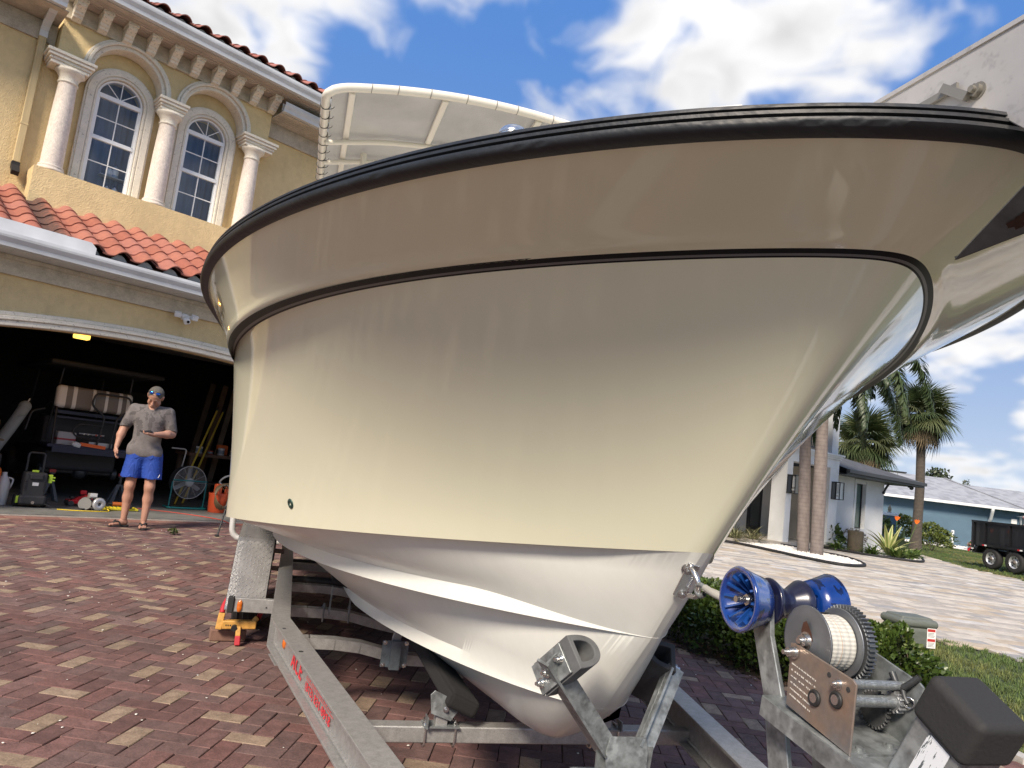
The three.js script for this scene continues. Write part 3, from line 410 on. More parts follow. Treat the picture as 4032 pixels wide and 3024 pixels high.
{ // windows
  const glass = M(0.72, 0.8, 0.9, 0.02, { transmission: 1, thickness: 0, ior: 1.5, specularIntensity: 1 });
  const frameM = M(0.78, 0.79, 0.8, 0.4), curtainM = M(0.17, 0.22, 0.30, 0.9), roomM = M(0.07, 0.09, 0.13, 0.9);
  for (const c of [2.96, 4.38]) {
    const w = new THREE.Group(); w.name = 'window'; house.add(w);
    const archB = (r0, r1, b0, b1, z0, z1, hs = 6.53, bev = 0.006) => { const q = new THREE.Shape(); q.moveTo(c - r1, b1); q.lineTo(c + r1, b1); q.lineTo(c + r1, hs); q.absarc(c, hs, r1, 0, Math.PI); q.closePath(); const h = new THREE.Path(); h.moveTo(c - r0, b0); h.lineTo(c + r0, b0); h.lineTo(c + r0, hs); h.absarc(c, hs, r0, 0, Math.PI); h.closePath(); q.holes.push(h); return boxUV(T(extr(q, z1 - z0, bev, 2), 0, 0, (z0 + z1) / 2)); };
    mesh('surround', [archB(0.36, 0.53, 5.03, 4.947, -1.999, -1.93), archB(0.40, 0.50, 5.029, 4.948, -1.94, -1.905), archB(0.352, 0.385, 5.035, 4.98, -1.999, -1.915)], stone, w);
    const fb = (x0, x1, y0, y1, z0 = -2.03, z1 = -1.985) => bb(c + x0, c + x1, y0, y1, z0, z1);
    mesh('frame', [archB(0.315, 0.345, 5.06, 5.0, -2.05, -1.97, 6.53, 0.003), fb(-0.315, 0.315, 6.50, 6.57, -2.035, -1.965), fb(-0.315, 0.315, 5.80, 5.84, -2.03, -1.968), fb(-0.315, 0.315, 5.845, 5.868, -2.03, -1.985), fb(-0.315, -0.29, 5.06, 6.5), fb(0.29, 0.315, 5.06, 6.5)], frameM, w);
    const mu = [fb(-0.008, 0.008, 5.06, 5.8, -2.0, -1.988), fb(-0.008, 0.008, 5.868, 6.5, -2.0, -1.988), fb(-0.29, 0.29, 5.425, 5.441, -1.999, -1.989), fb(-0.29, 0.29, 6.17, 6.186, -1.999, -1.989)];
    for (const a of [45, 90, 135]) mu.push(bar(V(c + 0.02 * Math.cos(a * D2R), 6.57, -1.995), V(c + 0.315 * Math.cos(a * D2R), 6.55 + 0.3 * Math.sin(a * D2R), -1.995), 0.012, 0.016, V(0, 0, 1)));
    mu.forEach((g) => mesh('muntin', g, frameM, w));
    // four panes below, four above, the fan light
    for (const [x0, x1] of [[-0.29, -0.008], [0.008, 0.29]]) for (const [y0, y1] of [[5.06, 5.425], [5.441, 5.8], [5.868, 6.17], [6.186, 6.5]]) mesh('pane', T(new THREE.PlaneGeometry(x1 - x0, y1 - y0), c + (x0 + x1) / 2, (y0 + y1) / 2, -2.0 + rr(-0.001, 0.001)), glass, w);
    const fan = new THREE.Shape(); fan.moveTo(c - 0.315, 6.57); fan.lineTo(c + 0.315, 6.57); fan.absarc(c, 6.56, 0.315, 0.03, Math.PI - 0.03); fan.closePath(); mesh('pane', T(new THREE.ShapeGeometry(fan, 24), 0, 0, -2.0), glass, w);
    mesh('curtain', grid(60, 1, (a, b) => V(c - 0.4 + 0.8 * a, 4.9 + 2.05 * b, -2.34 + 0.022 * Math.sin(a * 46 + Math.sin(a * 9) * 2))), curtainM, w);
    mesh('reveal', [bb(c - 0.42, c - 0.4, 4.9, 7, -2.5, -2.2), bb(c + 0.4, c + 0.42, 4.9, 7, -2.5, -2.2), bb(c - 0.42, c + 0.42, 4.97, 4.99, -2.5, -2.2), bb(c - 0.42, c + 0.42, 6.98, 7.0, -2.5, -2.2), bb(c - 0.42, c + 0.42, 4.9, 7, -2.52, -2.5)], roomM, w);
  }
  // bottles standing on the sill inside the first window
  [[3.06, 0.05, 0.17, [0.5, 0.55, 0.6], 'pale soap bottle with a pump standing inside the first arched window, upper row'], [3.15, 0.055, 0.24, [0.25, 0.35, 0.5], 'tall blue capped bottle inside the first arched window, beside the pump bottle'], [3.07, 0.05, 0.22, [0.6, 0.62, 0.62], 'white bottle low in the first arched window, nearer the window middle'], [3.19, 0.05, 0.24, [0.6, 0.6, 0.66], 'white bottle low in the first arched window, in the corner']].forEach(([u, r, h, col, lab], i) => {
    const y = i < 2 ? 5.36 : 5.0, b = HOUSE('bottle', lab, 'bottle', u, y, -2.26);
    mesh('body', lathe([[0, 0], [r, 0], [r, h * 0.62], [r * 0.75, h * 0.72], [r * 0.35, h * 0.78], [r * 0.35, h * 0.84]], 16), M(...col, 0.4), b);
    mesh('cap', [cyl(r * 0.4, r * 0.38, h * 0.14, 12, 0, h * 0.9, 0), ...(i ? [] : [box(0.012, 0.03, 0.012, 0, h, 0), box(0.05, 0.01, 0.014, 0.015, h + 0.02, 0)])], M(0.05, 0.08, 0.16, 0.5), b);
    mesh('label', T(new THREE.CylinderGeometry(r * 1.01, r * 1.01, h * 0.34, 16, 1, true), 0, h * 0.32, 0), M(0.7, 0.7, 0.72, 0.6), b);
  });
  const sh = HOUSE('window_shelf', 'thin shelf carrying bottles inside the first arched window', 'shelf', 3.12, 5.35, -2.26); mesh('board', bb(-0.2, 0.24, -0.012, 0, -0.07, 0.07), M(0.4, 0.42, 0.45, 0.6), sh);
}
{ // downspout running from the left eave to the tile roof
  const d = HOUSE('downspout', 'cream square downspout with white elbow draining onto the tile roof', 'downspout', 1.76, 0, -1.94);
  mesh('pipe', [rbox(0.10, 2.05, 0.075, 0.012, 0, 6.02, 0), ...[0.12, 0.16, 0.2, 0.24].map((k) => rbox(0.106, 0.012, 0.081, 0.004, 0, 7.12 - k, 0)), rbox(0.108, 0.03, 0.083, 0.006, 0, 5.6, 0)], M(0.66, 0.52, 0.28, 0.6, { map: clone(cloudy, 1) }), d);
  mesh('elbow', bentBox(), whiteAlu, d);
  mesh('outlet', [bb(-0.052, 0.052, 4.9, 4.995, -0.04, 0.04), rot(bb(-0.05, 0.05, -0.16, 0, -0.04, 0.04), -0.7).translate(0, 4.92, 0.02)], M(0.015, 0.014, 0.014, 0.7), d);
  function bentBox() { const g = []; const P = [[7.02, 0], [7.13, 0.0], [7.2, 0.06], [7.27, 0.2], [7.31, 0.36], [7.36, 0.5], [7.42, 0.55]]; for (let i = 0; i < P.length - 1; i++) g.push(bar(V(0, P[i][0], P[i][1]), V(0, P[i + 1][0], P[i + 1][1]), 0.108, 0.085, V(0, 0, 1))); return g; }
}
{ // security light
  const s = HOUSE('security_light', 'white twin head security light with camera above the garage opening', 'security light', 3.83, 2.95, 0.06);
  mesh('mount', [rbox(0.09, 0.09, 0.06, 0.012, 0, 0.02, 0.03), rbox(0.16, 0.03, 0.04, 0.01, 0, 0.035, 0.05)], whitePaint, s);
  for (const k of [-1, 1]) { const h = mesh('lamp_head', rot(rbox(0.095, 0.085, 0.07, 0.016), 0.35, k * 0.3, 0).translate(k * 0.12, 0.03, 0.09), whitePaint, s); mesh('lens', rot(rbox(0.075, 0.065, 0.01, 0.004), 0.35, k * 0.3, 0).translate(k * 0.13, 0.018, 0.124), M(0.7, 0.72, 0.74, 0.2), h); }
  const cam = mesh('camera_body', rot(rbox(0.095, 0.1, 0.09, 0.03), 0.4, -0.35, 0.4).translate(0.01, -0.04, 0.11), whitePaint, s);
  mesh('lens', rot(cyl(0.02, 0.02, 0.01, 16), Math.PI / 2 + 0.4, 0, 0).rotateY(0.1).translate(0.018, -0.06, 0.157), M(0.01, 0.01, 0.012, 0.15), cam);
}

// ---------- garage room ----------
{
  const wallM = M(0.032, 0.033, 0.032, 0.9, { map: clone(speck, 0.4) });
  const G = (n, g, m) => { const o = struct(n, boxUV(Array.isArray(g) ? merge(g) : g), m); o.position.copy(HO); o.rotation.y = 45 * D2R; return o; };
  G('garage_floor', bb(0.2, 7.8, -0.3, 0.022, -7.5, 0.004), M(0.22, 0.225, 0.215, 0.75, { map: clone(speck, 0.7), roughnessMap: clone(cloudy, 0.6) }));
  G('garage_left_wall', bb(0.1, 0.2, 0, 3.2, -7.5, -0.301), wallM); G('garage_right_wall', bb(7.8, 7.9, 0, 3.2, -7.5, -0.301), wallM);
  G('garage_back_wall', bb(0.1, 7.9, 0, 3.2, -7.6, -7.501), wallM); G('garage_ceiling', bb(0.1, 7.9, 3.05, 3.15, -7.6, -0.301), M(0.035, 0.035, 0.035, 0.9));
  G('garage_door_rails', [bar(V(1.15, 2.72, -0.5), V(1.15, 2.72, -4), 0.05, 0.05), bar(V(6.6, 2.72, -0.5), V(6.6, 2.72, -4), 0.05, 0.05), bb(1.1, 6.7, 2.76, 2.8, -3.6, -0.6)], M(0.2, 0.2, 0.2, 0.5));
}

// ---------- boat on its trailer: s aft along the keel, t to starboard, h up ----------
const B = (s, t, h) => V(s, h, -t), BO = [0.495, 0, -1.779], BT = 106 * D2R;
const boat = thing('motor_boat', 'large cream motor boat with black rub rail sitting on the trailer', 'boat', BO, BT);
const gel = M(0.79, 0.785, 0.60, 0.4, { clearcoat: 1, clearcoatRoughness: 0.05, ior: 1.45, map: clone(tex(256, (u, v) => { const q = 0.97 + 0.05 * (pf(u, v, 3, 4, 211) - 0.5); return [q, q, q]; }), 1) });
const bottomM = M(0.71, 0.73, 0.695, 0.42, { clearcoat: 0.5, clearcoatRoughness: 0.2, map: clone(tex(512, (u, v) => { const a = pf(u, v, 5, 5, 221), b = pf(u, v, 50, 2, 226); const q = 0.95 + 0.1 * (a - 0.5) + 0.04 * (b - 0.5); return [q, q * 0.99, q * 0.98]; }), 1) });
const curves = {
  rail: [-0.811, 3.086, 1.462, 2.157, 1.499, 1.865, 0.033, -0.005, 0.03, 6],
  strU: [-0.649, 2.285, 1.303, 1.796, 1.109, 1.76, 0.029, -0.031, 0.075, 2.4],
  strL: [-0.634, 2.874, 1.32, 2.198, 1.094, 1.748, 0.026, -0.024, 0.075, 2.6],
  chine: [-0.112, 2.315, 1.252, 1.284, 0.937, 1.172, -0.149, 0.017, 0.03, 2.86],
  s1: [0.101, 2.73, 1.03, 1.653, 1.013, 0.92, -0.104, 0.02, 0.03, 2.6],
  s2: [0.357, 2.518, 0.58, 1.79, 1.548, 0.657, -0.077, 0.001, 0.05, 2.0],
};
const SEND = 7.2;
function cpt(name, v) { // v 0 at the stem, 1 at the transom -> [s, t, h]
  const [s0, L, Bm, n, m, h0, h1, h2, eps, xm] = curves[name];
  const uE = 1 - Math.pow(1 - Math.pow(eps / Bm, m), 1 / n), sE = s0 + uE * L, s = sE + (SEND - sE) * Math.pow(v, 2.3), x = s - s0, u = Math.min(1, x / L);
  const b = Bm * Math.pow(1 - Math.pow(1 - u, n), 1 / m), xc = Math.min(x, xm), sl = Math.min(0, h1 + 2 * h2 * xm) * 0.35;
  return [s, Math.sqrt(Math.max(0, b * b - eps * eps)), h0 + h1 * xc + h2 * xc * xc + sl * (x - xc)];
}
const keel = (v) => { const s = 0.74 + (SEND - 0.74) * Math.pow(v, 2.3); return [s, 0, 0.398 + 0.045 * Math.exp(-(s - 0.74) * 6)]; };
const mixp = (a, b, q, qt = q) => [a[0] + (b[0] - a[0]) * q, a[1] + (b[1] - a[1]) * qt, a[2] + (b[2] - a[2]) * q];
function loft(rows, nv, crease = 0) { // rows of functions v -> [s, t, h]; both sides, joined along the stem
  const gs = []; for (const side of [1, -1]) gs.push(grid(rows.length - 1, nv, (a, v, i) => { const p = rows[i](v); return B(p[0], side * p[1], p[2]); }, side > 0));
  let g = mergeGeometries(gs); const p = g.attributes.position, uv = g.attributes.uv; for (let i = 0; i < p.count; i++) uv.setXY(i, p.getX(i), p.getY(i) * 0.9 + p.getZ(i) * 0.35);
  g.deleteAttribute('normal'); g.deleteAttribute('uv'); g = mergeVertices(g, 2e-4); g.computeVertexNormals();
  const u2 = new Float32Array(g.attributes.position.count * 2); for (let i = 0; i < g.attributes.position.count; i++) { u2[2 * i] = g.attributes.position.getX(i); u2[2 * i + 1] = g.attributes.position.getY(i) * 0.9 + g.attributes.position.getZ(i) * 0.35; } g.setAttribute('uv', new THREE.BufferAttribute(u2, 2));
  return crease ? toCreasedNormals(g, crease) : g;
}
const flare = (v, q) => { const a = cpt('chine', v), b = cpt('strL', v); return mixp(a, b, q, Math.pow(q, 1.353 + 0.823 * (1 - Math.pow(v, 1.0)))); };
const upper = (v, q) => { const a = cpt('strU', v), b = cpt('rail', v), k = smooth(0, 0.06, q) * (1 - smooth(0.06, 0.22, q)); const p = mixp(a, b, q, Math.pow(q, 1.12)); p[1] += 0.006 * k * Math.min(1, p[1] * 8); return p; };
{
  const NV = 260, hull = mesh('topsides', loft(Array.from({ length: 15 }, (_, k) => (v) => flare(v, k / 14)), NV), gel, boat);
  mesh('bow_flare', loft([0, 0.02, 0.05, 0.09, 0.14, 0.2, 0.3, 0.45, 0.6, 0.75, 0.9, 1].map((q) => (v) => upper(v, q)), NV), gel, boat);
  const st = (a, b) => [a, (a + b) / 2, b].map((q) => (v) => mixp(cpt('strL', v), cpt('strU', v), q));
  const stripeB = M(0.009, 0.009, 0.011, 0.5, { specularIntensity: 0.35 });
  mesh('stripe', loft(st(0.46, 1.12), NV), stripeB, boat); mesh('stripe', loft(st(0, 0.2), NV), stripeB, boat); mesh('pinstripe', loft(st(0.2, 0.46), NV), M(0.13, 0.13, 0.135, 0.45), boat);
  // bottom with chine and two lifting strakes
  const K = (v, n) => smooth(-0.05, 0.62, cpt(n, v)[0] - curves[n][0] - 0.05), off = (n, dt, dh) => (v) => { const p = cpt(n, v), k = K(v, n); return [p[0], Math.max(0, p[1] - dt * k), p[2] + dh * k]; };
  const cin = (v) => { const p = cpt('chine', v), k = smooth(0.02, 0.25, p[1]); return [p[0], Math.max(0, p[1] - 0.028 * k), p[2] + 0.006 * k]; }, cin2 = (v) => { const p = cpt('chine', v), k = smooth(0.02, 0.25, p[1]); return [p[0], Math.max(0, p[1] - 0.04 * k), p[2] - 0.004 * k]; };
  const mid = (f, g, q, bul) => (v) => { const a = f(v), b = g(v), p = mixp(a, b, q); const w = Math.min(1, p[1] * 5); p[1] += bul * w; p[2] -= bul * 0.75 * w * (q > 0.25 && g === keel ? 1 : 0); return p; };
  const s1up = off('s1', 0.012, 0.052), s1lo = (v) => cpt('s1', v), s1in = off('s1', 0.075, 0.004), s2up = off('s2', 0.010, 0.046), s2lo = (v) => cpt('s2', v), s2in = off('s2', 0.07, 0.004);
  const rows = [(v) => cpt('chine', v), cin, cin2, mid(cin2, s1up, 0.25, 0.012), mid(cin2, s1up, 0.5, 0.016), mid(cin2, s1up, 0.75, 0.012), s1up, s1lo, s1in, mid(s1in, s2up, 0.33, 0.01), mid(s1in, s2up, 0.66, 0.01), s2up, s2lo, s2in, ...[0.86, 0.7, 0.55, 0.4, 0.27, 0.15, 0.06].map((f) => (v) => { const a = s2in(v), k = keel(v), e = 1.1 + 1.35 * smooth(0.0, 0.25, a[1]) * (1 - 0.6 * smooth(1.8, 4, a[0])); return [k[0] + (a[0] - k[0]) * f, a[1] * f, k[2] + (a[2] - k[2]) * Math.pow(f, e)]; }), keel];
  mesh('bottom', loft(rows, NV, 0.62), bottomM, boat);
  // transom and deck
  const ring = (f) => [...Array.from({ length: 15 }, (_, k) => f(k / 14))];
  const tr = shape([[0, keel(1)[2]], ...['s2', 's1', 'chine', 'strL', 'rail'].map((n) => [cpt(n, 1)[1], cpt(n, 1)[2]]), ...['rail', 'strL', 'chine', 's1', 's2'].map((n) => [-cpt(n, 1)[1], cpt(n, 1)[2]])]);
  mesh('transom', rot(new THREE.ShapeGeometry(tr), 0, Math.PI / 2, 0).translate(SEND, 0, 0), gel, boat);
  const rp = (v, o, y) => { const p = cpt('rail', v), e = 0.002, q = cpt('rail', Math.min(1, v + e)), r0 = v > e ? cpt('rail', v - e) : [p[0], -q[1] + 2 * p[1], p[2]]; let ts = q[0] - r0[0], tt = q[1] - r0[1]; if (v <= e) { ts = 0; tt = 1; } const L = Math.hypot(ts, tt); return [p[0] - o * tt / L, Math.max(0, p[1] + o * ts / L), p[2] + y]; };
  // deck forward of the cockpit
  const railH = (v) => 0.68 + 0.12 * smooth(0.02, 0.4, v);
  mesh('deck', loft([[-0.004, 0.062], [-0.02, 0.075], [-0.07, 0.082], [-0.14, 0.083]].map(([o, y]) => (v) => rp(v, o, y * railH(v))).concat([0.6, 0.3, 0].map((k) => (v) => { const p = cpt('rail', v); return [p[0] + 0.14, Math.max(0, p[1] - 0.14) * k, p[2] + 0.09 + 0.02 * (1 - k)]; })), NV, 0.8), M(0.74, 0.70, 0.60, 0.5), boat);
  const prof = [[-0.004, -0.002], [0.014, -0.004], [0.027, 0.004], [0.032, 0.014], [0.030, 0.024], [0.021, 0.0275], [0.021, 0.030], [0.0285, 0.0335], [0.0285, 0.0415], [0.020, 0.0445], [0.020, 0.047], [0.026, 0.050], [0.024, 0.059], [0.014, 0.064], [-0.004, 0.064]];
  mesh('rub_rail', loft(prof.map(([o, y]) => (v) => rp(v, o, y * railH(v))), 220, 0.9), M(0.017, 0.0205, 0.026, 0.5, { map: clone(tex(512, (u, v) => { const a = pf(u, v, 8, 5, 231), b = Math.max(0, pf(u, v, 60, 2, 236) - 0.66) * 3; const q = 0.7 + 0.8 * (a - 0.5) + b; return [q, q * 1.02, q * 1.06]; }), 1.2), bumpMap: clone(grainB, 2), bumpScale: 0.0008 }), boat);
  // drain fitting above the chine, vents further aft
  const onFlare = (v, q, side = 1) => { const p = flare(v, q); return B(p[0], side * p[1], p[2]); };
  const nrm = (v, q) => { const a = onFlare(v, q), b = onFlare(v + 0.01, q), c = onFlare(v, q + 0.05); return b.sub(a).cross(c.sub(a)).normalize(); };
  const vAt = (name, s) => { let lo = 0, hi = 1; for (let i = 0; i < 40; i++) { const m = (lo + hi) / 2; cpt(name, m)[0] < s ? lo = m : hi = m; } return lo; };
  const v1 = vAt('chine', 1.48); let n1 = nrm(v1, 0.12); if (n1.z > 0) n1.negate();
  const thru = mesh('drain_fitting', lathe([[0, -0.006], [0.0075, -0.006], [0.008, 0.004], [0.011, 0.0055], [0.019, 0.004], [0.021, 0.001], [0.021, -0.004]], 24).applyQuaternion(new THREE.Quaternion().setFromUnitVectors(V(0, 1, 0), n1)).translate(...onFlare(v1, 0.122).toArray()), M(0.045, 0.09, 0.075, 0.45, { metalness: 0.4, map: clone(speck, 8) }), boat);
  for (const [s, q] of [[4.6, 0.35], [4.6, 0.08]]) { const v = vAt('chine', s), p = onFlare(v, q); mesh('side_vent', new THREE.SphereGeometry(0.03, 14, 10).scale(1.4, 1, 0.7).translate(p.x, p.y, p.z), steel, boat); }
  // registration characters lettered along the flare, a label strip beside them
  const regM = M(0.008, 0.008, 0.009, 0.5), cell = (s0, s1, q0, q1, lean = 0) => grid(3, 3, (a, b) => { const q = q0 + (q1 - q0) * b, v = vAt('strU', s0 + (s1 - s0) * a + lean * b), p = upper(v, q), c = upper(v, q + 0.02), d = upper(v + 0.004, q); const A = B(...p), n = B(...d).sub(A).cross(B(...c).sub(A)).normalize(); if (n.z > 0) n.negate(); return A.addScaledVector(n, 0.004); });
  const glyphs = ['l-', 'L', ' ', 'H', 'E', 'H', 'U', 'H', ' ', 'L', 'H', 'F'], segs = { l: [[0, 0.3, 0, 1]], '-': [], L: [[0, 0.3, 0, 1], [0.3, 0.9, 0, 0.22]], F: [[0, 0.3, 0, 1], [0.3, 0.9, 0.78, 1], [0.3, 0.7, 0.42, 0.6]], H: [[0, 0.28, 0, 1], [0.62, 0.9, 0, 1], [0.28, 0.62, 0.4, 0.6]], E: [[0, 0.28, 0, 1], [0.28, 0.9, 0.8, 1], [0.28, 0.9, 0.4, 0.6], [0.28, 0.9, 0, 0.2]], U: [[0, 0.28, 0, 1], [0.62, 0.9, 0, 1], [0.28, 0.62, 0, 0.22]] };
  const rg = []; glyphs.forEach((c, i) => { for (const k of c) for (const [a0, a1, b0, b1] of segs[k] || []) rg.push(cell(1.40 + i * 0.058 + a0 * 0.052, 1.40 + i * 0.058 + a1 * 0.052, 0.40 + 0.30 * b0, 0.40 + 0.30 * b1)); });
  mesh('registration_marks', rg, regM, boat);
  mesh('molding_strip', cell(1.42, 5.5, 0.83, 0.86), M(0.75, 0.72, 0.64, 0.3), boat);
  // bow eye
  const eye = mesh('bow_eye', [tube([B(-0.012, 0.016, 1.128), B(-0.045, 0.018, 1.128), B(-0.066, 0.012, 1.10), B(-0.052, 0.004, 1.07), B(-0.012, 0.002, 1.062)].map((p) => p.add(B(0.016, 0, -0.01))), 0.0065, 30, 10), boltAt(B(-0.008, 0.018, 1.118), B(-1, 0.3, -0.6), 0.012, 0.01), boltAt(B(0.03, 0.006, 1.056), B(-1, 0.3, -0.6), 0.012, 0.01), bar(B(-0.026, 0.012, 1.132), B(0.035, 0.012, 1.045), 0.03, 0.006, B(-1, 0.4, -0.6), 0.002)], steel, boat);
  // anchor roller plates on the bow
  const plateO = [[-0.46, 1.945], [-0.5, 2.047], [-1.25, 2.04], [-1.3, 1.9], [-1.22, 1.845], [-0.90, 1.85], [-0.849, 1.868], [-0.787, 1.929]].map(([s, h]) => [s, h]);
  const plM = M(0.50, 0.49, 0.48, 0.5, { metalness: 0.35, map: clone(tex(512, (u, v) => { const a = pf(u, v, 6, 5, 241), b = Math.max(0, pf(u, v, 40, 3, 247) - 0.62) * 2.2; const q = 0.9 + 0.25 * (a - 0.5) - b * 0.35; return [q, q * 0.985, q * 0.97]; }), 2.2) });
  const ar = mesh('anchor_roller', [boxUV(T(extr(plateO, 0.006, 0.0015), 0, 0, -0.05)), boxUV(T(extr(plateO, 0.006, 0.0015), 0, 0, 0.05)), bar(B(-0.5, 0.05, 2.044), B(-1.2, 0.05, 2.038), 0.012, 0.008), bb(-1.12, -0.95, 1.90, 1.91, -0.047, 0.047)], plM, boat);
  mesh('bolt', [boltAt(B(-0.775, 0.053, 1.963), B(0, 1, 0), 0.0105, 0.009)], M(0.2, 0.19, 0.165, 0.55, { metalness: 0.3 }), ar);
  mesh('bolt', [boltAt(B(-1.02, 0.053, 1.93), B(0, 1, 0), 0.011, 0.009)], M(0.42, 0.41, 0.38, 0.4, { metalness: 0.6 }), ar);
  mesh('clip', [bar(B(-0.66, 0.057, 1.985), B(-0.745, 0.060, 1.985), 0.005, 0.012, B(0, 0, 1)), bar(B(-0.72, 0.062, 1.993), B(-0.765, 0.062, 1.956), 0.014, 0.010, B(0, 1, 0))], M(0.2, 0.195, 0.18, 0.5, { metalness: 0.3 }), ar);
  mesh('roller', along(lathe([[0, -0.045], [0.035, -0.045], [0.022, 0], [0.035, 0.045], [0, 0.045]], 20), B(-1.14, -0.045, 1.89), B(-1.14, 0.045, 1.89)), rubber, ar);
  // small chrome fitting and a lidded hatch on the foredeck
  mesh('deck_light', [T(new THREE.SphereGeometry(0.03, 20, 10, 0, 6.3, 0, 1.6).scale(1.15, 0.8, 1.15), ...B(-0.1, 0.61, 2.042).toArray()), T(cyl(0.036, 0.034, 0.1, 20), ...B(-0.1, 0.61, 1.99).toArray())], steel, boat);
  mesh('hatch_lid', [bar(B(-0.33, 0.415, 2.002), B(-0.45, 0.25, 2.010), 0.12, 0.010, V(0, 1, 0), 0.004), bar(B(-0.36, 0.375, 2.010), B(-0.43, 0.275, 2.015), 0.09, 0.006, V(0, 1, 0), 0.003), bar(B(-0.34, 0.40, 1.975), B(-0.45, 0.25, 1.98), 0.08, 0.045)], M(0.66, 0.66, 0.66, 0.5), boat);
  // T-top
  const tt = new THREE.Group(); tt.name = 't_top'; boat.add(tt);
  const pipeM = M(0.74, 0.71, 0.63, 0.35, { clearcoat: 0.3 }), arc = (t) => 3.612 - 0.125 * t * t;
  const fs = (t) => 2.66 + 0.05 * t - 0.02 * t * t, front = []; for (let i = 0; i <= 16; i++) { const t = 1.0 - 2.0 * i / 16; front.push(B(fs(t), t, arc(t))); }
  const side = (k) => [B(2.695, k * 1.07, 3.46), B(2.705, k * 1.10, 3.44), B(2.735, k * 1.118, 3.43), B(2.80, k * 1.12, 3.425), B(3.4, k * 1.12, 3.425), B(4.2, k * 1.115, 3.425), B(5.0, k * 1.11, 3.42)];
  mesh('frame_pipe', tube([...side(1).reverse(), ...front, ...side(-1)], 0.027, 160, 12), pipeM, tt);
  for (const t of [0.97, 0.40, -0.22, -0.85]) mesh('frame_pipe', bar(B(fs(t) + 0.02, t, arc(t) - 0.02), B(5, t, arc(t) - 0.03), 0.042, 0.03, V(0, 1, 0), 0.008), pipeM, tt);
  for (const s of [3.36, 3.72, 4.3, 5.0]) mesh('frame_pipe', tube([-1.1, -0.6, 0, 0.6, 1.1].map((t) => B(s, t, arc(t) - 0.04 - 0.02 * Math.abs(t))), 0.019, 24, 8), pipeM, tt);
  mesh('canopy', grid(20, 16, (a, b) => { const t = -1.09 + 2.18 * a; return B(fs(t) + 0.01 + 2.3 * b, t, arc(t) + 0.012 - 0.02 * Math.sin(b * Math.PI)); }), M(0.56, 0.555, 0.53, 0.85, { transmission: 0.15, thickness: 0, bumpMap: clone(grainB, 6), bumpScale: 0.002, map: clone(cloudy, 2) }), tt);
  const seam = M(0.28, 0.27, 0.25, 0.7), ringM = [];
  for (const t of [0.86, 0.70, 0.5, 0.27, 0.08, -0.06, -0.3, -0.5, -0.7]) mesh('seam', rot(new THREE.TorusGeometry(0.028, 0.0028, 6, 20), 0, 0, 0).translate(...B(fs(t), t, arc(t)).toArray()), seam, tt);
  for (let i = 0; i < 12; i++) { const s = 2.86 + i * 0.14; ringM.push(rot(new THREE.TorusGeometry(0.0295, 0.0026, 6, 18), 0, Math.PI / 2, 0).translate(...B(s, 1.12, 3.425).toArray()), tube([B(s, 1.10, 3.402), B(s - 0.005, 1.075, 3.41), B(s + 0.005, 1.065, 3.43)], 0.0024, 8, 5)); }
  mesh('lacing', ringM, M(0.05, 0.05, 0.05, 0.7), tt);
  for (const [s, t] of [[3.6, 0.55], [3.6, -0.55], [4.7, 0.55], [4.7, -0.55]]) mesh('leg', rod(B(s, t * 1.2, 1.3), B(s, t * 1.5, arc(0.8) - 0.05), 0.024, 10), pipeM, tt);
}
{ // plough anchor hanging at the stem
  const an = thing('anchor', 'grey galvanised plough anchor with a rust spot hanging at the bow', 'anchor', BO, BT);
  const tip = B(-0.700, 0.0, 1.726), wing = (k) => B(-1.02, k * 0.125, 1.825), kl = B(-1.016, 0, 1.757), topm = B(-1.02, 0, 1.86), th = 0.006;
  const tri = (a, b, c) => { const n = b.clone().sub(a).cross(c.clone().sub(a)).setLength(th / 2), P = [a, b, c]; const g = new THREE.BufferGeometry(), q = []; const up = P.map((p) => p.clone().add(n)), dn = P.map((p) => p.clone().sub(n)); const f = (x, y, z) => q.push(...x.toArray(), ...y.toArray(), ...z.toArray()); f(...up); f(dn[2], dn[1], dn[0]); for (let i = 0; i < 3; i++) { const j = (i + 1) % 3; f(up[i], dn[i], up[j]); f(dn[i], dn[j], up[j]); } g.setAttribute('position', new THREE.Float32BufferAttribute(q, 3)); g.computeVertexNormals(); return boxUV(g); };
  const am = M(0.17, 0.19, 0.20, 0.55, { metalness: 0.5, map: clone(tex(256, (u, v) => { const q = 0.75 + 0.6 * (pf(u, v, 8, 5, 251) - 0.5); return [q, q, q]; }), 4) });
  mesh('fluke', [tri(tip, wing(1), kl), tri(tip, kl, wing(-1)), tri(wing(1), topm, kl)], am, an);
  mesh('shank', bar(B(-1.0, 0, 1.80), B(-0.95, 0, 1.97), 0.02, 0.05, B(0, 1, 0)), am, an);
  const c = tip.clone().multiplyScalar(0.62).add(wing(1).multiplyScalar(0.16)).add(kl.clone().multiplyScalar(0.22)), n = wing(1).sub(tip).cross(kl.clone().sub(tip)).normalize(); if (n.y > 0) n.negate();
  const rs = new THREE.Shape(); for (let i = 0; i < 18; i++) { const a = i / 18 * 6.283, r = 1 + 0.28 * Math.sin(a * 3 + 1) + 0.15 * Math.sin(a * 7); i ? rs.lineTo(0.017 * r * Math.cos(a), 0.0085 * r * Math.sin(a)) : rs.moveTo(0.017 * r, 0); }
  const e = wing(1).sub(tip).normalize(), rg = new THREE.ShapeGeometry(rs, 4).applyMatrix4(new THREE.Matrix4().makeBasis(e, n.clone().cross(e), n).setPosition(c.addScaledVector(n, 0.0045)));
  mesh('rust_spot', rg, M(0.06, 0.028, 0.016, 0.9, { map: clone(speck, 20) }), an);
}

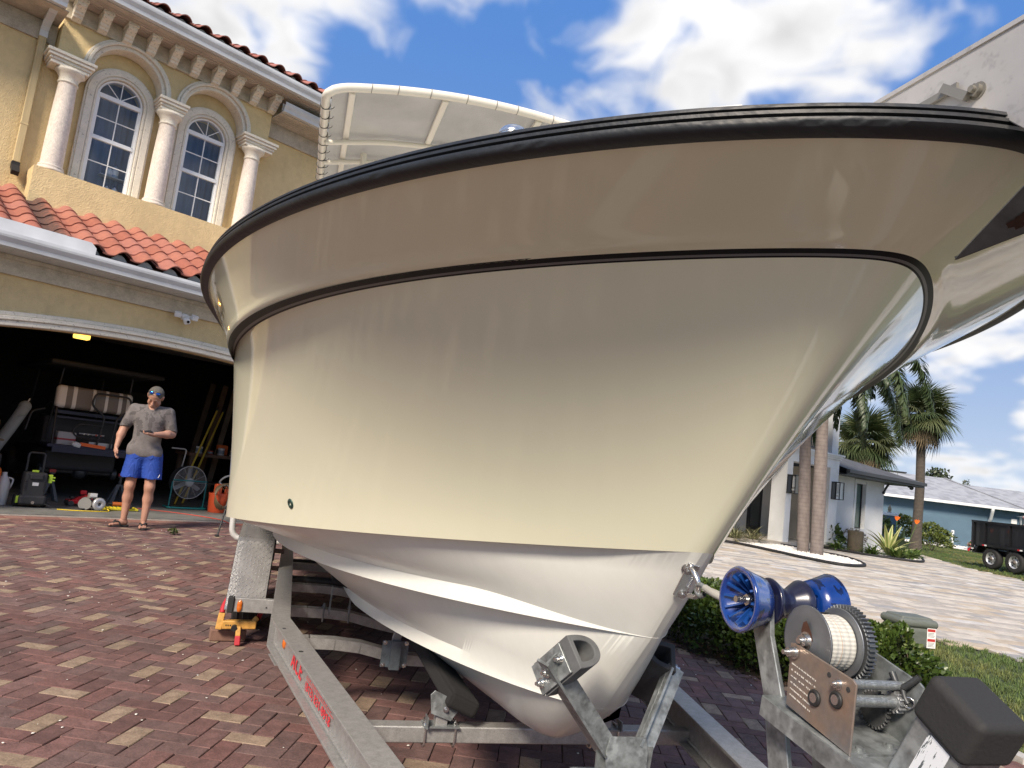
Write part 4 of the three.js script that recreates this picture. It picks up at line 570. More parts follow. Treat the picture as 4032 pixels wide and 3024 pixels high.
// ---------- trailer ----------
const trailer = thing('boat_trailer', 'aluminium boat trailer with red lettering carrying the cream motor boat', 'trailer', BO, BT);
{
  const offs = (pts, d) => pts.map((p, i) => { const a = pts[Math.max(0, i - 1)], b = pts[Math.min(pts.length - 1, i + 1)], n1 = [-(p[1] - a[1]), p[0] - a[0]], n2 = [-(b[1] - p[1]), b[0] - p[0]], N = (q) => { const l = Math.hypot(...q) || 0; return l ? [q[0] / l, q[1] / l] : [0, 0]; }; let u = N(n1), w = N(n2); if (!i) u = w; if (i === pts.length - 1) w = u; const m = [(u[0] + w[0]) / 2, (u[1] + w[1]) / 2], k = m[0] * u[0] + m[1] * u[1]; return [p[0] + d * m[0] / k, p[1] + d * m[1] / k]; });
  const ribbon = (pts, d0, d1, h0, h1, bev = 0.0015) => boxUV(extr([...offs(pts, d0), ...offs(pts, d1).reverse()], h1 - h0, bev).rotateX(-Math.PI / 2).translate(0, (h0 + h1) / 2, 0)); // XY outline (s, t) -> (s, h, -t)
  for (const k of [1, -1]) {
    const P = [[7.0, 0.92 * k], [2.215, 0.92 * k], [-1.0, 0.313 * k]];
    mesh('frame_beam', [ribbon(P, -0.047, 0.047, 0.438, 0.45), ribbon(P, -0.0055, 0.0055, 0.321, 0.4385), ribbon(P, -0.047, 0.047, 0.311, 0.321), ribbon(P, -0.016, -0.0055, 0.424, 0.4375, 0.004), ribbon(P, 0.0055, 0.016, 0.424, 0.4375, 0.004), ribbon(P, -0.016, 0.016, 0.3215, 0.333, 0.004)], alu, trailer);
  }
  mesh('bolt_hole', [cyl(0.010, 0.010, 0.002, 12, 1.62, 0.4505, -0.825), cyl(0.008, 0.008, 0.002, 12, 2.0, 0.4505, -0.9)], black, trailer);
  // lettering on the starboard web
  { const W = 1024, H = 256, cv = document.createElement('canvas'); cv.width = W; cv.height = H; const c = cv.getContext('2d'); c.clearRect(0, 0, W, H); c.fillStyle = '#fff'; c.textBaseline = 'alphabetic';
    c.save(); c.translate(10, 236); c.scale(0.92, 1.42); c.transform(1, 0, -0.12, 1, 0, 0); c.font = 'bold 176px sans-serif'; c.fillText('ACE', 14, 0); c.restore();
    c.save(); c.translate(428, 108); c.scale(0.66, 1); c.font = 'bold 122px sans-serif'; c.fillText('TRAILERS.com', 0, 0); c.restore();
    c.fillRect(424, 124, 590, 7);
    c.save(); c.translate(424, 238); c.scale(0.70, 1); c.font = 'bold 116px sans-serif'; c.fillText('(813) 831-8918', 0, 0); c.restore();
    const at = new THREE.CanvasTexture(cv); at.needsUpdate = true;
    const a = V(1.90, 0, 0), dir = [-(2.215 + 1), -(0.92 - 0.313)], L = Math.hypot(...dir), d = [dir[0] / L, dir[1] / L], t0 = 0.92 - (2.215 - 1.83) * 0.189;
    const g = new THREE.PlaneGeometry(0.80, 0.098), m = new THREE.Matrix4().makeBasis(V(d[0], 0, -d[1]), V(0, 1, 0), V(d[1], 0, d[0]).normalize());
    g.applyMatrix4(m).translate(1.83 + d[0] * 0.4 - 0.0012, 0.381, -(t0 + d[1] * 0.4 + 0.0095));
    mesh('lettering', g, M(0.62, 0.03, 0.045, 0.5, { alphaMap: at, transparent: true }), trailer); }
  const amber = M(0.55, 0.13, 0.01, 0.2, { clearcoat: 1 });
  const lens = (s, t, h, dir) => { const g = rot(new THREE.SphereGeometry(0.022, 16, 10).scale(0.75, 1.25, 0.5), 0, 0, 0); return g.applyQuaternion(new THREE.Quaternion().setFromUnitVectors(V(0, 0, 1), dir)).translate(s, h, -t); };
  const webN = B(-0.185, 0.983, 0).normalize();
  mesh('marker_lamp', lens(2.0, 0.888, 0.385, webN), amber, trailer);
  mesh('patch_plate', [bar(B(2.12, 0.915, 0.30), B(1.95, 0.882, 0.30), 0.075, 0.006, V(0, 1, 0))], alu, trailer);
  // cross members: a straight front tube, then dropped ones
  const tubeBeam = (pts, w, h, name = 'cross_member') => { const g = []; for (let i = 0; i < pts.length - 1; i++) g.push(bar(pts[i], pts[i + 1], w, h, V(0, 1, 0), 0.006)); return mesh(name, g, alu, trailer); };
  tubeBeam([B(1.08, 0.70, 0.333), B(1.08, -0.70, 0.333)], 0.062, 0.058);
  const drop = (s, hE, hC) => { const p = []; for (let i = 0; i <= 14; i++) { const t = 0.9 - 1.8 * i / 14, k = smooth(0.62, 0.2, Math.abs(t)); p.push(B(s, t, hE - (hE - hC) * k)); } const cs = []; for (let i = 0; i < 14; i++) cs.push(bar(p[i], p[i + 1].clone().add(p[i + 1].clone().sub(p[i]).multiplyScalar(0.04)), 0.07, 0.052, V(0, 1, 0))); mesh('cross_member', cs, alu, trailer); };
  drop(2.24, 0.335, 0.27); drop(2.92, 0.335, 0.27); drop(3.7, 0.33, 0.27); drop(4.6, 0.33, 0.27);
  mesh('axle', [rod(B(3.98, 0.95, 0.33), B(3.98, -0.95, 0.33), 0.03), rod(B(4.78, 0.95, 0.33), B(4.78, -0.95, 0.33), 0.03)], darkSteel, trailer);
  // carpeted bunks
  const carpet = M(0.014, 0.014, 0.015, 0.98, { bumpMap: clone(grainB, 8), bumpScale: 0.003 });
  for (const k of [1, -1]) {
    const up = B(0, -0.38 * k, 0.92).normalize();
    mesh('bunk', bar(B(1.0, 0.262 * k, 0.452), B(6.6, 0.272 * k, 0.46), 0.125, 0.062, up, 0.02), carpet, trailer);
    mesh('bunk', bar(B(2.75, 0.60 * k, 0.555), B(6.6, 0.60 * k, 0.565), 0.12, 0.055, up, 0.015), carpet, trailer);
    // bunk posts with brackets and U-bolts
    mesh('bunk_post', [bar(B(1.065, 0.325 * k, 0.362), B(1.065, 0.325 * k, 0.43), 0.045, 0.042, V(1, 0, 0), 0.004)], alu, trailer);
    const bp = mesh('bracket', [boxUV(extr([[-0.045, -0.02], [0.03, -0.045], [0.06, 0.0], [0.05, 0.022], [-0.04, 0.06], [-0.055, 0.045]], 0.005, 0.001).rotateY(-Math.PI / 2).scale(1, 1, k)).translate(1.035, 0.432, -0.325 * k), bb(1.03, 1.10, 0.3625, 0.368, -0.325 * k - 0.065, -0.325 * k + 0.065), bar(B(1.044, 0.38 * k, 0.362), B(1.044, 0.38 * k, 0.40), 0.004, 0.05, V(1, 0, 0))], galv, trailer);
    mesh('bolt', boltAt(B(1.031, 0.318 * k, 0.428), B(-1, 0, 0), 0.008, 0.008), steel, bp);
    for (const d of [-0.055, 0.055]) { const t = 0.325 * k + d; mesh('u_bolt', [bentTube([B(1.10, t, 0.372), B(1.046, t, 0.372), B(1.043, t, 0.292), B(1.10, t, 0.292)], 0.0048, 0.02, 8), boltAt(B(1.062, t, 0.37), B(0, 0, 1), 0.008, 0.008)], steel, trailer); }
    // second bracket plate on the dropped member
    const b2 = mesh('bracket', [boxUV(merge([bar(B(2.185, 0.335 * k, 0.235), B(2.185, 0.335 * k, 0.375), 0.05, 0.045, V(1, 0, 0)), bar(B(2.198, 0.335 * k, 0.24), B(2.198, 0.335 * k, 0.37), 0.135, 0.005, V(1, 0, 0))]))], M(0.24, 0.29, 0.33, 0.5, { metalness: 0.5, map: clone(speck, 5) }), trailer);
    for (const [dt, h] of [[-0.055, 0.36], [0.055, 0.36], [-0.055, 0.25], [0.055, 0.25]]) mesh('bolt', boltAt(B(2.194, 0.335 * k + dt, h), B(-1, 0, 0), 0.008, 0.008), steel, b2);
    mesh('bunk_post', bar(B(2.21, 0.335 * k, 0.37), B(2.21, 0.32 * k, 0.455), 0.045, 0.03, V(1, 0, 0), 0.004), alu, trailer);
    const b3 = mesh('bracket', [bar(B(2.72, 0.655 * k, 0.37), B(2.72, 0.655 * k, 0.53), 0.006, 0.05, V(1, 0, 0)), bar(B(2.72, 0.545 * k, 0.37), B(2.72, 0.545 * k, 0.50), 0.006, 0.05, V(1, 0, 0))], galv, trailer);
    for (const dt of [-0.075, 0.075]) mesh('u_bolt', [bentTube([B(2.93, 0.60 * k + dt, 0.385), B(2.885, 0.60 * k + dt, 0.385), B(2.882, 0.60 * k + dt, 0.29)], 0.005, 0.015, 8), boltAt(B(2.9, 0.60 * k + dt, 0.372), B(0, 0, 1), 0.011, 0.012)], galv, trailer);
  }
  // wheels and fenders
  const tyreP = [[0.19, -0.095], [0.25, -0.105], [0.30, -0.10], [0.322, -0.085], [0.33, -0.05], [0.332, 0], [0.33, 0.05], [0.322, 0.085], [0.30, 0.10], [0.25, 0.105], [0.19, 0.095]];
  for (const k of [1, -1]) for (const s of [3.97, 4.77]) {
    const w = new THREE.Group(); w.name = 'wheel'; trailer.add(w);
    mesh('tyre', [rot(lathe(tyreP, 48), Math.PI / 2, 0, 0).translate(s, 0.332, -1.13 * k), ...[-0.06, -0.02, 0.02, 0.06].map((d) => rot(new THREE.TorusGeometry(0.331, 0.006, 5, 48), 0, 0, 0).translate(s, 0.332, -1.13 * k + d))], rubber, w);
    mesh('rim', rot(lathe([[0.0, -0.02], [0.06, -0.02], [0.12, 0.02], [0.18, 0.03], [0.195, 0.08], [0.195, -0.08]], 28), Math.PI / 2, 0, 0).translate(s, 0.332, -1.13 * k), alu, w);
  }
  const plateM = M(0.46, 0.46, 0.46, 0.36, { metalness: 0.75, map: clone(cloudy, 2), roughnessMap: clone(cloudy, 3) });
  for (const k of [1, -1]) {
    const prof = [[3.42, 0.215], [3.425, 0.235], [3.70, 0.615], [3.72, 0.634], [3.99, 0.70], [4.03, 0.704], [4.78, 0.704], [5.06, 0.64], [5.35, 0.25]];
    const f = mesh('fender', boxUV(extr([...prof, ...prof.slice().reverse().map(([s, h]) => [s, h - 0.006])], 0.242, 0.001)).translate(0, 0, -1.14 * k), plateM, trailer);
    mesh('fender_skirt', boxUV(extr([...prof, [5.3, 0.25], [5.04, 0.55], [4.78, 0.62], [4.05, 0.62], [3.74, 0.56], [3.47, 0.215]], 0.004, 0.001)).translate(0, 0, -1.259 * k), plateM, f);
    // raised treads of the chequer plate: two rows of bars at right angles
    const tg = [], dir = V(0.277, 0.382, 0).normalize(), nn = V(-dir.y, dir.x, 0);
    for (let i = 0; i < 20; i++) for (let j = 0; j < 10; j++) { const a = ((i + j) % 2 ? 1 : -1) * 0.72, p = V(3.435, 0.2492, 0).addScaledVector(dir, 0.010 + i * 0.0232).add(V(0, 0, -1.14 * k + (j - 4.5) * 0.0232)).addScaledVector(nn, 0.0015); const ax = dir.clone().multiplyScalar(Math.cos(a)).add(V(0, 0, Math.sin(a))), g = new THREE.OctahedronGeometry(1, 0).scale(0.0028, 0.0036, 0.0145); tg.push(g.applyMatrix4(new THREE.Matrix4().makeBasis(ax.clone().cross(nn).negate(), nn, ax).setPosition(p))); }
    mesh('tread_plate_pattern', tg, M(0.85, 0.85, 0.85, 0.2, { metalness: 0.85 }), f).userData.kind = 'stuff';
    if (k < 0) continue;
    const lb = mesh('light_bar', [bar(B(3.31, 0.95, 0.268), B(3.31, 1.20, 0.268), 0.012, 0.085, V(0, 1, 0), 0.003), bar(B(3.33, 0.95, 0.305), B(3.33, 1.20, 0.305), 0.05, 0.008, V(0, 1, 0))], alu, trailer);
    mesh('end_cap', bar(B(3.315, 1.20, 0.268), B(3.315, 1.238, 0.268), 0.05, 0.098, V(0, 1, 0), 0.008), rubber, lb);
    mesh('marker_lamp', [lens(3.30, 1.165, 0.272, B(-1, 0, 0)), lens(3.30, 1.165, 0.252, B(-1, 0, 0)).scale(1, 1, 1)], amber, lb);
    mesh('bolt_hole', bar(B(3.302, 1.0, 0.262), B(3.302, 1.008, 0.262), 0.004, 0.008), black, lb);
    mesh('guide_tube', bentTube([B(5.45, 1.0, 0.4), B(5.45, 1.42, 0.4), B(5.45, 1.46, 1.15)], 0.027, 0.1, 10), M(0.62, 0.62, 0.61, 0.4, { metalness: 0.3 }), trailer);
    mesh('brake_line', tube([B(5.3, 1.18, 0.75), B(5.28, 1.22, 0.95), B(5.3, 1.2, 1.1)], 0.009, 12, 6), black, trailer);
  }
  for (const [t, h, s] of [[1.0, 0.52, 4.0], [1.0, 0.42, 3.85]]) mesh('spring_bracket', bar(B(s, t - 0.05, h), B(s + 0.02, t + 0.04, h), 0.03, 0.03), M(0.3, 0.2, 0.17, 0.7), trailer);
  // tongue
  mesh('tongue', bar(B(0.5, 0, 0.39), B(-2.2, 0, 0.39), 0.1, 0.12), galv, trailer);

  // bow guide: forked post with two D-shaped rubber pads
  const bg = new THREE.Group(); bg.name = 'bow_guide'; trailer.add(bg);
  const apex = B(0.25, 0.005, 0.625);
  const angle = (a, b, w, n, th = 0.007) => { const z = b.clone().sub(a).normalize(), x = n.clone().addScaledVector(z, -n.dot(z)).normalize(), y = z.clone().cross(x); return [bar(a, b, th, w, y).translate(0, 0, 0), bar(a.clone().addScaledVector(x, w / 2).addScaledVector(y, w / 2), b.clone().addScaledVector(x, w / 2).addScaledVector(y, w / 2), w, th, y)]; };
  mesh('arm', [bar(B(0.178, 0.272, 0.846), B(0.247, 0.052, 0.60), 0.05, 0.007, B(-1, 0.0, 0.25)), bar(B(0.185, 0.292, 0.832), B(0.252, 0.074, 0.585), 0.007, 0.05, B(-1, 0.0, 0.25)), bar(B(0.247, 0.06, 0.605), B(0.27, 0.045, 0.40), 0.06, 0.007, B(-1, 0, 0.1))], galv, bg);
  mesh('arm', [bar(B(0.31, -0.165, 0.80), B(0.255, -0.055, 0.60), 0.05, 0.007, B(-1, 0.0, 0.25)), bar(B(0.31, -0.142, 0.80), B(0.255, -0.034, 0.605), 0.007, 0.045, B(-1, 0, 0.25)), bar(B(0.252, -0.055, 0.605), B(0.27, -0.045, 0.40), 0.05, 0.007, B(-1, 0, 0.1))], galv, bg);
  mesh('gusset', boxUV(extr([[-0.052, 0.008], [0.055, 0.008], [0.062, -0.03], [0.05, -0.24], [-0.05, -0.24], [-0.062, -0.03]], 0.008, 0.001)).applyMatrix4(new THREE.Matrix4().makeBasis(B(0, -1, 0), B(0.10, 0, 1).normalize(), B(-1, 0, 0.10).normalize()).setPosition(apex.clone().add(B(-0.008, 0, 0)))), galv, bg);
  const padTex = clone(tex(256, (u, v) => { const q = 0.7 + 0.7 * (pf(u, v, 6, 5, 261) - 0.5); return [q, q, q]; }), 3);
  function pad(pos, y, z, len, cols) { // D section along z from its open end; flat side at y = 0, bulge towards the hull
    z = z.clone().normalize(); y = y.clone().addScaledVector(z, -y.dot(z)).normalize(); const x = y.clone().cross(z);
    const D = (r, f) => { const q = new THREE.Shape(); q.moveTo(-r * 0.96, 0); q.lineTo(r * 0.96, 0); q.bezierCurveTo(r * 1.02, r * f * 0.55, r * 0.75, r * f, 0, r * f); q.bezierCurveTo(-r * 0.75, r * f, -r * 1.02, r * f * 0.55, -r * 0.96, 0); return q; };
    const o = D(0.0465, 1.98), h = D(0.029, 1.95); o.holes.push(new THREE.Path(h.getPoints(16).map((p) => p.clone().add(new THREE.Vector2(0, 0.015)))));
    mesh('pad', boxUV(extr(o, len, 0.0025, 2)).applyMatrix4(new THREE.Matrix4().makeBasis(x, y, z).setPosition(pos.clone().addScaledVector(z, len / 2))), M(...cols, 0.75, { map: padTex }), bg);
    const c = pos.clone().addScaledVector(z, len * 0.52).addScaledVector(y, -0.005);
    mesh('bolt_plate', bar(c.clone().addScaledVector(z, -len * 0.33), c.clone().addScaledVector(z, len * 0.5), 0.08, 0.008, y, 0.002), galv, bg);
    return { c, x, y, z, out: y.clone().negate() };
  }
  const p1 = pad(B(0.146, 0.228, 0.872), B(0.38, -0.925, 0.026), B(0.692, 0.265, -0.671), 0.155, [0.13, 0.135, 0.14]);
  for (const [dz, dx] of [[-0.035, 0.004], [0.02, -0.004], [0.062, -0.012]]) mesh('bolt', boltAt(p1.c.clone().addScaledVector(p1.out, dz === 0.02 ? 0.012 : 0.004).addScaledVector(p1.z, dz).addScaledVector(p1.x, dx), p1.out, 0.0095, 0.012), steel, bg);
  const p2 = pad(B(0.317, -0.165, 0.825), B(0.175, 0.96, 0.218), B(0.709, 0.031, -0.704), 0.18, [0.05, 0.052, 0.058]);
  mesh('bolt', boltAt(p2.c.clone().addScaledVector(p2.out, 0.004).addScaledVector(p2.z, -0.05), p2.out, 0.011, 0.014), steel, bg);
}
{ // winch stand with roller and winch
  const ws = new THREE.Group(); ws.name = 'winch_stand'; trailer.add(ws);
  const d = B(-0.469, 0, 0.883), top = B(-0.742, 0.0, 1.0), postUp = B(-0.883, 0, -0.469);
  mesh('post', bar(top.clone().addScaledVector(d, -0.70), top.clone().addScaledVector(d, 0.02), 0.078, 0.086, postUp, 0.006), galv, ws);
  mesh('post_cap', (() => { const g = rbox(0.094, 0.08, 0.100, 0.013, 0, 0, 0, 5), p = g.attributes.position; for (let i = 0; i < p.count; i++) { const y = p.getY(i); if (y > 0.02) p.setY(i, y + 0.006 * Math.cos(p.getX(i) * 50) * Math.cos(p.getZ(i) * 30) - 0.004); } g.computeVertexNormals(); return boxUV(g).applyMatrix4(new THREE.Matrix4().makeBasis(B(0, -1, 0), d, B(-0.883, 0, -0.469)).setPosition(top.clone().addScaledVector(d, 0.036))); })(), rubber, ws);
  const tapeT = tex(256, (u, v) => { const a = pf(u, v, 10, 4, 271), b = pf(u, v, 30, 3, 275); return a * 0.6 + b * 0.4 > 0.60 ? [0.36, 0.39, 0.40] : [0.86, 0.88, 0.9]; }, true);
  mesh('reflective_tape', new THREE.PlaneGeometry(0.04, 0.30).applyMatrix4(new THREE.Matrix4().makeBasis(postUp, d, B(0, 1, 0))).translate(...top.clone().addScaledVector(d, -0.155).addScaledVector(postUp, 0.008).add(B(0, 0.0402, 0)).toArray()), M(1, 1, 1, 0.5, { map: tapeT }), ws);
  // flat bars carrying the bow roller
  for (const k of [1, -1]) mesh('roller_arm', boxUV(extr([[-0.322, 1.125], [-0.372, 1.125], [-0.382, 1.05], [-0.43, 0.94], [-0.465, 0.80], [-0.465, 0.44], [-0.405, 0.44], [-0.405, 0.80], [-0.372, 0.94], [-0.322, 1.06]], 0.010, 0.0015)).translate(0, 0, -0.049 * k), galv, ws);
  const blue = M(0.004, 0.05, 0.30, 0.24, { clearcoat: 0.7, clearcoatRoughness: 0.15, transmission: 0.25, thickness: 0.02, attenuationColor: lin(0.02, 0.15, 0.7), attenuationDistance: 0.04, map: clone(tex(256, (u, v) => { const a = pf(u, v, 7, 5, 281); const q = a > 0.62 ? 0.25 : 0.75 + 0.5 * (a - 0.3); return [q, q, q]; }), 2) });
  const navy = M(0.012, 0.015, 0.05, 0.28, { clearcoat: 0.5, map: clone(speck, 4) });
  const ax = B(-0.345, 0, 1.108), onAx = (g) => g.rotateX(-Math.PI / 2).translate(ax.x, ax.y, ax.z); // lathe +Y -> +t
  const br = new THREE.Group(); br.name = 'bow_roller'; ws.add(br);
  const bell = (k) => lathe([[0.0, 0.062], [0.022, 0.062], [0.024, 0.068], [0.046, 0.100], [0.054, 0.108], [0.060, 0.109], [0.063, 0.105], [0.060, 0.098], [0.052, 0.075], [0.047, 0.058], [0.030, 0.056], [0.0, 0.056]].map(([r, y]) => [r, y * k]), 44);
  for (const k of [1, -1]) {
    const o = mesh('bell', onAx(bell(k)), blue, br); const ribs = [];
    for (let i = 0; i < 12; i++) { const a = i / 12 * 6.283; ribs.push(bar(V(0.02 * Math.cos(a), k * 0.072, 0.02 * Math.sin(a)), V(0.050 * Math.cos(a), k * 0.103, 0.050 * Math.sin(a)), 0.004, 0.016, V(0, 1, 0))); }
    mesh('rib', onAx(merge(ribs)), M(0.008, 0.05, 0.22, 0.3), o);
  }
  mesh('spool', onAx(lathe([[0, -0.042], [0.044, -0.042], [0.046, -0.036], [0.040, -0.026], [0.028, -0.008], [0.025, 0], [0.028, 0.008], [0.040, 0.026], [0.046, 0.036], [0.044, 0.042], [0, 0.042]], 36)), navy, br);
  mesh('axle_bolt', [rod(B(-0.345, 0.112, 1.108), B(-0.345, -0.112, 1.108), 0.0065), boltAt(B(-0.345, 0.068, 1.108), B(0, 1, 0), 0.0115, 0.02), cyl(0.017, 0.017, 0.003, 20).rotateX(Math.PI / 2).translate(-0.345, 1.108, -0.066), cyl(0.0068, 0.0062, 0.012, 12).rotateX(Math.PI / 2).translate(-0.345, 1.108, -0.098)], steel, br);
  // winch bed: sloping angle brackets and plates
  const bed = mesh('winch_bracket', [bar(B(-0.42, 0.09, 0.935), B(-0.66, 0.09, 0.905), 0.008, 0.034, V(0, 1, 0)), bar(B(-0.42, -0.058, 0.935), B(-0.66, -0.058, 0.905), 0.008, 0.034, V(0, 1, 0)), bar(B(-0.42, 0.016, 0.9505), B(-0.665, 0.016, 0.9195), 0.152, 0.005, V(0, 1, 0))], galv, ws);
  mesh('bolt', [boltAt(B(-0.615, 0.055, 0.928), B(-0.1, 0, 1), 0.011, 0.006), boltAt(B(-0.605, -0.015, 0.93), B(-0.1, 0, 1), 0.011, 0.006)], galv, bed);
  const winch = new THREE.Group(); winch.name = 'winch'; ws.add(winch);
  const zinc = M(0.36, 0.29, 0.245, 0.38, { metalness: 0.55, map: clone(tex(256, (u, v) => { const a = pf(u, v, 3, 4, 291), b = pf(u, v, 24, 3, 295); return [0.75 + 0.5 * (a - 0.5) + 0.2 * (b - 0.5), 0.78 + 0.1 * (a - 0.5) + 0.2 * (b - 0.5), 0.82 - 0.3 * (a - 0.5) + 0.2 * (b - 0.5)]; }), 6) });
  const po = [[-0.474, 1.060], [-0.486, 1.062], [-0.625, 1.041], [-0.632, 1.036], [-0.626, 0.927], [-0.472, 0.954]];
  mesh('side_plate', boxUV(extr(po, 0.004, 0.0012)).translate(0, 0, -0.08), zinc, winch);
  mesh('side_plate', boxUV(extr(po.map(([s, h], i) => [s, h + (i < 2 ? 0.012 : 0)]), 0.004, 0.0012)).translate(0, 0, 0.052), galv, winch);
  mesh('base_plate', bar(B(-0.472, 0.014, 0.956), B(-0.626, 0.014, 0.929), 0.132, 0.004, V(0, 1, 0)), galv, winch);
  for (const [s, h] of [[-0.544, 0.988], [-0.593, 1.001]]) { mesh('bushing', rot(new THREE.TorusGeometry(0.0105, 0.0034, 8, 24), 0, 0, 0).translate(s, h, -0.084), black, winch); mesh('shaft_end', cyl(0.0085, 0.008, 0.006, 18).rotateX(-Math.PI / 2).translate(s, h, -0.0845), steel, winch); }
  mesh('bolt', [boltAt(B(-0.594, 0.082, 1.026), B(0, 1, 0), 0.007, 0.008), boltAt(B(-0.488, 0.084, 1.047), B(0, 1, 0), 0.0085, 0.014)], steel, winch);
  mesh('bolt_hole', [cyl(0.0042, 0.0042, 0.001, 12).rotateX(Math.PI / 2).translate(-0.573, 1.034, -0.0826), cyl(0.0042, 0.0042, 0.001, 12).rotateX(Math.PI / 2).translate(-0.616, 1.024, -0.0826)], darkSteel, winch);
  const em = []; seed = 991; for (let r = 0; r < 6; r++) for (let i = 0; i < 34; i++) { if (rnd() < 0.3) continue; const f = i / 34, s = -0.482 - 0.052 * f - (r > 2 ? 0 : 0.01 * f), h = 1.027 - r * 0.0105 - 0.012 * f; em.push(box(0.0007 + 0.0006 * rnd(), 0.0012 + 0.002 * rnd(), 0.0006, s, h, -0.0825)); }
  mesh('embossed_marks', em, M(0.6, 0.58, 0.54, 0.5), winch);
  // drum with webbing
  const dc = B(-0.495, 0, 1.069), onD = (g, t) => g.rotateX(-Math.PI / 2).translate(dc.x, dc.y, -t);
  const drum = new THREE.Group(); drum.name = 'drum'; winch.add(drum);
  const flM = M(0.26, 0.275, 0.29, 0.42, { metalness: 0.6, map: clone(tex(256, (u, v) => { const q = 0.72 + 0.55 * (pf(u, v, 5, 5, 301) - 0.5); return [q, q, q * 1.03]; }), 1) });
  mesh('flange', onD(lathe([[0, 0.004], [0.02, 0.004], [0.03, 0.0], [0.058, 0.001], [0.0605, 0.002], [0.0605, -0.001], [0.03, -0.003], [0, -0.003]], 48), 0.064), flM, drum);
  mesh('flange', onD(lathe([[0, 0.002], [0.059, 0.002], [0.0605, 0], [0.059, -0.002], [0, -0.002]], 48), -0.002), flM, drum);
  const strap = []; for (let i = 0; i <= 26; i++) { const t = 0.002 + 0.057 * i / 26; strap.push([0.047 + 0.0006 * Math.sin(i * 1.1), t]); }
  const webT = clone(tex(256, (u, v) => { const rib = 0.86 + 0.14 * Math.sin(u * 6.283 * 40), red = Math.abs(v - 0.52 + 0.03 * (pf(u, 0.3, 20, 3, 311) - 0.5)) < 0.012 ? 1 : 0, k = rib * (0.9 + 0.2 * (pf(u, v, 10, 4, 315) - 0.5)); return [k * (1 - 0.1 * red), k * (0.985 - 0.3 * red), k * (0.95 - 0.4 * red)]; }), 1);
  mesh('webbing', onD(lathe(strap, 72), 0), M(0.66, 0.66, 0.63, 0.8, { map: webT, bumpMap: webT, bumpScale: 0.0012 }), drum);
  mesh('axle_bolt', boltAt(B(dc.x, 0.067, dc.y), B(0, 1, 0), 0.0115, 0.010), steel, drum);
  const rsh = new THREE.Shape(); [[0.006, 0.0], [0.002, 0.012], [-0.004, 0.02], [-0.012, 0.03], [-0.02, 0.026], [-0.024, 0.012], [-0.022, -0.004], [-0.014, -0.014], [-0.006, -0.012]].forEach(([x, y], i) => i ? rsh.lineTo(x, y) : rsh.moveTo(x, y));
  mesh('rust_stain', new THREE.ShapeGeometry(rsh).rotateY(Math.PI).translate(dc.x - 0.012, dc.y + 0.004, -0.0685), M(0.09, 0.035, 0.018, 0.9, { map: clone(speck, 20) }), drum);
  const gear = (R, r, n, th) => { const q = new THREE.Shape(); for (let i = 0; i < n; i++) { const a = i / n * 6.2832, w = 6.2832 / n; [[r, 0], [r, 0.28], [R, 0.4], [R, 0.68], [r, 0.8]].forEach(([rad, f], j) => { const x = rad * Math.cos(a + f * w), y = rad * Math.sin(a + f * w); i || j ? q.lineTo(x, y) : q.moveTo(x, y); }); } return extr(q, th, 0.0008); };
  mesh('gear', boxUV(gear(0.0665, 0.0605, 52, 0.017)).translate(dc.x, dc.y, 0.018), M(0.22, 0.235, 0.25, 0.45, { metalness: 0.65, map: clone(speck, 8) }), drum);
  mesh('gear', boxUV(gear(0.032, 0.028, 26, 0.008)).translate(-0.558, 0.978, 0.028), M(0.13, 0.135, 0.14, 0.55, { metalness: 0.5, map: clone(speck, 8) }), winch);
  mesh('gear', boxUV(gear(0.018, 0.0145, 13, 0.014)).translate(-0.593, 1.001, 0.036), M(0.3, 0.31, 0.32, 0.4, { metalness: 0.6 }), winch);
  mesh('shaft', [rod(B(-0.594, 0.08, 1.001), B(-0.594, -0.05, 1.001), 0.0095, 16)], galv, winch);
  mesh('shaft', [rod(B(-0.594, 0.08, 1.027), B(-0.594, -0.05, 1.027), 0.0075, 16)], galv, winch);
  mesh('shaft', [rod(B(-0.545, 0.08, 0.988), B(-0.545, -0.05, 0.988), 0.007, 16)], galv, winch);
  mesh('pawl', [tube([B(-0.578, -0.040, 1.044), B(-0.588, -0.040, 1.030), B(-0.600, -0.040, 1.026), B(-0.612, -0.044, 1.036), B(-0.624, -0.05, 1.05)], 0.0055, 20, 8), tube([B(-0.600, -0.040, 1.026), B(-0.606, -0.040, 1.012), B(-0.612, -0.041, 1.004)], 0.0045, 10, 8)], darkSteel, winch);
  mesh('spring', rot(new THREE.TorusGeometry(0.008, 0.0016, 6, 24), 0, 0.5, 0).translate(-0.612, 1.006, 0.043), steel, winch);
  // strap from the drum up over the roller to the bow eye
  const strapM = M(0.45, 0.44, 0.41, 0.8, { map: clone(speck, 10) });
  mesh('strap', [grid(2, 14, (a, b) => { const P = [B(-0.47, 0, 1.116), B(-0.41, 0, 1.10), B(-0.345, 0, 1.078), B(-0.25, 0.003, 1.068), B(-0.15, 0.006, 1.075)], q = new THREE.CatmullRomCurve3(P).getPoint(b); return q.add(B(0, (a - 0.5) * (0.05 - 0.03 * b), 0)); }), tube([B(-0.17, 0.0, 1.073), B(-0.12, 0.012, 1.08), B(-0.075, 0.008, 1.085)], 0.009, 12, 8), tube([B(-0.17, 0.01, 1.073), B(-0.12, -0.004, 1.078), B(-0.075, 0.008, 1.083)], 0.008, 12, 8)], strapM, winch);
  mesh('hook', tube([B(-0.08, 0.008, 1.084), B(-0.062, 0.012, 1.09), B(-0.045, 0.012, 1.084), B(-0.042, 0.01, 1.07), B(-0.055, 0.006, 1.063), B(-0.07, 0.006, 1.07)], 0.006, 20, 8), galv, winch);
}
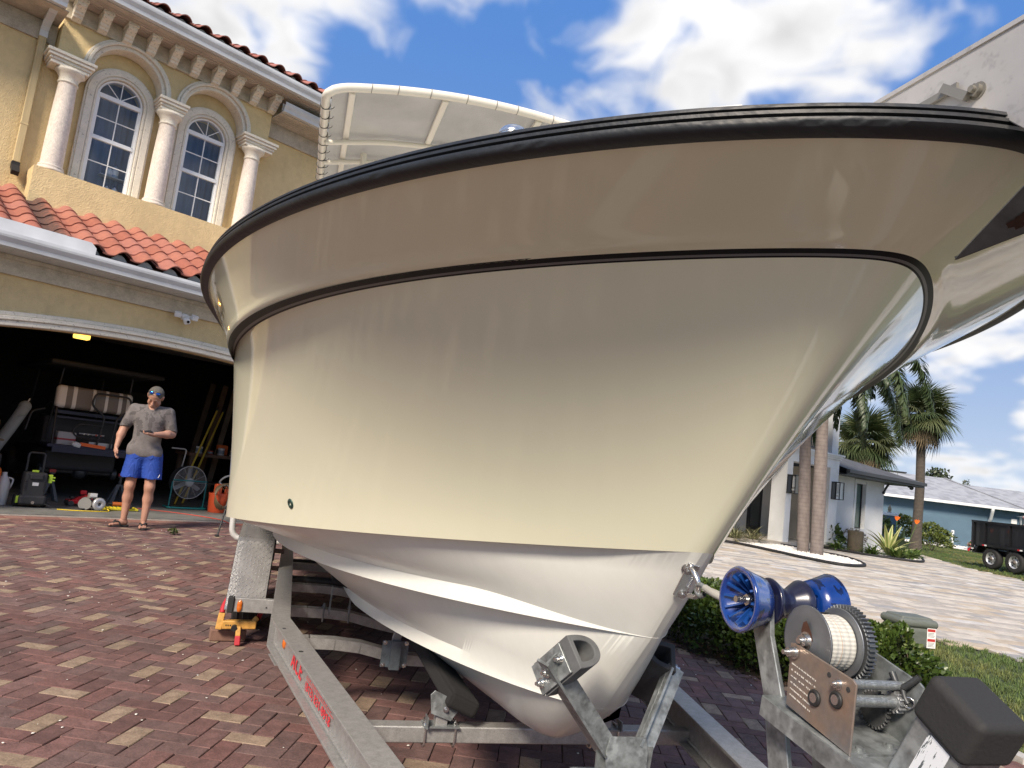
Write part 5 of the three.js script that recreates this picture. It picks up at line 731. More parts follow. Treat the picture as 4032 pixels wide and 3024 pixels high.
{ // wheel lock on the front tyre, paver block behind it
  const lk = thing('wheel_lock', 'yellow and red steel wheel clamp locked round the front trailer tyre', 'wheel lock', BO, BT);
  const ylw = M(0.72, 0.38, 0.085, 0.45, { map: clone(speck, 6) }), redM = M(0.42, 0.02, 0.03, 0.45), P = (t, h, s = 3.5) => B(s, t, h);
  mesh('body', [bar(P(1.255, 0.118, 3.42), P(1.05, 0.128, 3.42), 0.05, 0.052, V(0, 1, 0), 0.008), bar(P(1.10, 0.10, 3.42), P(1.05, 0.17, 3.44), 0.03, 0.045, V(1, 0, 0), 0.008)], ylw, lk);
  mesh('arm', [bar(P(1.275, 0.085, 3.42), P(1.268, 0.185, 3.44), 0.04, 0.042, V(1, 0, 0), 0.006)], ylw, lk);
  mesh('jaw', tube([P(1.27, 0.18, 3.44), P(1.268, 0.22, 3.48), P(1.25, 0.26, 3.54), P(1.23, 0.28, 3.6)], 0.017, 16, 8), redM, lk);
  mesh('jaw', tube([P(1.045, 0.16, 3.44), P(1.03, 0.2, 3.5), P(1.03, 0.24, 3.56)], 0.016, 16, 8), redM, lk);
  mesh('handle', bar(P(1.155, 0.115, 3.40), P(1.15, 0.058, 3.385), 0.03, 0.036, V(1, 0, 0), 0.004), ylw, lk);
  mesh('handle_grip', bar(P(1.15, 0.06, 3.385), P(1.145, 0.004, 3.37), 0.034, 0.04, V(1, 0, 0), 0.006), redM, lk);
  mesh('lock_cylinder', [rod(P(1.18, 0.112, 3.42), P(1.18, 0.105, 3.375), 0.019, 16)], black, lk);
  mesh('slot', [0, 1, 2].map((i) => bar(P(1.235 - i * 0.013, 0.12, 3.3945), P(1.229 - i * 0.013, 0.12, 3.3945), 0.006, 0.008)), black, lk);
  const bl = thing('wheel_chock', 'single loose brown paver block wedged beside the clamped trailer tyre', 'block', [...B(3.52, 1.22, 0).applyAxisAngle(V(0, 1, 0), BT).add(V(...BO)).toArray()], BT + 0.15);
  mesh('block', boxUV(rbox(0.1, 0.07, 0.22, 0.006, 0, 0.036, 0)), M(0.27, 0.15, 0.11, 0.9, { map: clone(speck, 4) }), bl);
}
{ // black prop stand near the far side of the hull
  const p = HOUSE('stand_leg', 'thin black adjustable prop leg standing on the bricks beside the hull', 'stand', 4.2, 0, 1.56);
  const a = V(0, 0.015, 0), b = V(0.12, 0.42, -0.12).multiplyScalar(1.9);
  mesh('lower_tube', rod(a, a.clone().lerp(b, 0.5), 0.012), black, p); mesh('upper_tube', rod(a.clone().lerp(b, 0.45), b, 0.017), black, p);
  mesh('clamp', rbox(0.05, 0.035, 0.04, 0.008).translate(...a.clone().lerp(b, 0.46).toArray()), M(0.03, 0.03, 0.032, 0.5), p); mesh('foot', rbox(0.05, 0.03, 0.05, 0.01, -0.004, 0.015, 0), rubber, p);
}

// ---------- the man with the phone ----------
function sdfGeo(bones, cen, side, res, k, clip) {
  const mc = new MarchingCubes(res, new THREE.MeshBasicMaterial(), false, false, 400000); mc.isolation = 0;
  const N = mc.size, f = new Float32Array(N * N * N).fill(1), h = N / 2, st = side / N * 1, W = (i) => (i - h) / h * side / 2;
  for (const b of bones) {
    const [a, c, ra, rb, sc] = b, R = Math.max(ra, rb) + k * 1.2, lo = [0, 1, 2].map((q) => Math.min(a[q], c[q]) - R - cen[q]), hi = [0, 1, 2].map((q) => Math.max(a[q], c[q]) + R - cen[q]);
    const I = (v, m) => Math.max(1, Math.min(N - 2, Math[m](v / (side / 2) * h + h)));
    const d = [c[0] - a[0], c[1] - a[1], c[2] - a[2]], L2 = d[0] * d[0] + d[1] * d[1] + d[2] * d[2] || 1e-9, sq = sc || [1, 1, 1];
    for (let z = I(lo[2], 'floor'); z <= I(hi[2], 'ceil'); z++) for (let y = I(lo[1], 'floor'); y <= I(hi[1], 'ceil'); y++) for (let x = I(lo[0], 'floor'); x <= I(hi[0], 'ceil'); x++) {
      const p = [W(x) + cen[0] - a[0], W(y) + cen[1] - a[1], W(z) + cen[2] - a[2]];
      const t = Math.max(0, Math.min(1, (p[0] * d[0] + p[1] * d[1] + p[2] * d[2]) / L2));
      const q = [(p[0] - d[0] * t) / sq[0], (p[1] - d[1] * t) / sq[1], (p[2] - d[2] * t) / sq[2]];
      const v = Math.hypot(q[0], q[1], q[2]) - (ra + (rb - ra) * t), ix = x + y * N + z * N * N, o = f[ix], hh = Math.max(k - Math.abs(o - v), 0) / k;
      f[ix] = Math.min(o, v) - hh * hh * k * 0.25;
    }
  }
  if (clip) for (let z = 0; z < N; z++) for (let y = 0; y < N; y++) for (let x = 0; x < N; x++) { const ix = x + y * N + z * N * N; f[ix] = Math.max(f[ix], clip(W(x) + cen[0], W(y) + cen[1], W(z) + cen[2])); }
  for (let i = 0; i < f.length; i++) mc.field[i] = -f[i];
  mc.update();
  const n = mc.count, P = new Float32Array(n * 3), Q = new Float32Array(n * 3);
  for (let i = 0; i < n; i++) for (let q = 0; q < 3; q++) { P[3 * i + q] = mc.positionArray[3 * i + q] * side / 2 + cen[q]; Q[3 * i + q] = mc.normalArray[3 * i + q]; }
  let g = new THREE.BufferGeometry(); g.setAttribute('position', new THREE.BufferAttribute(P, 3)); g = mergeVertices(g, 1e-5); g.computeVertexNormals();
  return boxUV(g);
}
{
  const man = thing('person', 'man in grey t-shirt and blue shorts looking down at the phone in his hand', 'person', [-4.66, 0.0, -9.44], 20 * D2R); man.scale.set(0.98, 1.03, 1.0);
  const scaled = (...a) => { const o = thing(...a); o.scale.set(0.98, 1.03, 1.0); return o; };
  const skin = M(0.50, 0.265, 0.185, 0.55, { map: clone(cloudy, 3) });
  const sk = { hipL: [-0.105, 0.92, 0], hipR: [0.08, 0.92, 0], knL: [-0.125, 0.52, 0.03], knR: [0.115, 0.52, 0.045], anL: [-0.13, 0.095, -0.01], anR: [0.115, 0.095, 0.03], shL: [-0.235, 1.475, -0.01], shR: [0.185, 1.475, -0.005], elL: [-0.325, 1.215, -0.02], wrL: [-0.355, 0.985, 0.07], elR: [0.265, 1.215, -0.01], wrR: [0.075, 1.185, 0.225] };
  const body = [[[-0.02, 1.0, 0], [-0.02, 1.36, 0.005], 0.135, 0.15, [1.12, 1, 0.86]], [[-0.11, 1.42, 0], [0.07, 1.42, 0], 0.1, 0.1, [1, 1, 0.95]], [sk.shL, sk.shL, 0.06, 0.06], [sk.shR, sk.shR, 0.06, 0.06],
    [[-0.02, 1.46, -0.01], [-0.015, 1.57, 0.035], 0.075, 0.062], [sk.hipL, sk.hipR, 0.115, 0.115],
    [sk.hipL, sk.knL, 0.095, 0.060], [sk.knL, [-0.128, 0.37, 0.0], 0.058, 0.058], [[-0.128, 0.37, -0.005], sk.anL, 0.058, 0.037], [sk.hipR, sk.knR, 0.095, 0.060], [sk.knR, [0.116, 0.37, 0.015], 0.058, 0.058], [[0.116, 0.37, 0.01], sk.anR, 0.058, 0.037],
    [sk.shL, sk.elL, 0.062, 0.046], [sk.elL, [-0.34, 1.14, 0.01], 0.045, 0.047], [[-0.34, 1.14, 0.01], sk.wrL, 0.047, 0.029], [sk.shR, sk.elR, 0.062, 0.046], [sk.elR, [0.215, 1.205, 0.07], 0.046, 0.047], [[0.215, 1.205, 0.07], sk.wrR, 0.047, 0.029]];
  const parts = [sdfGeo(body, [0, 0.86, 0.03], 1.9, 144, 0.035)];
  // head, bowed forward
  const hc = V(-0.005, 1.655, 0.075), hq = new THREE.Quaternion().setFromEuler(new THREE.Euler(0.72, -0.12, -0.06));
  const H = (x, y, z) => V(x, y, z).multiplyScalar(1.1).applyQuaternion(hq).add(hc).toArray(), head = [];
  const hb = (a, b, ra, rb = ra) => head.push([H(...a), H(...b), ra * 1.1, rb * 1.1]);
  hb([0, 0.035, -0.012], [0, 0.045, 0.012], 0.082, 0.078); hb([0, -0.03, 0.02], [0, -0.075, 0.05], 0.066, 0.042); hb([-0.03, -0.055, 0.025], [0.03, -0.055, 0.025], 0.045); hb([0, -0.105, 0.062], [0, -0.1, 0.056], 0.022);
  hb([0, 0.005, 0.088], [0, -0.03, 0.108], 0.010, 0.0145); hb([-0.012, -0.034, 0.092], [0.012, -0.034, 0.092], 0.009); hb([-0.03, 0.022, 0.076], [0.03, 0.022, 0.076], 0.014); hb([-0.022, -0.066, 0.088], [0.022, -0.066, 0.088], 0.0075); hb([-0.04, -0.01, 0.066], [-0.036, -0.03, 0.066], 0.018); hb([0.04, -0.01, 0.066], [0.036, -0.03, 0.066], 0.018);
  for (const k of [-1, 1]) { hb([k * 0.083, 0.022, -0.008], [k * 0.079, -0.022, -0.004], 0.012, 0.008); hb([k * 0.088, 0.016, -0.02], [k * 0.083, -0.01, -0.012], 0.008); }
  head.push([H(0, -0.06, -0.02), [-0.018, 1.53, 0.0], 0.062, 0.066]);
  parts.push(sdfGeo(head, hc.toArray(), 0.4, 96, 0.016));
  const finger = (out, pts, r) => { for (let i = 0; i < pts.length - 1; i++) out.push([pts[i], pts[i + 1], r * (1 - 0.08 * i), r * (1 - 0.08 * (i + 1))]); };
  { // hanging right hand, lightly curled
    const hb2 = [], w = sk.wrL; hb2.push([w, [w[0] - 0.002, w[1] - 0.05, w[2] + 0.012], 0.027, 0.024]);
    for (let i = 0; i < 4; i++) { const z = w[2] + 0.036 - i * 0.019, y = w[1] - 0.072, x = w[0] + 0.004, l = [0.9, 1, 0.95, 0.78][i]; hb2.push([[w[0], w[1] - 0.02, w[2] + 0.008 - (i - 1.5) * 0.008], [x, y, z], 0.017, 0.0115]); finger(hb2, [[x, y, z], [x + 0.006, y - 0.036 * l, z + 0.002], [x + 0.020, y - 0.060 * l, z + 0.003], [x + 0.036, y - 0.070 * l, z + 0.003]], 0.0098); }
    finger(hb2, [[w[0] + 0.008, w[1] - 0.022, w[2] + 0.025], [w[0] + 0.026, w[1] - 0.052, w[2] + 0.05], [w[0] + 0.030, w[1] - 0.078, w[2] + 0.056]], 0.0115);
    parts.push(sdfGeo(hb2, [w[0], w[1] - 0.06, w[2]], 0.26, 84, 0.010));
  }
  { // left hand palm up under the phone
    const hb3 = [], w = sk.wrR, P = [w[0] - 0.075, w[1] + 0.005, w[2] + 0.045]; hb3.push([w, [w[0] - 0.04, w[1] + 0.002, w[2] + 0.024], 0.028, 0.024]);
    for (let i = 0; i < 4; i++) { const b = [P[0] + 0.012 - i * 0.006 + 0.01, P[1], P[2] - 0.03 + i * 0.021], e = [-0.82, 0, 0.5]; hb3.push([[w[0] - 0.03, w[1], w[2] + 0.014 + i * 0.006], b, 0.017, 0.012]); const l = [0.92, 1, 0.95, 0.8][i]; finger(hb3, [b, [b[0] + e[0] * 0.038 * l, b[1] - 0.003, b[2] + e[2] * 0.038 * l], [b[0] + e[0] * 0.062 * l, b[1] + 0.008, b[2] + e[2] * 0.062 * l], [b[0] + e[0] * 0.072 * l, b[1] + 0.026, b[2] + e[2] * 0.072 * l]], 0.0098); }
    finger(hb3, [[w[0] - 0.025, w[1] + 0.012, w[2] - 0.004], [w[0] - 0.055, w[1] + 0.03, w[2] - 0.004], [w[0] - 0.088, w[1] + 0.036, w[2] + 0.012]], 0.0115);
    parts.push(sdfGeo(hb3, [w[0] - 0.06, w[1], w[2] + 0.03], 0.28, 88, 0.010));
  }
  const footYaw = [-0.95, 0.12]; const soles = [];
  ['anL', 'anR'].forEach((n, i) => {
    const a = sk[n], q = new THREE.Quaternion().setFromAxisAngle(V(0, 1, 0), footYaw[i]), F = (x, y, z) => V(x, y, z).applyQuaternion(q).add(V(a[0], 0, a[2])).toArray(), fb = [];
    fb.push([[a[0], 0.12, a[2]], F(0, 0.06, -0.02), 0.036, 0.034], [F(0, 0.055, -0.035), F(0, 0.05, 0.02), 0.030, 0.033], [F(0, 0.07, 0.01), F(0, 0.046, 0.11), 0.032, 0.022]);
    for (let t = 0; t < 5; t++) { const x = (i ? 1 : -1) * (0.034 - t * 0.017) * -1, l = [0.185, 0.18, 0.172, 0.16, 0.146][t], r = [0.013, 0.0095, 0.009, 0.0088, 0.0085][t]; fb.push([F(x * 0.7, 0.042, 0.07), F(x, 0.035, l - 0.04), 0.02, r + 0.003], [F(x, 0.034, l - 0.035), F(x, 0.03, l), r, r]); }
    parts.push(sdfGeo(fb, [a[0] + Math.sin(footYaw[i]) * 0.06, 0.07, a[2] + Math.cos(footYaw[i]) * 0.06], 0.34, 84, 0.012));
    soles.push({ F, i });
  });
  mesh('body', merge(parts), skin, man);
  const shirtM = M(0.155, 0.142, 0.142, 0.95, { map: clone(tex(512, (u, v) => { const a = pf(u, v, 14, 4, 321), b = pf(u, v, 40, 3, 325), c = pf(u, v, 4, 3, 329); let q = 0.9 + 0.2 * (a - 0.5) + 0.3 * (b - 0.5); if (a > 0.54 && c > 0.42) q *= 0.62; return [q, q * 0.985, q * 0.98]; }), 1.15), bumpMap: clone(grainB, 5), bumpScale: 0.002 });
  const sh = [[[-0.025, 0.95, 0.01], [-0.022, 1.32, 0.01], 0.145, 0.152, [1.18, 1, 0.86]], [[-0.13, 1.40, 0], [0.085, 1.40, 0], 0.098, 0.098, [1, 1, 1]], [[-0.02, 1.42, -0.005], [-0.018, 1.50, 0.0], 0.10, 0.075], [sk.shL, [-0.312, 1.26, -0.015], 0.077, 0.066], [sk.shR, [0.258, 1.25, -0.01], 0.077, 0.067], [[-0.13, 1.46, -0.01], [0.09, 1.46, -0.01], 0.085, 0.085], [[-0.15, 0.97, 0.03], [0.1, 0.95, 0.03], 0.10, 0.10]];
  const wr = (x, y, z) => 0.006 * imp.noise(x * 16 + y * 6, y * 9, z * 14) + 0.005 * imp.noise(x * 30, y * 14, z * 26);
  mesh('t_shirt', sdfGeo(sh, [-0.02, 1.22, 0], 0.86, 112, 0.06, (x, y, z) => { const neck = 0.060 - Math.hypot(x + 0.016, (z - 0.03) * 0.9) - Math.max(0, 1.515 - 0.25 * Math.max(0, z) - y) * 3; const sl = Math.abs(x + 0.02) > 0.22 ? 1.235 + 0.02 * Math.sin(z * 30) - y : -1; return Math.max(0.895 + 0.004 * Math.sin(x * 22) - y, neck, sl) + wr(x, y, z) * 0; }), shirtM, man);
  const shortM = M(0.012, 0.06, 0.36, 0.75, { map: clone(cloudy, 3), bumpMap: clone(cloudy, 4), bumpScale: 0.006 });
  const so = [[[-0.09, 0.93, 0], [0.06, 0.93, 0], 0.135, 0.135], [[-0.105, 0.88, 0.0], [-0.14, 0.60, 0.02], 0.128, 0.122, [1, 1, 1]], [[0.085, 0.88, 0.0], [0.125, 0.60, 0.025], 0.128, 0.122, [1, 1, 1]]];
  const shorts = mesh('shorts', sdfGeo(so, [-0.01, 0.78, 0.01], 0.66, 92, 0.03, (x, y, z) => Math.max(0.622 + 0.003 * Math.sin(x * 40) - y, y - 1.0, 0.0)), shortM, man);
  mesh('logo', new THREE.ShapeGeometry(shape([[0, -0.022], [0.006, -0.022], [0.012, 0.012], [0.006, 0.03], [0.004, 0.0]])).rotateZ(-0.25).translate(0.205, 0.675, 0.124), M(0.8, 0.8, 0.8, 0.6), shorts);
  // hair, cropped grey
  const hs = []; hs.push([H(0, 0.042, -0.016), H(0, 0.05, 0.002), 0.097, 0.093], [H(0, -0.02, -0.03), H(0, 0.0, -0.03), 0.084, 0.09]);
  const inv = hq.clone().invert(); mesh('hair', sdfGeo(hs, H(0, 0.02, -0.01), 0.26, 64, 0.012, (x, y, z) => { const p = V(x, y, z).sub(hc).applyQuaternion(inv); return Math.max(-(p.y + 0.04 - 0.9 * Math.max(0, p.z - 0.01) + 0.0) + 0.0, p.z > 0.0 ? 0.055 + 0.02 * Math.cos(p.x * 50) - p.y + (p.z - 0.06) * 0.1 : -0.05 - p.y); }), M(0.15, 0.138, 0.12, 0.9, { map: clone(speck, 9), bumpMap: clone(grainB, 12), bumpScale: 0.004 }), man);
  // eyes closed downward, brows, glasses low on the nose, mirrored sunglasses pushed up on the head
  mesh('brow', [bar(V(...H(-0.05, 0.03, 0.082)), V(...H(-0.016, 0.031, 0.092)), 0.005, 0.007), bar(V(...H(0.05, 0.03, 0.082)), V(...H(0.016, 0.031, 0.092)), 0.005, 0.007)], M(0.12, 0.09, 0.07, 0.9), man);
  mesh('eye', [T(new THREE.SphereGeometry(0.0105, 12, 8), ...H(-0.031, 0.008, 0.076)), T(new THREE.SphereGeometry(0.0105, 12, 8), ...H(0.031, 0.008, 0.076))], M(0.30, 0.18, 0.14, 0.4), man);
  mesh('mouth', bar(V(...H(-0.02, -0.067, 0.095)), V(...H(0.02, -0.067, 0.095)), 0.002, 0.003), M(0.2, 0.07, 0.06, 0.6), man);
  const sg = scaled('sunglasses', 'blue mirrored sunglasses pushed up on the head of the man', 'sunglasses', man.position.toArray(), man.rotation.y);
  for (const k of [-1, 1]) { mesh('lens', rot(new THREE.SphereGeometry(0.029, 18, 12).scale(1, 0.68, 0.32), -0.55 + 0.52, k * 0.25, 0).translate(...H(k * 0.036, 0.106, 0.058)), M(0.0, 0.12, 0.6, 0.08, { metalness: 0.9, clearcoat: 1 }), sg); }
  mesh('frame', [tube([V(...H(-0.064, 0.108, 0.047)), V(...H(-0.036, 0.123, 0.052)), V(...H(0, 0.114, 0.064)), V(...H(0.036, 0.123, 0.052)), V(...H(0.064, 0.108, 0.047))], 0.003, 24, 6), ...[-1, 1].map((k) => tube([V(...H(k * 0.066, 0.102, 0.052)), V(...H(k * 0.088, 0.075, 0.0)), V(...H(k * 0.088, 0.03, -0.035))], 0.0028, 12, 6))], black, sg);
  const ph = scaled('phone', 'black phone held in the left hand of the man', 'phone', man.position.toArray(), man.rotation.y);
  const pb = rbox(0.145, 0.010, 0.074, 0.004), w = sk.wrR; pb.applyMatrix4(new THREE.Matrix4().makeRotationFromEuler(new THREE.Euler(0.22, 0.55, 0.0))).translate(w[0] - 0.092, w[1] + 0.03, w[2] + 0.05); mesh('case', pb, M(0.012, 0.012, 0.014, 0.35), ph);
  mesh('screen', rot(new THREE.PlaneGeometry(0.135, 0.066), -Math.PI / 2, 0, 0).applyMatrix4(new THREE.Matrix4().makeRotationFromEuler(new THREE.Euler(0.22, 0.55, 0.0))).translate(w[0] - 0.092, w[1] + 0.0365, w[2] + 0.0514), M(0.02, 0.022, 0.026, 0.1), ph);
  soles.forEach(({ F, i }) => {
    const s = scaled('flip_flop', i ? 'black flip-flop on the foot of the man that points to the camera' : 'black flip-flop on the foot of the man that points aside', 'flip-flop', man.position.toArray(), man.rotation.y);
    const sp = new THREE.Shape(); sp.absellipse(0, -0.03, 0.038, 0.05, Math.PI, 2 * Math.PI); sp.bezierCurveTo(0.036, 0.03, 0.052, 0.08, 0.05, 0.13); sp.bezierCurveTo(0.046, 0.2, -0.046, 0.21, -0.05, 0.13); sp.bezierCurveTo(-0.052, 0.08, -0.036, 0.03, -0.038, -0.03);
    const m = new THREE.Matrix4().compose(V(...F(0, 0, 0)), new THREE.Quaternion().setFromAxisAngle(V(0, 1, 0), footYaw[i]), V(1, 1, 1));
    mesh('sole', extr(sp, 0.022, 0.004, 2).rotateX(Math.PI / 2).scale(1, 1, 1).translate(0, 0.0125, 0).applyMatrix4(m), M(0.03, 0.03, 0.032, 0.85), s);
    mesh('strap', [tube([V(...F(-0.046, 0.03, 0.055)), V(...F(-0.036, 0.075, 0.085)), V(...F((i ? 1 : -1) * -0.02, 0.058, 0.135)), V(...F((i ? 1 : -1) * -0.022, 0.03, 0.15))], 0.009, 20, 8), tube([V(...F(0.046, 0.03, 0.055)), V(...F(0.036, 0.075, 0.085)), V(...F((i ? 1 : -1) * -0.02, 0.058, 0.135))], 0.009, 16, 8)], M(0.025, 0.025, 0.027, 0.7), s);
  });
}

// ---------- things inside the garage ----------
{
  const dk = M(0.02, 0.02, 0.022, 0.45), navyP = M(0.015, 0.02, 0.045, 0.5), bump = M(0.03, 0.03, 0.033, 0.7);
  // golf cart seen from its rear seat
  const gc = HOUSE('golf_cart', 'dark golf cart with grey and white striped rear seat parked in the garage', 'golf cart', 3.45, 0.03, -2.2);
  const seatMap = (() => { const cv = document.createElement('canvas'); cv.width = 512; cv.height = 16; const c = cv.getContext('2d'); c.fillStyle = '#d9d5ce'; c.fillRect(0, 0, 512, 16); c.fillStyle = '#746c64'; for (const [a, b] of [[0.12, 0.20], [0.25, 0.45], [0.49, 0.62], [0.66, 0.80], [0.85, 0.91]]) c.fillRect(a * 512, 0, (b - a) * 512, 16); const t = new THREE.CanvasTexture(cv); t.colorSpace = THREE.SRGBColorSpace; return t; })();
  const cush = (w, h, d, dip) => { const g = new RoundedBoxGeometry(w, h, d, 6, Math.min(h, d) * 0.42), p = g.attributes.position, uv = new Float32Array(p.count * 2); for (let i = 0; i < p.count; i++) { const x = p.getX(i) / w + 0.5, k = Math.exp(-((x - 0.5) ** 2) / 0.008) * dip; if (p.getY(i) > 0) p.setY(i, p.getY(i) - k); uv[2 * i] = x; uv[2 * i + 1] = p.getY(i); } g.setAttribute('uv', new THREE.BufferAttribute(uv, 2)); g.computeVertexNormals(); return g; };
  mesh('backrest', cush(1.12, 0.36, 0.15, 0.09).rotateX(-0.12).translate(0.02, 1.60, 0.06), M(0.85, 0.85, 0.85, 0.55, { map: seatMap }), gc);
  mesh('seat_frame', [bar(V(-0.5, 1.36, 0.0), V(0.55, 1.36, 0), 0.03, 0.05), bar(V(-0.2, 1.25, 0.02), V(-0.2, 1.42, 0.02), 0.06, 0.02), bar(V(0.35, 1.25, 0.02), V(0.35, 1.42, 0.02), 0.06, 0.02), bar(V(-0.5, 1.28, 0.03), V(0.58, 1.28, 0.03), 0.02, 0.03)], navyP, gc);
  mesh('grab_bar', bentTube([V(0.10, 0.86, 0.30), V(0.16, 1.36, 0.26), V(-0.06, 1.52, 0.24), V(-0.02, 1.72, 0.22), V(0.50, 1.72, 0.22), V(0.54, 1.52, 0.24), V(0.34, 1.36, 0.26), V(0.30, 0.86, 0.30)], 0.017, 0.08), dk, gc);
  mesh('grab_bar', bentTube([V(0.16, 0.98, 0.3), V(-0.22, 1.0, 0.3), V(-0.28, 1.1, 0.3), V(-0.18, 1.2, 0.3), V(0.16, 1.2, 0.3)], 0.012, 0.05), dk, gc);
  mesh('side_rail', [bentTube([V(-0.52, 0.84, 0.3), V(-0.50, 1.45, 0.1), V(-0.56, 1.5, -0.1), V(-0.56, 1.46, -0.3)], 0.017, 0.05), bentTube([V(-0.85, 1.02, 0.05), V(-0.80, 1.32, 0.0), V(-0.62, 1.38, -0.05)], 0.017, 0.06)], dk, gc);
  mesh('rear_deck', [rbox(1.3, 0.06, 0.55, 0.02, 0.05, 0.83, 0.12), rbox(1.16, 0.10, 0.03, 0.01, 0.05, 0.78, 0.39)], navyP, gc);
  mesh('chassis', [rbox(1.05, 0.32, 2.2, 0.06, 0, 0.60, -1.1), rbox(1.1, 0.5, 0.5, 0.06, 0, 1.05, -0.5), rbox(1.0, 0.1, 1.2, 0.04, 0, 0.46, -1.6)], bump, gc);
  mesh('roof', rbox(1.7, 0.08, 2.5, 0.035, 0.1, 2.12, -0.9), M(0.008, 0.008, 0.009, 0.8), gc);
  mesh('roof_post', [rod(V(-0.5, 0.9, -0.25), V(-0.46, 2.06, -0.1), 0.016), rod(V(0.6, 0.9, -0.25), V(0.58, 2.06, -0.1), 0.016), rod(V(-0.5, 0.9, -1.9), V(-0.46, 2.06, -1.7), 0.016), rod(V(0.6, 0.9, -1.9), V(0.58, 2.06, -1.7), 0.016)], dk, gc);
  mesh('wheel', [rot(new THREE.TorusGeometry(0.17, 0.085, 12, 28), 0, Math.PI / 2, 0).translate(-0.55, 0.42, -2.1), rot(new THREE.TorusGeometry(0.17, 0.085, 12, 28), 0, Math.PI / 2, 0).translate(0.6, 0.42, -2.1)], rubber, gc);
  mesh('rear_axle', [rod(V(-0.5, 0.42, -0.15), V(0.55, 0.42, -0.15), 0.035), T(new THREE.SphereGeometry(0.11, 14, 10), 0.05, 0.42, -0.15)], darkSteel, gc);
  for (const k of [-0.5, 0.55]) mesh('brake_drum', rot(cyl(0.09, 0.09, 0.07, 20), 0, 0, Math.PI / 2).translate(k, 0.42, -0.15), darkSteel, gc);
  // loose things lying on the rear deck
  const tb = HOUSE('toolbox', 'grey plastic toolbox with red band on the golf cart deck', 'toolbox', 3.12, 0.86, -2.0); mesh('case', rbox(0.26, 0.20, 0.18, 0.02, 0, 0.125, 0), M(0.3, 0.31, 0.33, 0.5), tb); mesh('band', rbox(0.262, 0.05, 0.182, 0.015, 0, 0.11, 0), M(0.25, 0.02, 0.03, 0.5), tb); mesh('base', rbox(0.27, 0.035, 0.19, 0.01, 0, 0.0175, 0), M(0.5, 0.5, 0.52, 0.5), tb);
  const tl = HOUSE('tool_tray', 'orange plastic tray lying on the golf cart deck', 'tray', 3.48, 0.86, -1.88); mesh('tray', [bar(V(-0.18, 0.05, 0), V(0.18, 0.02, 0.02), 0.12, 0.012), bar(V(-0.18, 0.06, 0.06), V(0.18, 0.035, 0.08), 0.012, 0.05)], M(0.75, 0.13, 0.02, 0.5), tl);
  const jar = HOUSE('plastic_jar', 'white translucent plastic jar lying beside the orange tray', 'jar', 3.25, 0.90, -1.84); mesh('body', rot(lathe([[0, -0.06], [0.045, -0.055], [0.048, 0.03], [0.03, 0.05], [0.03, 0.065], [0, 0.065]], 18), 0, 0, 1.3), M(0.6, 0.62, 0.64, 0.4), jar);
  const cs = HOUSE('tool_case', 'open black tool case with shiny fittings on the golf cart deck', 'case', 3.52, 0.86, -2.08); mesh('case', [rbox(0.40, 0.1, 0.16, 0.015, 0, 0.05, 0), rbox(0.40, 0.012, 0.15, 0.004, 0, 0.16, -0.07)], dk, cs); mesh('lining', rbox(0.37, 0.02, 0.01, 0.003, 0, 0.22, -0.05), M(0.4, 0.4, 0.42, 0.4), cs); for (let i = 0; i < 5; i++) mesh('fitting', rot(cyl(0.012, 0.012, 0.03, 10), Math.PI / 2, 0, 0).translate(-0.12 + i * 0.06, 0.215, -0.03), i > 2 ? M(0.6, 0.08, 0.05, 0.4) : steel, cs);
  const tin = HOUSE('metal_tray', 'silver metal tray standing on the golf cart deck behind the orange tray', 'tray', 3.62, 0.86, -1.95); mesh('tray', [rbox(0.34, 0.09, 0.012, 0.003, 0, 0.06, 0), rbox(0.34, 0.012, 0.09, 0.003, 0, 0.008, 0.04)], M(0.5, 0.51, 0.52, 0.35, { metalness: 0.6 }), tin);
  // jack stands holding the cart
  const js = HOUSE('jack_stand', 'grey steel jack stand with red head under the left rear of the cart', 'jack stand', 2.98, 0.025, -1.75);
  mesh('leg', [[-0.11, 0.11], [0.11, 0.11], [-0.11, -0.11], [0.11, -0.11]].map(([x, z]) => bar(V(x, 0, z), V(x * 0.18, 0.30, z * 0.18), 0.05, 0.012, V(x, 0, z))), M(0.18, 0.21, 0.24, 0.45, { metalness: 0.4 }), js); mesh('column', [rod(V(0, 0.22, 0), V(0, 0.42, 0), 0.025), rbox(0.08, 0.03, 0.05, 0.008, 0, 0.425, 0)], darkSteel, js); mesh('head', rbox(0.09, 0.05, 0.06, 0.01, 0, 0.455, 0), M(0.3, 0.03, 0.03, 0.5), js); mesh('label', bar(V(0.088, 0.04, 0.108), V(0.035, 0.22, 0.045), 0.03, 0.003, V(1, 0, 1)), M(0.6, 0.6, 0.6, 0.5), js);
  dup(js, HOUSE2(4.0, 0.025, -1.9), 45 * D2R, 'grey steel jack stand with red head under the right rear of the cart');
  // pressure washer
  const pw = HOUSE('pressure_washer', 'black pressure washer with lime green clips standing on the garage floor', 'pressure washer', 2.57, 0.025, -0.85);
  mesh('body', [rbox(0.27, 0.40, 0.22, 0.03, 0, 0.28, 0), rbox(0.33, 0.14, 0.24, 0.04, 0, 0.10, 0.01), rbox(0.16, 0.08, 0.05, 0.02, 0, 0.42, 0.11)], bump, pw);
  for (let i = 0; i < 5; i++) mesh('vent', [rbox(0.03, 0.012, 0.02, 0.004, -0.11, 0.24 + i * 0.03, 0.108), rbox(0.03, 0.012, 0.02, 0.004, 0.11, 0.24 + i * 0.03, 0.108)], dk, pw);
  mesh('handle', bentTube([V(-0.10, 0.46, -0.08), V(-0.10, 0.74, -0.10), V(0.10, 0.74, -0.10), V(0.10, 0.46, -0.08)], 0.016, 0.04), dk, pw);
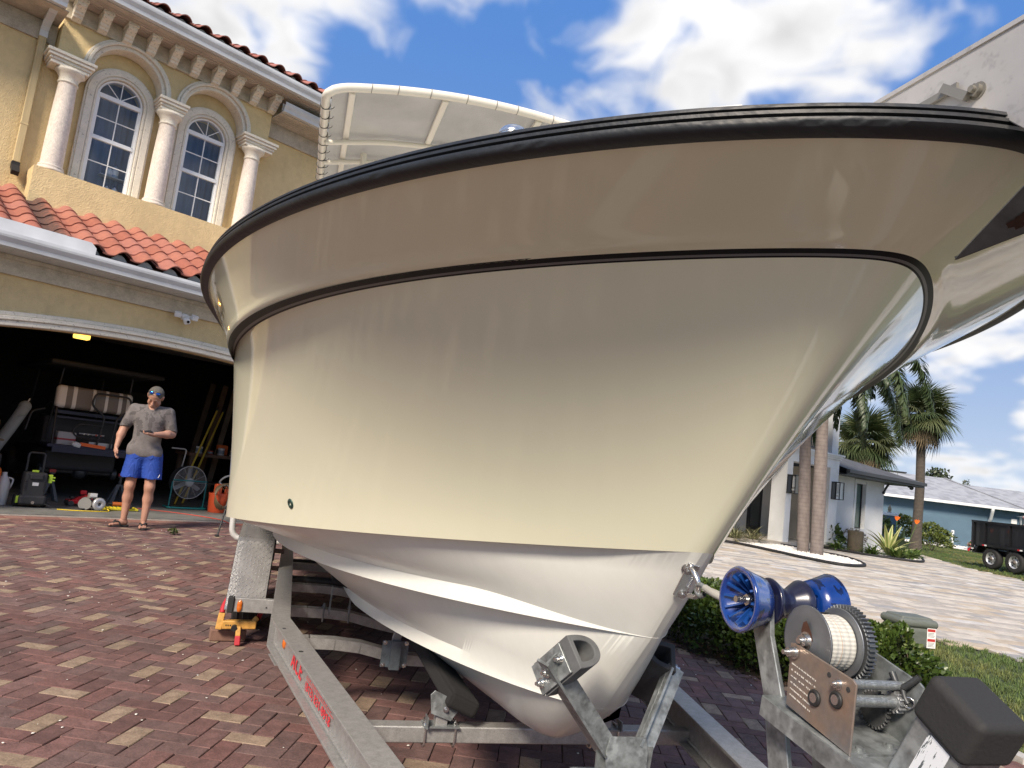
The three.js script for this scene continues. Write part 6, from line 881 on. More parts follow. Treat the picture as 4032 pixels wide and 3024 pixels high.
  const lime = M(0.42, 0.6, 0.05, 0.5); mesh('clip', [rbox(0.08, 0.03, 0.03, 0.008, -0.02, 0.495, 0.08), rbox(0.04, 0.10, 0.03, 0.01, -0.17, 0.10, 0.07)], lime, pw); mesh('gun_rest', [rbox(0.05, 0.12, 0.05, 0.01, 0.18, 0.40, 0.05), rbox(0.05, 0.02, 0.03, 0.006, 0.21, 0.42, 0.06), rbox(0.05, 0.02, 0.03, 0.006, 0.21, 0.38, 0.06)], lime, pw);
  mesh('wheel', [-1, 1].map((k) => rot(cyl(0.085, 0.085, 0.05, 24), 0, 0, Math.PI / 2).translate(k * 0.17, 0.085, -0.02)), rubber, pw); mesh('label', rbox(0.075, 0.045, 0.004, 0.001, 0.0, 0.32, 0.112), M(0.65, 0.65, 0.66, 0.5), pw); mesh('outlet', [rot(cyl(0.02, 0.02, 0.03, 16), Math.PI / 2, 0, 0).translate(0, 0.07, 0.13)], steel, pw);
  mesh('hose', tube([V(0.1, 0.08, 0.1), V(0.25, 0.02, 0.14), V(0.42, 0.015, 0.1), V(0.6, 0.015, 0.16), V(0.75, 0.015, 0.1)], 0.009, 40, 6), dk, pw);
  // floor jack
  const fj = HOUSE('floor_jack', 'red hydraulic floor jack on the garage floor', 'floor jack', 3.3, 0.025, -1.25);
  mesh('frame', [rbox(0.36, 0.05, 0.03, 0.008, 0, 0.06, 0.09), rbox(0.36, 0.05, 0.03, 0.008, 0, 0.06, -0.09), bar(V(-0.12, 0.07, 0), V(0.1, 0.17, 0), 0.09, 0.035), rbox(0.1, 0.12, 0.13, 0.02, 0.1, 0.1, 0), rbox(0.08, 0.06, 0.06, 0.01, 0.02, 0.2, 0)], M(0.42, 0.012, 0.02, 0.35, { clearcoat: 0.5 }), fj); mesh('caster', [-0.15, 0.15].map((x) => rot(cyl(0.04, 0.04, 0.24, 18), Math.PI / 2, 0, 0).translate(x, 0.04, 0)), darkSteel, fj); mesh('saddle', cyl(0.035, 0.04, 0.03, 14, -0.12, 0.12, 0), darkSteel, fj);
  // blower motor with its hub
  const mo = HOUSE('blower_motor', 'small grey electric motor with round hub lying on the garage floor', 'motor', 3.32, 0.025, -0.75);
  mesh('case', [rot(cyl(0.085, 0.085, 0.17, 28), Math.PI / 2, 0, 0.5).rotateY(-0.35).translate(-0.08, 0.088, -0.03), rbox(0.11, 0.07, 0.1, 0.01, 0.0, 0.20, -0.04)], M(0.3, 0.29, 0.27, 0.5, { metalness: 0.3 }), mo); mesh('hub', rot(lathe([[0.02, 0], [0.035, 0.02], [0.075, 0.02], [0.092, 0.0], [0.092, -0.03], [0, -0.03]], 28), Math.PI / 2, 0, 0).rotateY(0.2).translate(0.07, 0.095, 0.09), M(0.5, 0.5, 0.52, 0.35, { metalness: 0.5 }), mo); mesh('plate', rbox(0.09, 0.05, 0.004, 0.001, 0.0, 0.215, 0.012), M(0.62, 0.62, 0.62, 0.5), mo);
  const yt = HOUSE('yellow_ramp', 'yellow ribbed plastic strip on the garage floor beside the man', 'ramp', 3.72, 0.025, -0.85); mesh('base', rbox(0.52, 0.03, 0.14, 0.008, 0, 0.018, 0), M(0.62, 0.52, 0.03, 0.5), yt); for (let i = 0; i < 9; i++) mesh('rib', rbox(0.025, 0.02, 0.13, 0.006, -0.22 + i * 0.055, 0.038, 0), M(0.62, 0.52, 0.03, 0.5), yt);
  const dr = HOUSE('cordless_drill', 'orange and black cordless drill lying on the yellow strip', 'drill', 3.72, 0.07, -0.95); mesh('body', [rot(cyl(0.032, 0.03, 0.18, 16), 0, 0, Math.PI / 2).translate(0.02, 0.035, 0), bar(V(0.06, 0.03, 0), V(0.1, 0.025, 0.12), 0.035, 0.04)], M(0.5, 0.13, 0.03, 0.5), dr); mesh('chuck', rot(cyl(0.024, 0.016, 0.06, 14), 0, 0, Math.PI / 2).translate(-0.1, 0.035, 0), dk, dr); mesh('battery', rbox(0.09, 0.05, 0.08, 0.01, 0.11, 0.026, 0.16), dk, dr);
  const yc = HOUSE('extension_lead', 'yellow electric cord looped on the garage floor before the motor', 'cord', 3.3, 0.03, -0.62); mesh('cord', tube([V(-0.45, 0.0, 0.02), V(-0.2, 0, 0.09), V(0.05, 0, 0.08), V(0.22, 0.0, 0.0), V(0.2, 0.04, -0.1), V(0.3, 0, -0.15)], 0.0075, 60, 6), M(0.7, 0.5, 0.03, 0.5), yc);
  const rc = HOUSE('extension_lead', 'thin red extension cord running across the garage threshold towards the hull', 'cord', 4.7, 0.03, -0.5); mesh('cord', tube([V(-0.6, 0, -0.7), V(-0.2, 0, -0.35), V(0.1, 0, 0.05), V(0.25, 0.0, 0.45), V(0.3, -0.02, 0.7), V(0.6, -0.025, 0.8), V(1.2, -0.02, 0.7)], 0.006, 60, 6), M(0.5, 0.05, 0.03, 0.5), rc);
  // long tube leaning on the left
  const lt = HOUSE('rolled_cover', 'long grey rolled boat cover leaning on the left in the garage', 'rolled cover', 2.35, 0.025, -1.9); mesh('roll', [tube([V(-0.5, 0.05, 0.45), V(-0.24, 0.55, 0.2), V(0.02, 1.05, 0), V(0.16, 1.36, -0.1)], 0.082, 30, 14), T(new THREE.SphereGeometry(0.09, 14, 10), 0.16, 1.37, -0.1)], M(0.20, 0.225, 0.23, 0.85, { bumpMap: clone(cloudy, 3), bumpScale: 0.01 }), lt); mesh('tie', tube([V(0.08, 1.22, 0.04), V(0.16, 1.25, 0.0), V(0.19, 1.24, -0.12)], 0.012, 12, 6), M(0.2, 0.23, 0.2, 0.9), lt); mesh('pole_tip', rod(V(0.17, 1.4, -0.1), V(0.21, 1.5, -0.12), 0.01), M(0.5, 0.48, 0.42, 0.6), lt);
  const or = HOUSE('orange_reel', 'orange and black tool case cut by the frame edge on the garage floor', 'case', 2.06, 0.025, -0.85); mesh('shell', rbox(0.22, 0.5, 0.2, 0.08, 0, 0.28, 0, 4), M(0.68, 0.16, 0.02, 0.4), or); mesh('panel', rbox(0.13, 0.32, 0.02, 0.03, 0, 0.28, 0.1), dk, or); mesh('top', rbox(0.15, 0.2, 0.16, 0.04, 0.0, 0.6, 0), dk, or);
  const jg = HOUSE('white_jug', 'white plastic jug standing beside the orange case on the garage floor', 'jug', 2.24, 0.025, -0.98); mesh('body', lathe([[0, 0], [0.085, 0.0], [0.09, 0.28], [0.06, 0.36], [0.03, 0.4], [0.03, 0.44], [0, 0.44]], 18), M(0.6, 0.6, 0.58, 0.4), jg); mesh('handle', tube([V(0.05, 0.37, 0), V(0.11, 0.34, 0), V(0.088, 0.22, 0)], 0.012, 12, 8), M(0.6, 0.6, 0.58, 0.4), jg);
  // drum fan
  const fan = HOUSE('drum_fan', 'round wire grille drum fan on a teal tube base in the garage', 'fan', 4.98, 0.025, -1.55);
  const wire = M(0.42, 0.44, 0.44, 0.4, { metalness: 0.5 }), teal = M(0.01, 0.16, 0.17, 0.4), fy = 0.44;
  mesh('drum', rot(new THREE.CylinderGeometry(0.27, 0.27, 0.2, 40, 1, true), Math.PI / 2, 0, 0).translate(0, fy, -0.11), M(0.03, 0.035, 0.04, 0.5), fan); const rings = []; for (let i = 0; i < 15; i++) rings.push(T(new THREE.TorusGeometry(0.075 + i * 0.0138, 0.0016, 4, 48), 0, fy, 0)); mesh('grille', [...rings, ...Array.from({ length: 12 }, (_, i) => { const a = i / 12 * 6.283; return rod(V(0.06 * Math.cos(a), fy + 0.06 * Math.sin(a), 0.004), V(0.27 * Math.cos(a), fy + 0.27 * Math.sin(a), 0.004), 0.003, 5); }), T(new THREE.TorusGeometry(0.272, 0.007, 6, 48), 0, fy, 0)], wire, fan);
  mesh('hub', rot(lathe([[0, 0.015], [0.05, 0.012], [0.075, 0.0], [0.075, -0.02]], 24), Math.PI / 2, 0, 0).translate(0, fy, 0.004), M(0.3, 0.32, 0.33, 0.4), fan); for (let i = 0; i < 3; i++) mesh('blade', rot(rbox(0.07, 0.2, 0.012, 0.004, 0, 0.14, 0), 0, 0.5, i * 2.094).translate(0, fy, -0.09), M(0.3, 0.31, 0.32, 0.5), fan);
  mesh('cross_bar', rbox(0.58, 0.022, 0.012, 0.005, 0, fy + 0.03, 0.016), teal, fan); mesh('base', [bentTube([V(-0.32, 0.02, -0.14), V(-0.34, 0.02, 0.14), V(0.3, 0.02, 0.14), V(0.3, 0.02, -0.14)], 0.016, 0.06), rod(V(-0.285, 0.03, 0), V(-0.285, fy, 0), 0.013), rod(V(0.285, 0.03, 0), V(0.285, fy, 0), 0.013)], teal, fan); mesh('handle', bentTube([V(-0.12, fy + 0.25, -0.15), V(-0.1, fy + 0.55, -0.12), V(-0.35, fy + 0.55, -0.12)], 0.013, 0.05), M(0.35, 0.36, 0.36, 0.4, { metalness: 0.5 }), fan);
  // bucket with coiled hose
  const hr = HOUSE('hose_bucket', 'orange bucket wrapped in coiled brown hose by the garage door', 'bucket', 5.36, 0.025, -1.2); mesh('bucket', lathe([[0, 0], [0.14, 0], [0.16, 0.3], [0.165, 0.3], [0.165, 0.32], [0.15, 0.32], [0.13, 0.02]], 26), M(0.62, 0.09, 0.03, 0.45), hr); mesh('funnel', [rbox(0.12, 0.2, 0.1, 0.03, -0.04, 0.38, 0.02), rbox(0.08, 0.16, 0.05, 0.02, 0.1, 0.36, 0.06)], M(0.62, 0.1, 0.03, 0.45), hr); for (let i = 0; i < 5; i++) mesh('hose', rot(new THREE.TorusGeometry(0.2 - i * 0.008, 0.010, 8, 44), 0.25 - i * 0.2, 0.2 + i * 0.06, 0).scale(0.85, 1.12, 1).translate(0.02 - i * 0.012, 0.28, 0.16), M(0.16, 0.11, 0.06, 0.5), hr);
  const ch = HOUSE('grey_hose', 'grey ribbed hose loop standing on the orange bucket', 'hose', 5.56, 0.5, -1.25); mesh('loop', tube([V(-0.2, 0.02, 0), V(-0.15, 0.12, 0.05), V(0.05, 0.18, 0.05), V(0.2, 0.12, 0), V(0.1, 0.0, 0), V(-0.1, -0.02, 0.02)], 0.016, 48, 8, true), M(0.4, 0.42, 0.43, 0.5), ch);
  // workbench with paint cans at the right
  const wb = HOUSE('workbench', 'dark workbench along the right side of the garage', 'workbench', 6.2, 0.025, -3.2); mesh('top', rbox(1.6, 0.06, 0.7, 0.01, 0, 0.88, 0), M(0.10, 0.06, 0.04, 0.7), wb); for (const [x, z] of [[-0.72, 0.28], [0.72, 0.28], [-0.72, -0.28], [0.72, -0.28]]) mesh('leg', rbox(0.08, 0.86, 0.08, 0.006, x, 0.43, z), M(0.09, 0.06, 0.045, 0.8), wb); mesh('shelf', rbox(1.5, 0.03, 0.6, 0.005, 0, 0.35, 0), M(0.08, 0.055, 0.04, 0.8), wb);
  [[5.62, 0.062, 0.13, [0.55, 0.56, 0.56], 'pale paint can with a dark label nearest the bench end'], [5.84, 0.05, 0.07, [0.35, 0.06, 0.04], 'small red tin on the workbench'], [6.05, 0.06, 0.14, [0.5, 0.5, 0.52], 'white paint can in the middle of the workbench'], [6.28, 0.05, 0.11, [0.6, 0.58, 0.5], 'cream tin at the far end of the workbench']].forEach(([u, r, h, c, lab]) => { const k = HOUSE('paint_can', lab, 'paint can', u, 0.935, -2.98); mesh('can', lathe([[0, 0], [r, 0], [r, h * 0.94], [r * 1.04, h * 0.95], [r * 1.04, h], [r * 0.9, h * 0.98], [0, h * 0.97]], 18), M(...c, 0.4), k); mesh('label', T(new THREE.CylinderGeometry(r * 1.012, r * 1.012, h * 0.5, 18, 1, true), 0, h * 0.48, 0), M(0.15, 0.2, 0.25, 0.6), k); });
  const ob = HOUSE('orange_tool', 'orange and black power tool on the back of the workbench', 'power tool', 6.2, 0.935, -3.3); mesh('body', [rbox(0.22, 0.1, 0.1, 0.03, 0, 0.15, 0), rbox(0.1, 0.12, 0.08, 0.02, 0.06, 0.06, 0)], M(0.6, 0.13, 0.03, 0.5), ob); mesh('grip', rbox(0.07, 0.12, 0.06, 0.02, -0.07, 0.08, 0), dk, ob);
  [['long brown board leaning on the garage wall', 6.3, -3.9, [0.16, 0.10, 0.06]], ['pale narrow board leaning between two brown boards in the garage', 6.55, -3.95, [0.22, 0.17, 0.12]], ['dark plank leaning beside the workbench in the garage', 6.05, -3.95, [0.10, 0.07, 0.05]]].forEach(([lab, u, w, c]) => { const b = HOUSE('leaning_board', lab, 'board', u, 0.03, w, null); mesh('board', boxUV(bar(V(-0.35, 0, 0.2), V(0.15, 2.35, -0.3), 0.11, 0.03, V(0, 0, 1))), M(...c, 0.8, { map: clone(speck, 1) }), b); });
  [['yellow pole leaning behind the fan, the nearer of two', 5.3, -2.4], ['yellow pole leaning behind the fan, the farther of two', 5.55, -2.7]].forEach(([lab, u, w]) => { const b = HOUSE('yellow_pole', lab, 'pole', u, 0.03, w); mesh('pole', rod(V(-0.3, 0, 0.3), V(0.5, 1.75, -0.5), 0.018), M(0.45, 0.34, 0.04, 0.5), b); mesh('tip', rod(V(0.5, 1.75, -0.5), V(0.53, 1.82, -0.53), 0.022), dk, b); });
  const pic = HOUSE('framed_picture', 'dark framed picture hanging on the back wall of the garage', 'picture', 5.9, 1.75, -7.45); mesh('frame', [bb(-0.45, 0.45, -0.35, -0.31, 0, 0.04), bb(-0.45, 0.45, 0.31, 0.35, 0, 0.04), bb(-0.45, -0.41, -0.31, 0.31, 0, 0.04), bb(0.41, 0.45, -0.31, 0.31, 0, 0.04)], M(0.05, 0.04, 0.03, 0.5), pic); mesh('print', bb(-0.41, 0.41, -0.31, 0.31, 0, 0.012), M(0.09, 0.10, 0.07, 0.7, { map: clone(speck, 2) }), pic);
  const cb = HOUSE('cardboard_box', 'brown cardboard box on the left of the garage', 'box', 2.0, 0.9, -1.6); mesh('box', boxUV(rbox(0.3, 0.26, 0.3, 0.004, 0, 0.13, 0)), M(0.33, 0.2, 0.11, 0.85), cb); const st = HOUSE('wall_shelf', 'shelf on the left garage wall with a cardboard box on it', 'shelf', 1.8, 0.87, -1.6); mesh('board', bb(-0.5, 0.42, 0, 0.028, -0.25, 0.25), M(0.12, 0.09, 0.06, 0.8), st); mesh('leg', [bb(-0.5, -0.45, -0.85, 0, -0.25, -0.2), bb(0.37, 0.42, -0.85, 0, -0.25, -0.2)], M(0.12, 0.09, 0.06, 0.8), st);
  // opener with its lit lens
  const lp = HOUSE('opener_lamp', 'lit yellow lens of the garage door opener under the ceiling', 'lamp', 2.80, 2.50, -0.95); mesh('housing', rbox(0.26, 0.09, 0.22, 0.015, 0, 0.085, 0), M(0.2, 0.2, 0.2, 0.5), lp);
  mesh('lens', rbox(0.20, 0.075, 0.14, 0.02, 0.02, 0.0, 0.02), new THREE.MeshStandardMaterial({ color: 0x553300, emissive: lin(1, 0.6, 0.1), emissiveIntensity: 1.3, roughness: 0.5 }), lp);
  mesh('hanger', [rod(V(-0.1, 0.12, 0), V(-0.1, 0.55, 0), 0.008), rod(V(0.1, 0.12, 0), V(0.1, 0.55, 0), 0.008)], darkSteel, lp);
  const pl = new THREE.PointLight(0xffb347, 0.35); pl.position.copy(HO).addScaledVector(HU, 2.82).addScaledVector(HN, -0.78).setY(2.46); pl.castShadow = true; scene.add(pl);
  // weed in the paver joints
  const wd = HOUSE('weed', 'small green weed growing between the bricks near the man', 'weed', 3.69, 0, 1.45); leafCloud(wd, 'leaves', 60, () => ({ p: V(rr(-0.05, 0.05), 0.01 + 0.05 * rnd(), rr(-0.04, 0.04)), n: V(rr(-1, 1), rr(0.2, 1), rr(-1, 1)).normalize() }), 0.035, () => lin(0.07, 0.09, 0.03)); mesh('stem', [0, 1, 2].map((i) => rod(V(0, 0, 0), V(0.03 * Math.cos(i * 2.1), 0.05, 0.03 * Math.sin(i * 2.1)), 0.003, 5)), M(0.1, 0.1, 0.04, 0.8), wd);
  function HOUSE2(u, h, w) { const p = HO.clone().addScaledVector(HU, u).addScaledVector(HN, w); return [p.x, h, p.z]; }
}

// ---------- white neighbour house ----------
const NU = V(0.8192, 0, -0.5736), NN = V(0.5736, 0, 0.8192), NO = V(9.48, 0, -23.29), NT = 35 * D2R;
const NB = (name, label, cat, u, h, w, group) => { const p = NO.clone().addScaledVector(NU, u).addScaledVector(NN, w); return thing(name, label, cat, [p.x, h, p.z], NT, group); };
const shingle = (c, rep) => M(c[0], c[1], c[2], 0.9, { map: clone(tex(512, (u, v) => { const row = Math.floor(v * 16), off = hash2(row, 3, 5), col = Math.floor((u + off) * 12), q = 0.72 + 0.5 * hash2(col, row, 7) * (0.6 + 0.4 * pf(u, v, 20, 3, 331)), e = (v * 16) % 1 < 0.12 ? 0.7 : 1; return [q * e, q * e, q * e * 1.02]; }), rep) });
const poly3 = (pts, th = 0.05) => { const g = new THREE.BufferGeometry(), q = []; for (let i = 1; i < pts.length - 1; i++) q.push(...pts[0], ...pts[i], ...pts[i + 1]); g.setAttribute('position', new THREE.Float32BufferAttribute(q, 3)); g.computeVertexNormals(); return boxUV(g); };
{
  const wh = thing('white_house', 'white modern house with black roof edge, square porch pillars and wall lanterns', 'house', NO.toArray(), NT);
  const wp = M(0.76, 0.785, 0.80, 0.7, { map: clone(cloudy, 0.3), bumpMap: clone(stuccoB, 0.8), bumpScale: 0.004 }), beige = M(0.62, 0.585, 0.52, 0.8, { map: clone(cloudy, 0.3) }), blk = M(0.018, 0.018, 0.02, 0.4), dglass = M(0.02, 0.03, 0.032, 0.04, { clearcoat: 1 });
  const bx = (x0, x1, y0, y1, z0, z1) => boxUV(bb(x0, x1, y0, y1, z0, z1));
  mesh('porch_pillar', bx(-0.31, 0, 0, 2.75, -0.55, 0), wp, wh); mesh('porch_pillar', bx(2.21, 2.75, 0, 2.75, -0.55, 0), wp, wh);
  mesh('header', bx(-4.5, 2.75, 2.751, 3.06, -0.55, 0), wp, wh);
  mesh('cornice', [bx(-4.5, 2.80, 3.061, 3.12, -0.6, 0.05), bx(-4.5, 2.83, 3.121, 3.18, -0.62, 0.09), bx(-4.5, 2.87, 3.181, 3.24, -0.64, 0.13)], wp, wh);
  mesh('porch_wall', bx(-6, 2.74, 0.13, 3.2, -2.7, -2.5), beige, wh); mesh('porch_side', bx(2.752, 2.9, 0, 2.75, -2.7, -0.56), beige, wh); mesh('porch_ceiling', bx(-4.5, 2.75, 2.9, 2.98, -2.49, -0.56), beige, wh); mesh('porch_floor', bx(-4.5, 2.75, 0, 0.12, -2.49, 0.02), M(0.55, 0.50, 0.43, 0.7, { map: clone(speck, 0.8) }), wh);
  const door = mesh('front_door', bx(1.2, 2.0, 0.13, 2.3, -2.498, -2.46), blk, wh); mesh('door_glass', bx(1.35, 1.85, 0.4, 2.1, -2.459, -2.452), dglass, door);
  // upper storey: right pier, balcony opening with dark glazing and black railing
  mesh('upper_pier', bx(2.33, 2.72, 3.241, 5.6, -0.5, -0.06), wp, wh); mesh('upper_wall', bx(-4.5, 2.72, 3.241, 5.6, -1.7, -1.4), wp, wh); mesh('upper_side_wall', bx(2.5, 2.72, 3.241, 5.6, -1.39, -0.51), beige, wh); mesh('upper_glass', bx(-1.0, 2.2, 3.3, 5.2, -1.39, -1.36), dglass, wh); mesh('parapet', bx(-4.5, 2.75, 5.2, 5.7, -0.52, -0.04), wp, wh);
  const rl = mesh('railing', [bx(-3, 2.32, 4.36, 4.41, -0.34, -0.29), bx(-3, 2.32, 3.36, 3.40, -0.34, -0.29)], blk, wh); for (let i = 0; i < 24; i++) mesh('baluster', bx(2.28 - i * 0.105, 2.30 - i * 0.105, 3.40, 4.36, -0.325, -0.305), blk, rl);
  // wing
  const wing = shape([[2.76, 0], [7.1, 0], [7.1, 2.72], [2.76, 2.72]]); for (const [a, b, c, d] of [[5.02, 5.72, 0.74, 2.42], [3.32, 3.56, 0.62, 2.5]]) { const h = new THREE.Path(); h.moveTo(a, c); h.lineTo(b, c); h.lineTo(b, d); h.lineTo(a, d); h.closePath(); wing.holes.push(h); }
  mesh('wing_wall', boxUV(T(extr(wing, 0.22), 0, 0, -0.71)), wp, wh); mesh('wing_side', bx(6.9, 7.1, 0, 2.72, -8, -0.83), wp, wh);
  for (const [a, b, c, d] of [[5.02, 5.72, 0.74, 2.42], [3.32, 3.56, 0.62, 2.5]]) {
    const w = mesh('window', [bx(a, b, c, c + 0.05, -0.78, -0.72), bx(a, b, d - 0.05, d, -0.78, -0.72), bx(a, a + 0.05, c + 0.05, d - 0.05, -0.78, -0.72), bx(b - 0.05, b, c + 0.05, d - 0.05, -0.78, -0.72)], a > 5 ? blk : wp, wh); mesh('pane', bx(a + 0.05, b - 0.05, c + 0.05, d - 0.05, -0.76, -0.75), a > 5 ? M(0.05, 0.10, 0.09, 0.04, { clearcoat: 1 }) : M(0.3, 0.36, 0.38, 0.05, { clearcoat: 1 }), w);
    mesh('window_trim', [bx(a - 0.10, a, c - 0.10, d + 0.10, -0.598, -0.57), bx(b, b + 0.10, c - 0.10, d + 0.10, -0.598, -0.57), bx(a, b, c - 0.10, c, -0.598, -0.57), bx(a - 0.13, b + 0.13, d + 0.101, d + 0.16, -0.598, -0.54), bx(a - 0.13, b + 0.13, c - 0.16, c - 0.101, -0.598, -0.54)], wp, w);
  }
  const eH = 2.70, e1 = 8.55, eW = 0.22, a1 = [2.9, eH + 0.10, eW], b1 = [e1, eH + 0.10, eW], rg = [5.6, eH + 1.02, -2.9], rg0 = [2.9, eH + 1.02, -2.9], c1 = [e1, eH + 0.10, -6];
  mesh('wing_roof', [poly3([a1, b1, rg, rg0]), poly3([b1, c1, rg])], shingle([0.085, 0.09, 0.10], 0.35), wh); mesh('fascia', [bx(2.9, e1, eH - 0.10, eH + 0.095, eW - 0.03, eW), bx(e1 - 0.03, e1, eH - 0.10, eH + 0.095, -6, eW - 0.031)], blk, wh); mesh('wing_gutter', [bx(2.9, e1 + 0.02, eH - 0.03, eH + 0.09, eW + 0.001, eW + 0.10)], M(0.03, 0.03, 0.033, 0.35), wh); mesh('wing_soffit', bx(2.9, e1 - 0.031, eH - 0.1, eH - 0.08, -6, eW - 0.031), blk, wh);
  mesh('wing_downspout', [bar(V(7.25, 2.60, -0.5), V(7.2, 2.35, -0.62), 0.08, 0.08), bar(V(7.2, 2.36, -0.62), V(6.98, 2.2, -0.56), 0.08, 0.08)], blk, wh);
  mesh('eave_camera', [T(new THREE.SphereGeometry(0.08, 14, 10), 8.0, 2.54, 0.0), rbox(0.16, 0.05, 0.1, 0.02, 7.85, 2.56, 0)], blk, wh);
  [[-0.16, 'black frame wall lantern on the left porch pillar of the white house'], [2.47, 'black frame wall lantern on the right porch pillar of the white house']].forEach(([u, lab]) => {
    const l = NB('wall_lantern', lab, 'lantern', u, 1.70, 0.0), W = 0.13, D = 0.30, H = 0.58, f = [];
    for (const x of [-W, W]) for (const z of [0.02, D]) f.push(bb(x - 0.012, x + 0.012, 0, H, z - 0.012, z + 0.012)); for (const y of [0, H]) { f.push(bb(-W, W, y - 0.012, y + 0.012, 0.01, 0.034), bb(-W, W, y - 0.012, y + 0.012, D - 0.012, D + 0.012), bb(-W - 0.012, -W + 0.012, y - 0.012, y + 0.012, 0, D), bb(W - 0.012, W + 0.012, y - 0.012, y + 0.012, 0, D)); } f.push(bb(-W, W, 0, H, 0.0, 0.012)); mesh('frame', f, blk, l); mesh('tube', [cyl(0.022, 0.022, 0.34, 10, -0.03, 0.36, 0.16), cyl(0.022, 0.022, 0.34, 10, 0.04, 0.36, 0.16), cyl(0.05, 0.05, 0.06, 12, 0, 0.12, 0.16)], M(0.5, 0.5, 0.48, 0.3), l);
    mesh('glass', T(new THREE.PlaneGeometry(2 * W, H), 0, H / 2, D - 0.02), M(0.85, 0.9, 0.92, 0.03, { transmission: 1, thickness: 0 }), l);
  });
  const pot = NB('stone_planter', 'brown stone cylinder planter beside the right porch pillar of the white house', 'planter', 2.95, 0.0, 0.62); mesh('drum', lathe([[0, 0], [0.24, 0], [0.25, 0.1], [0.25, 0.68], [0.23, 0.72], [0, 0.72]], 24), M(0.16, 0.13, 0.09, 0.9, { map: clone(speck, 3) }), pot);
}
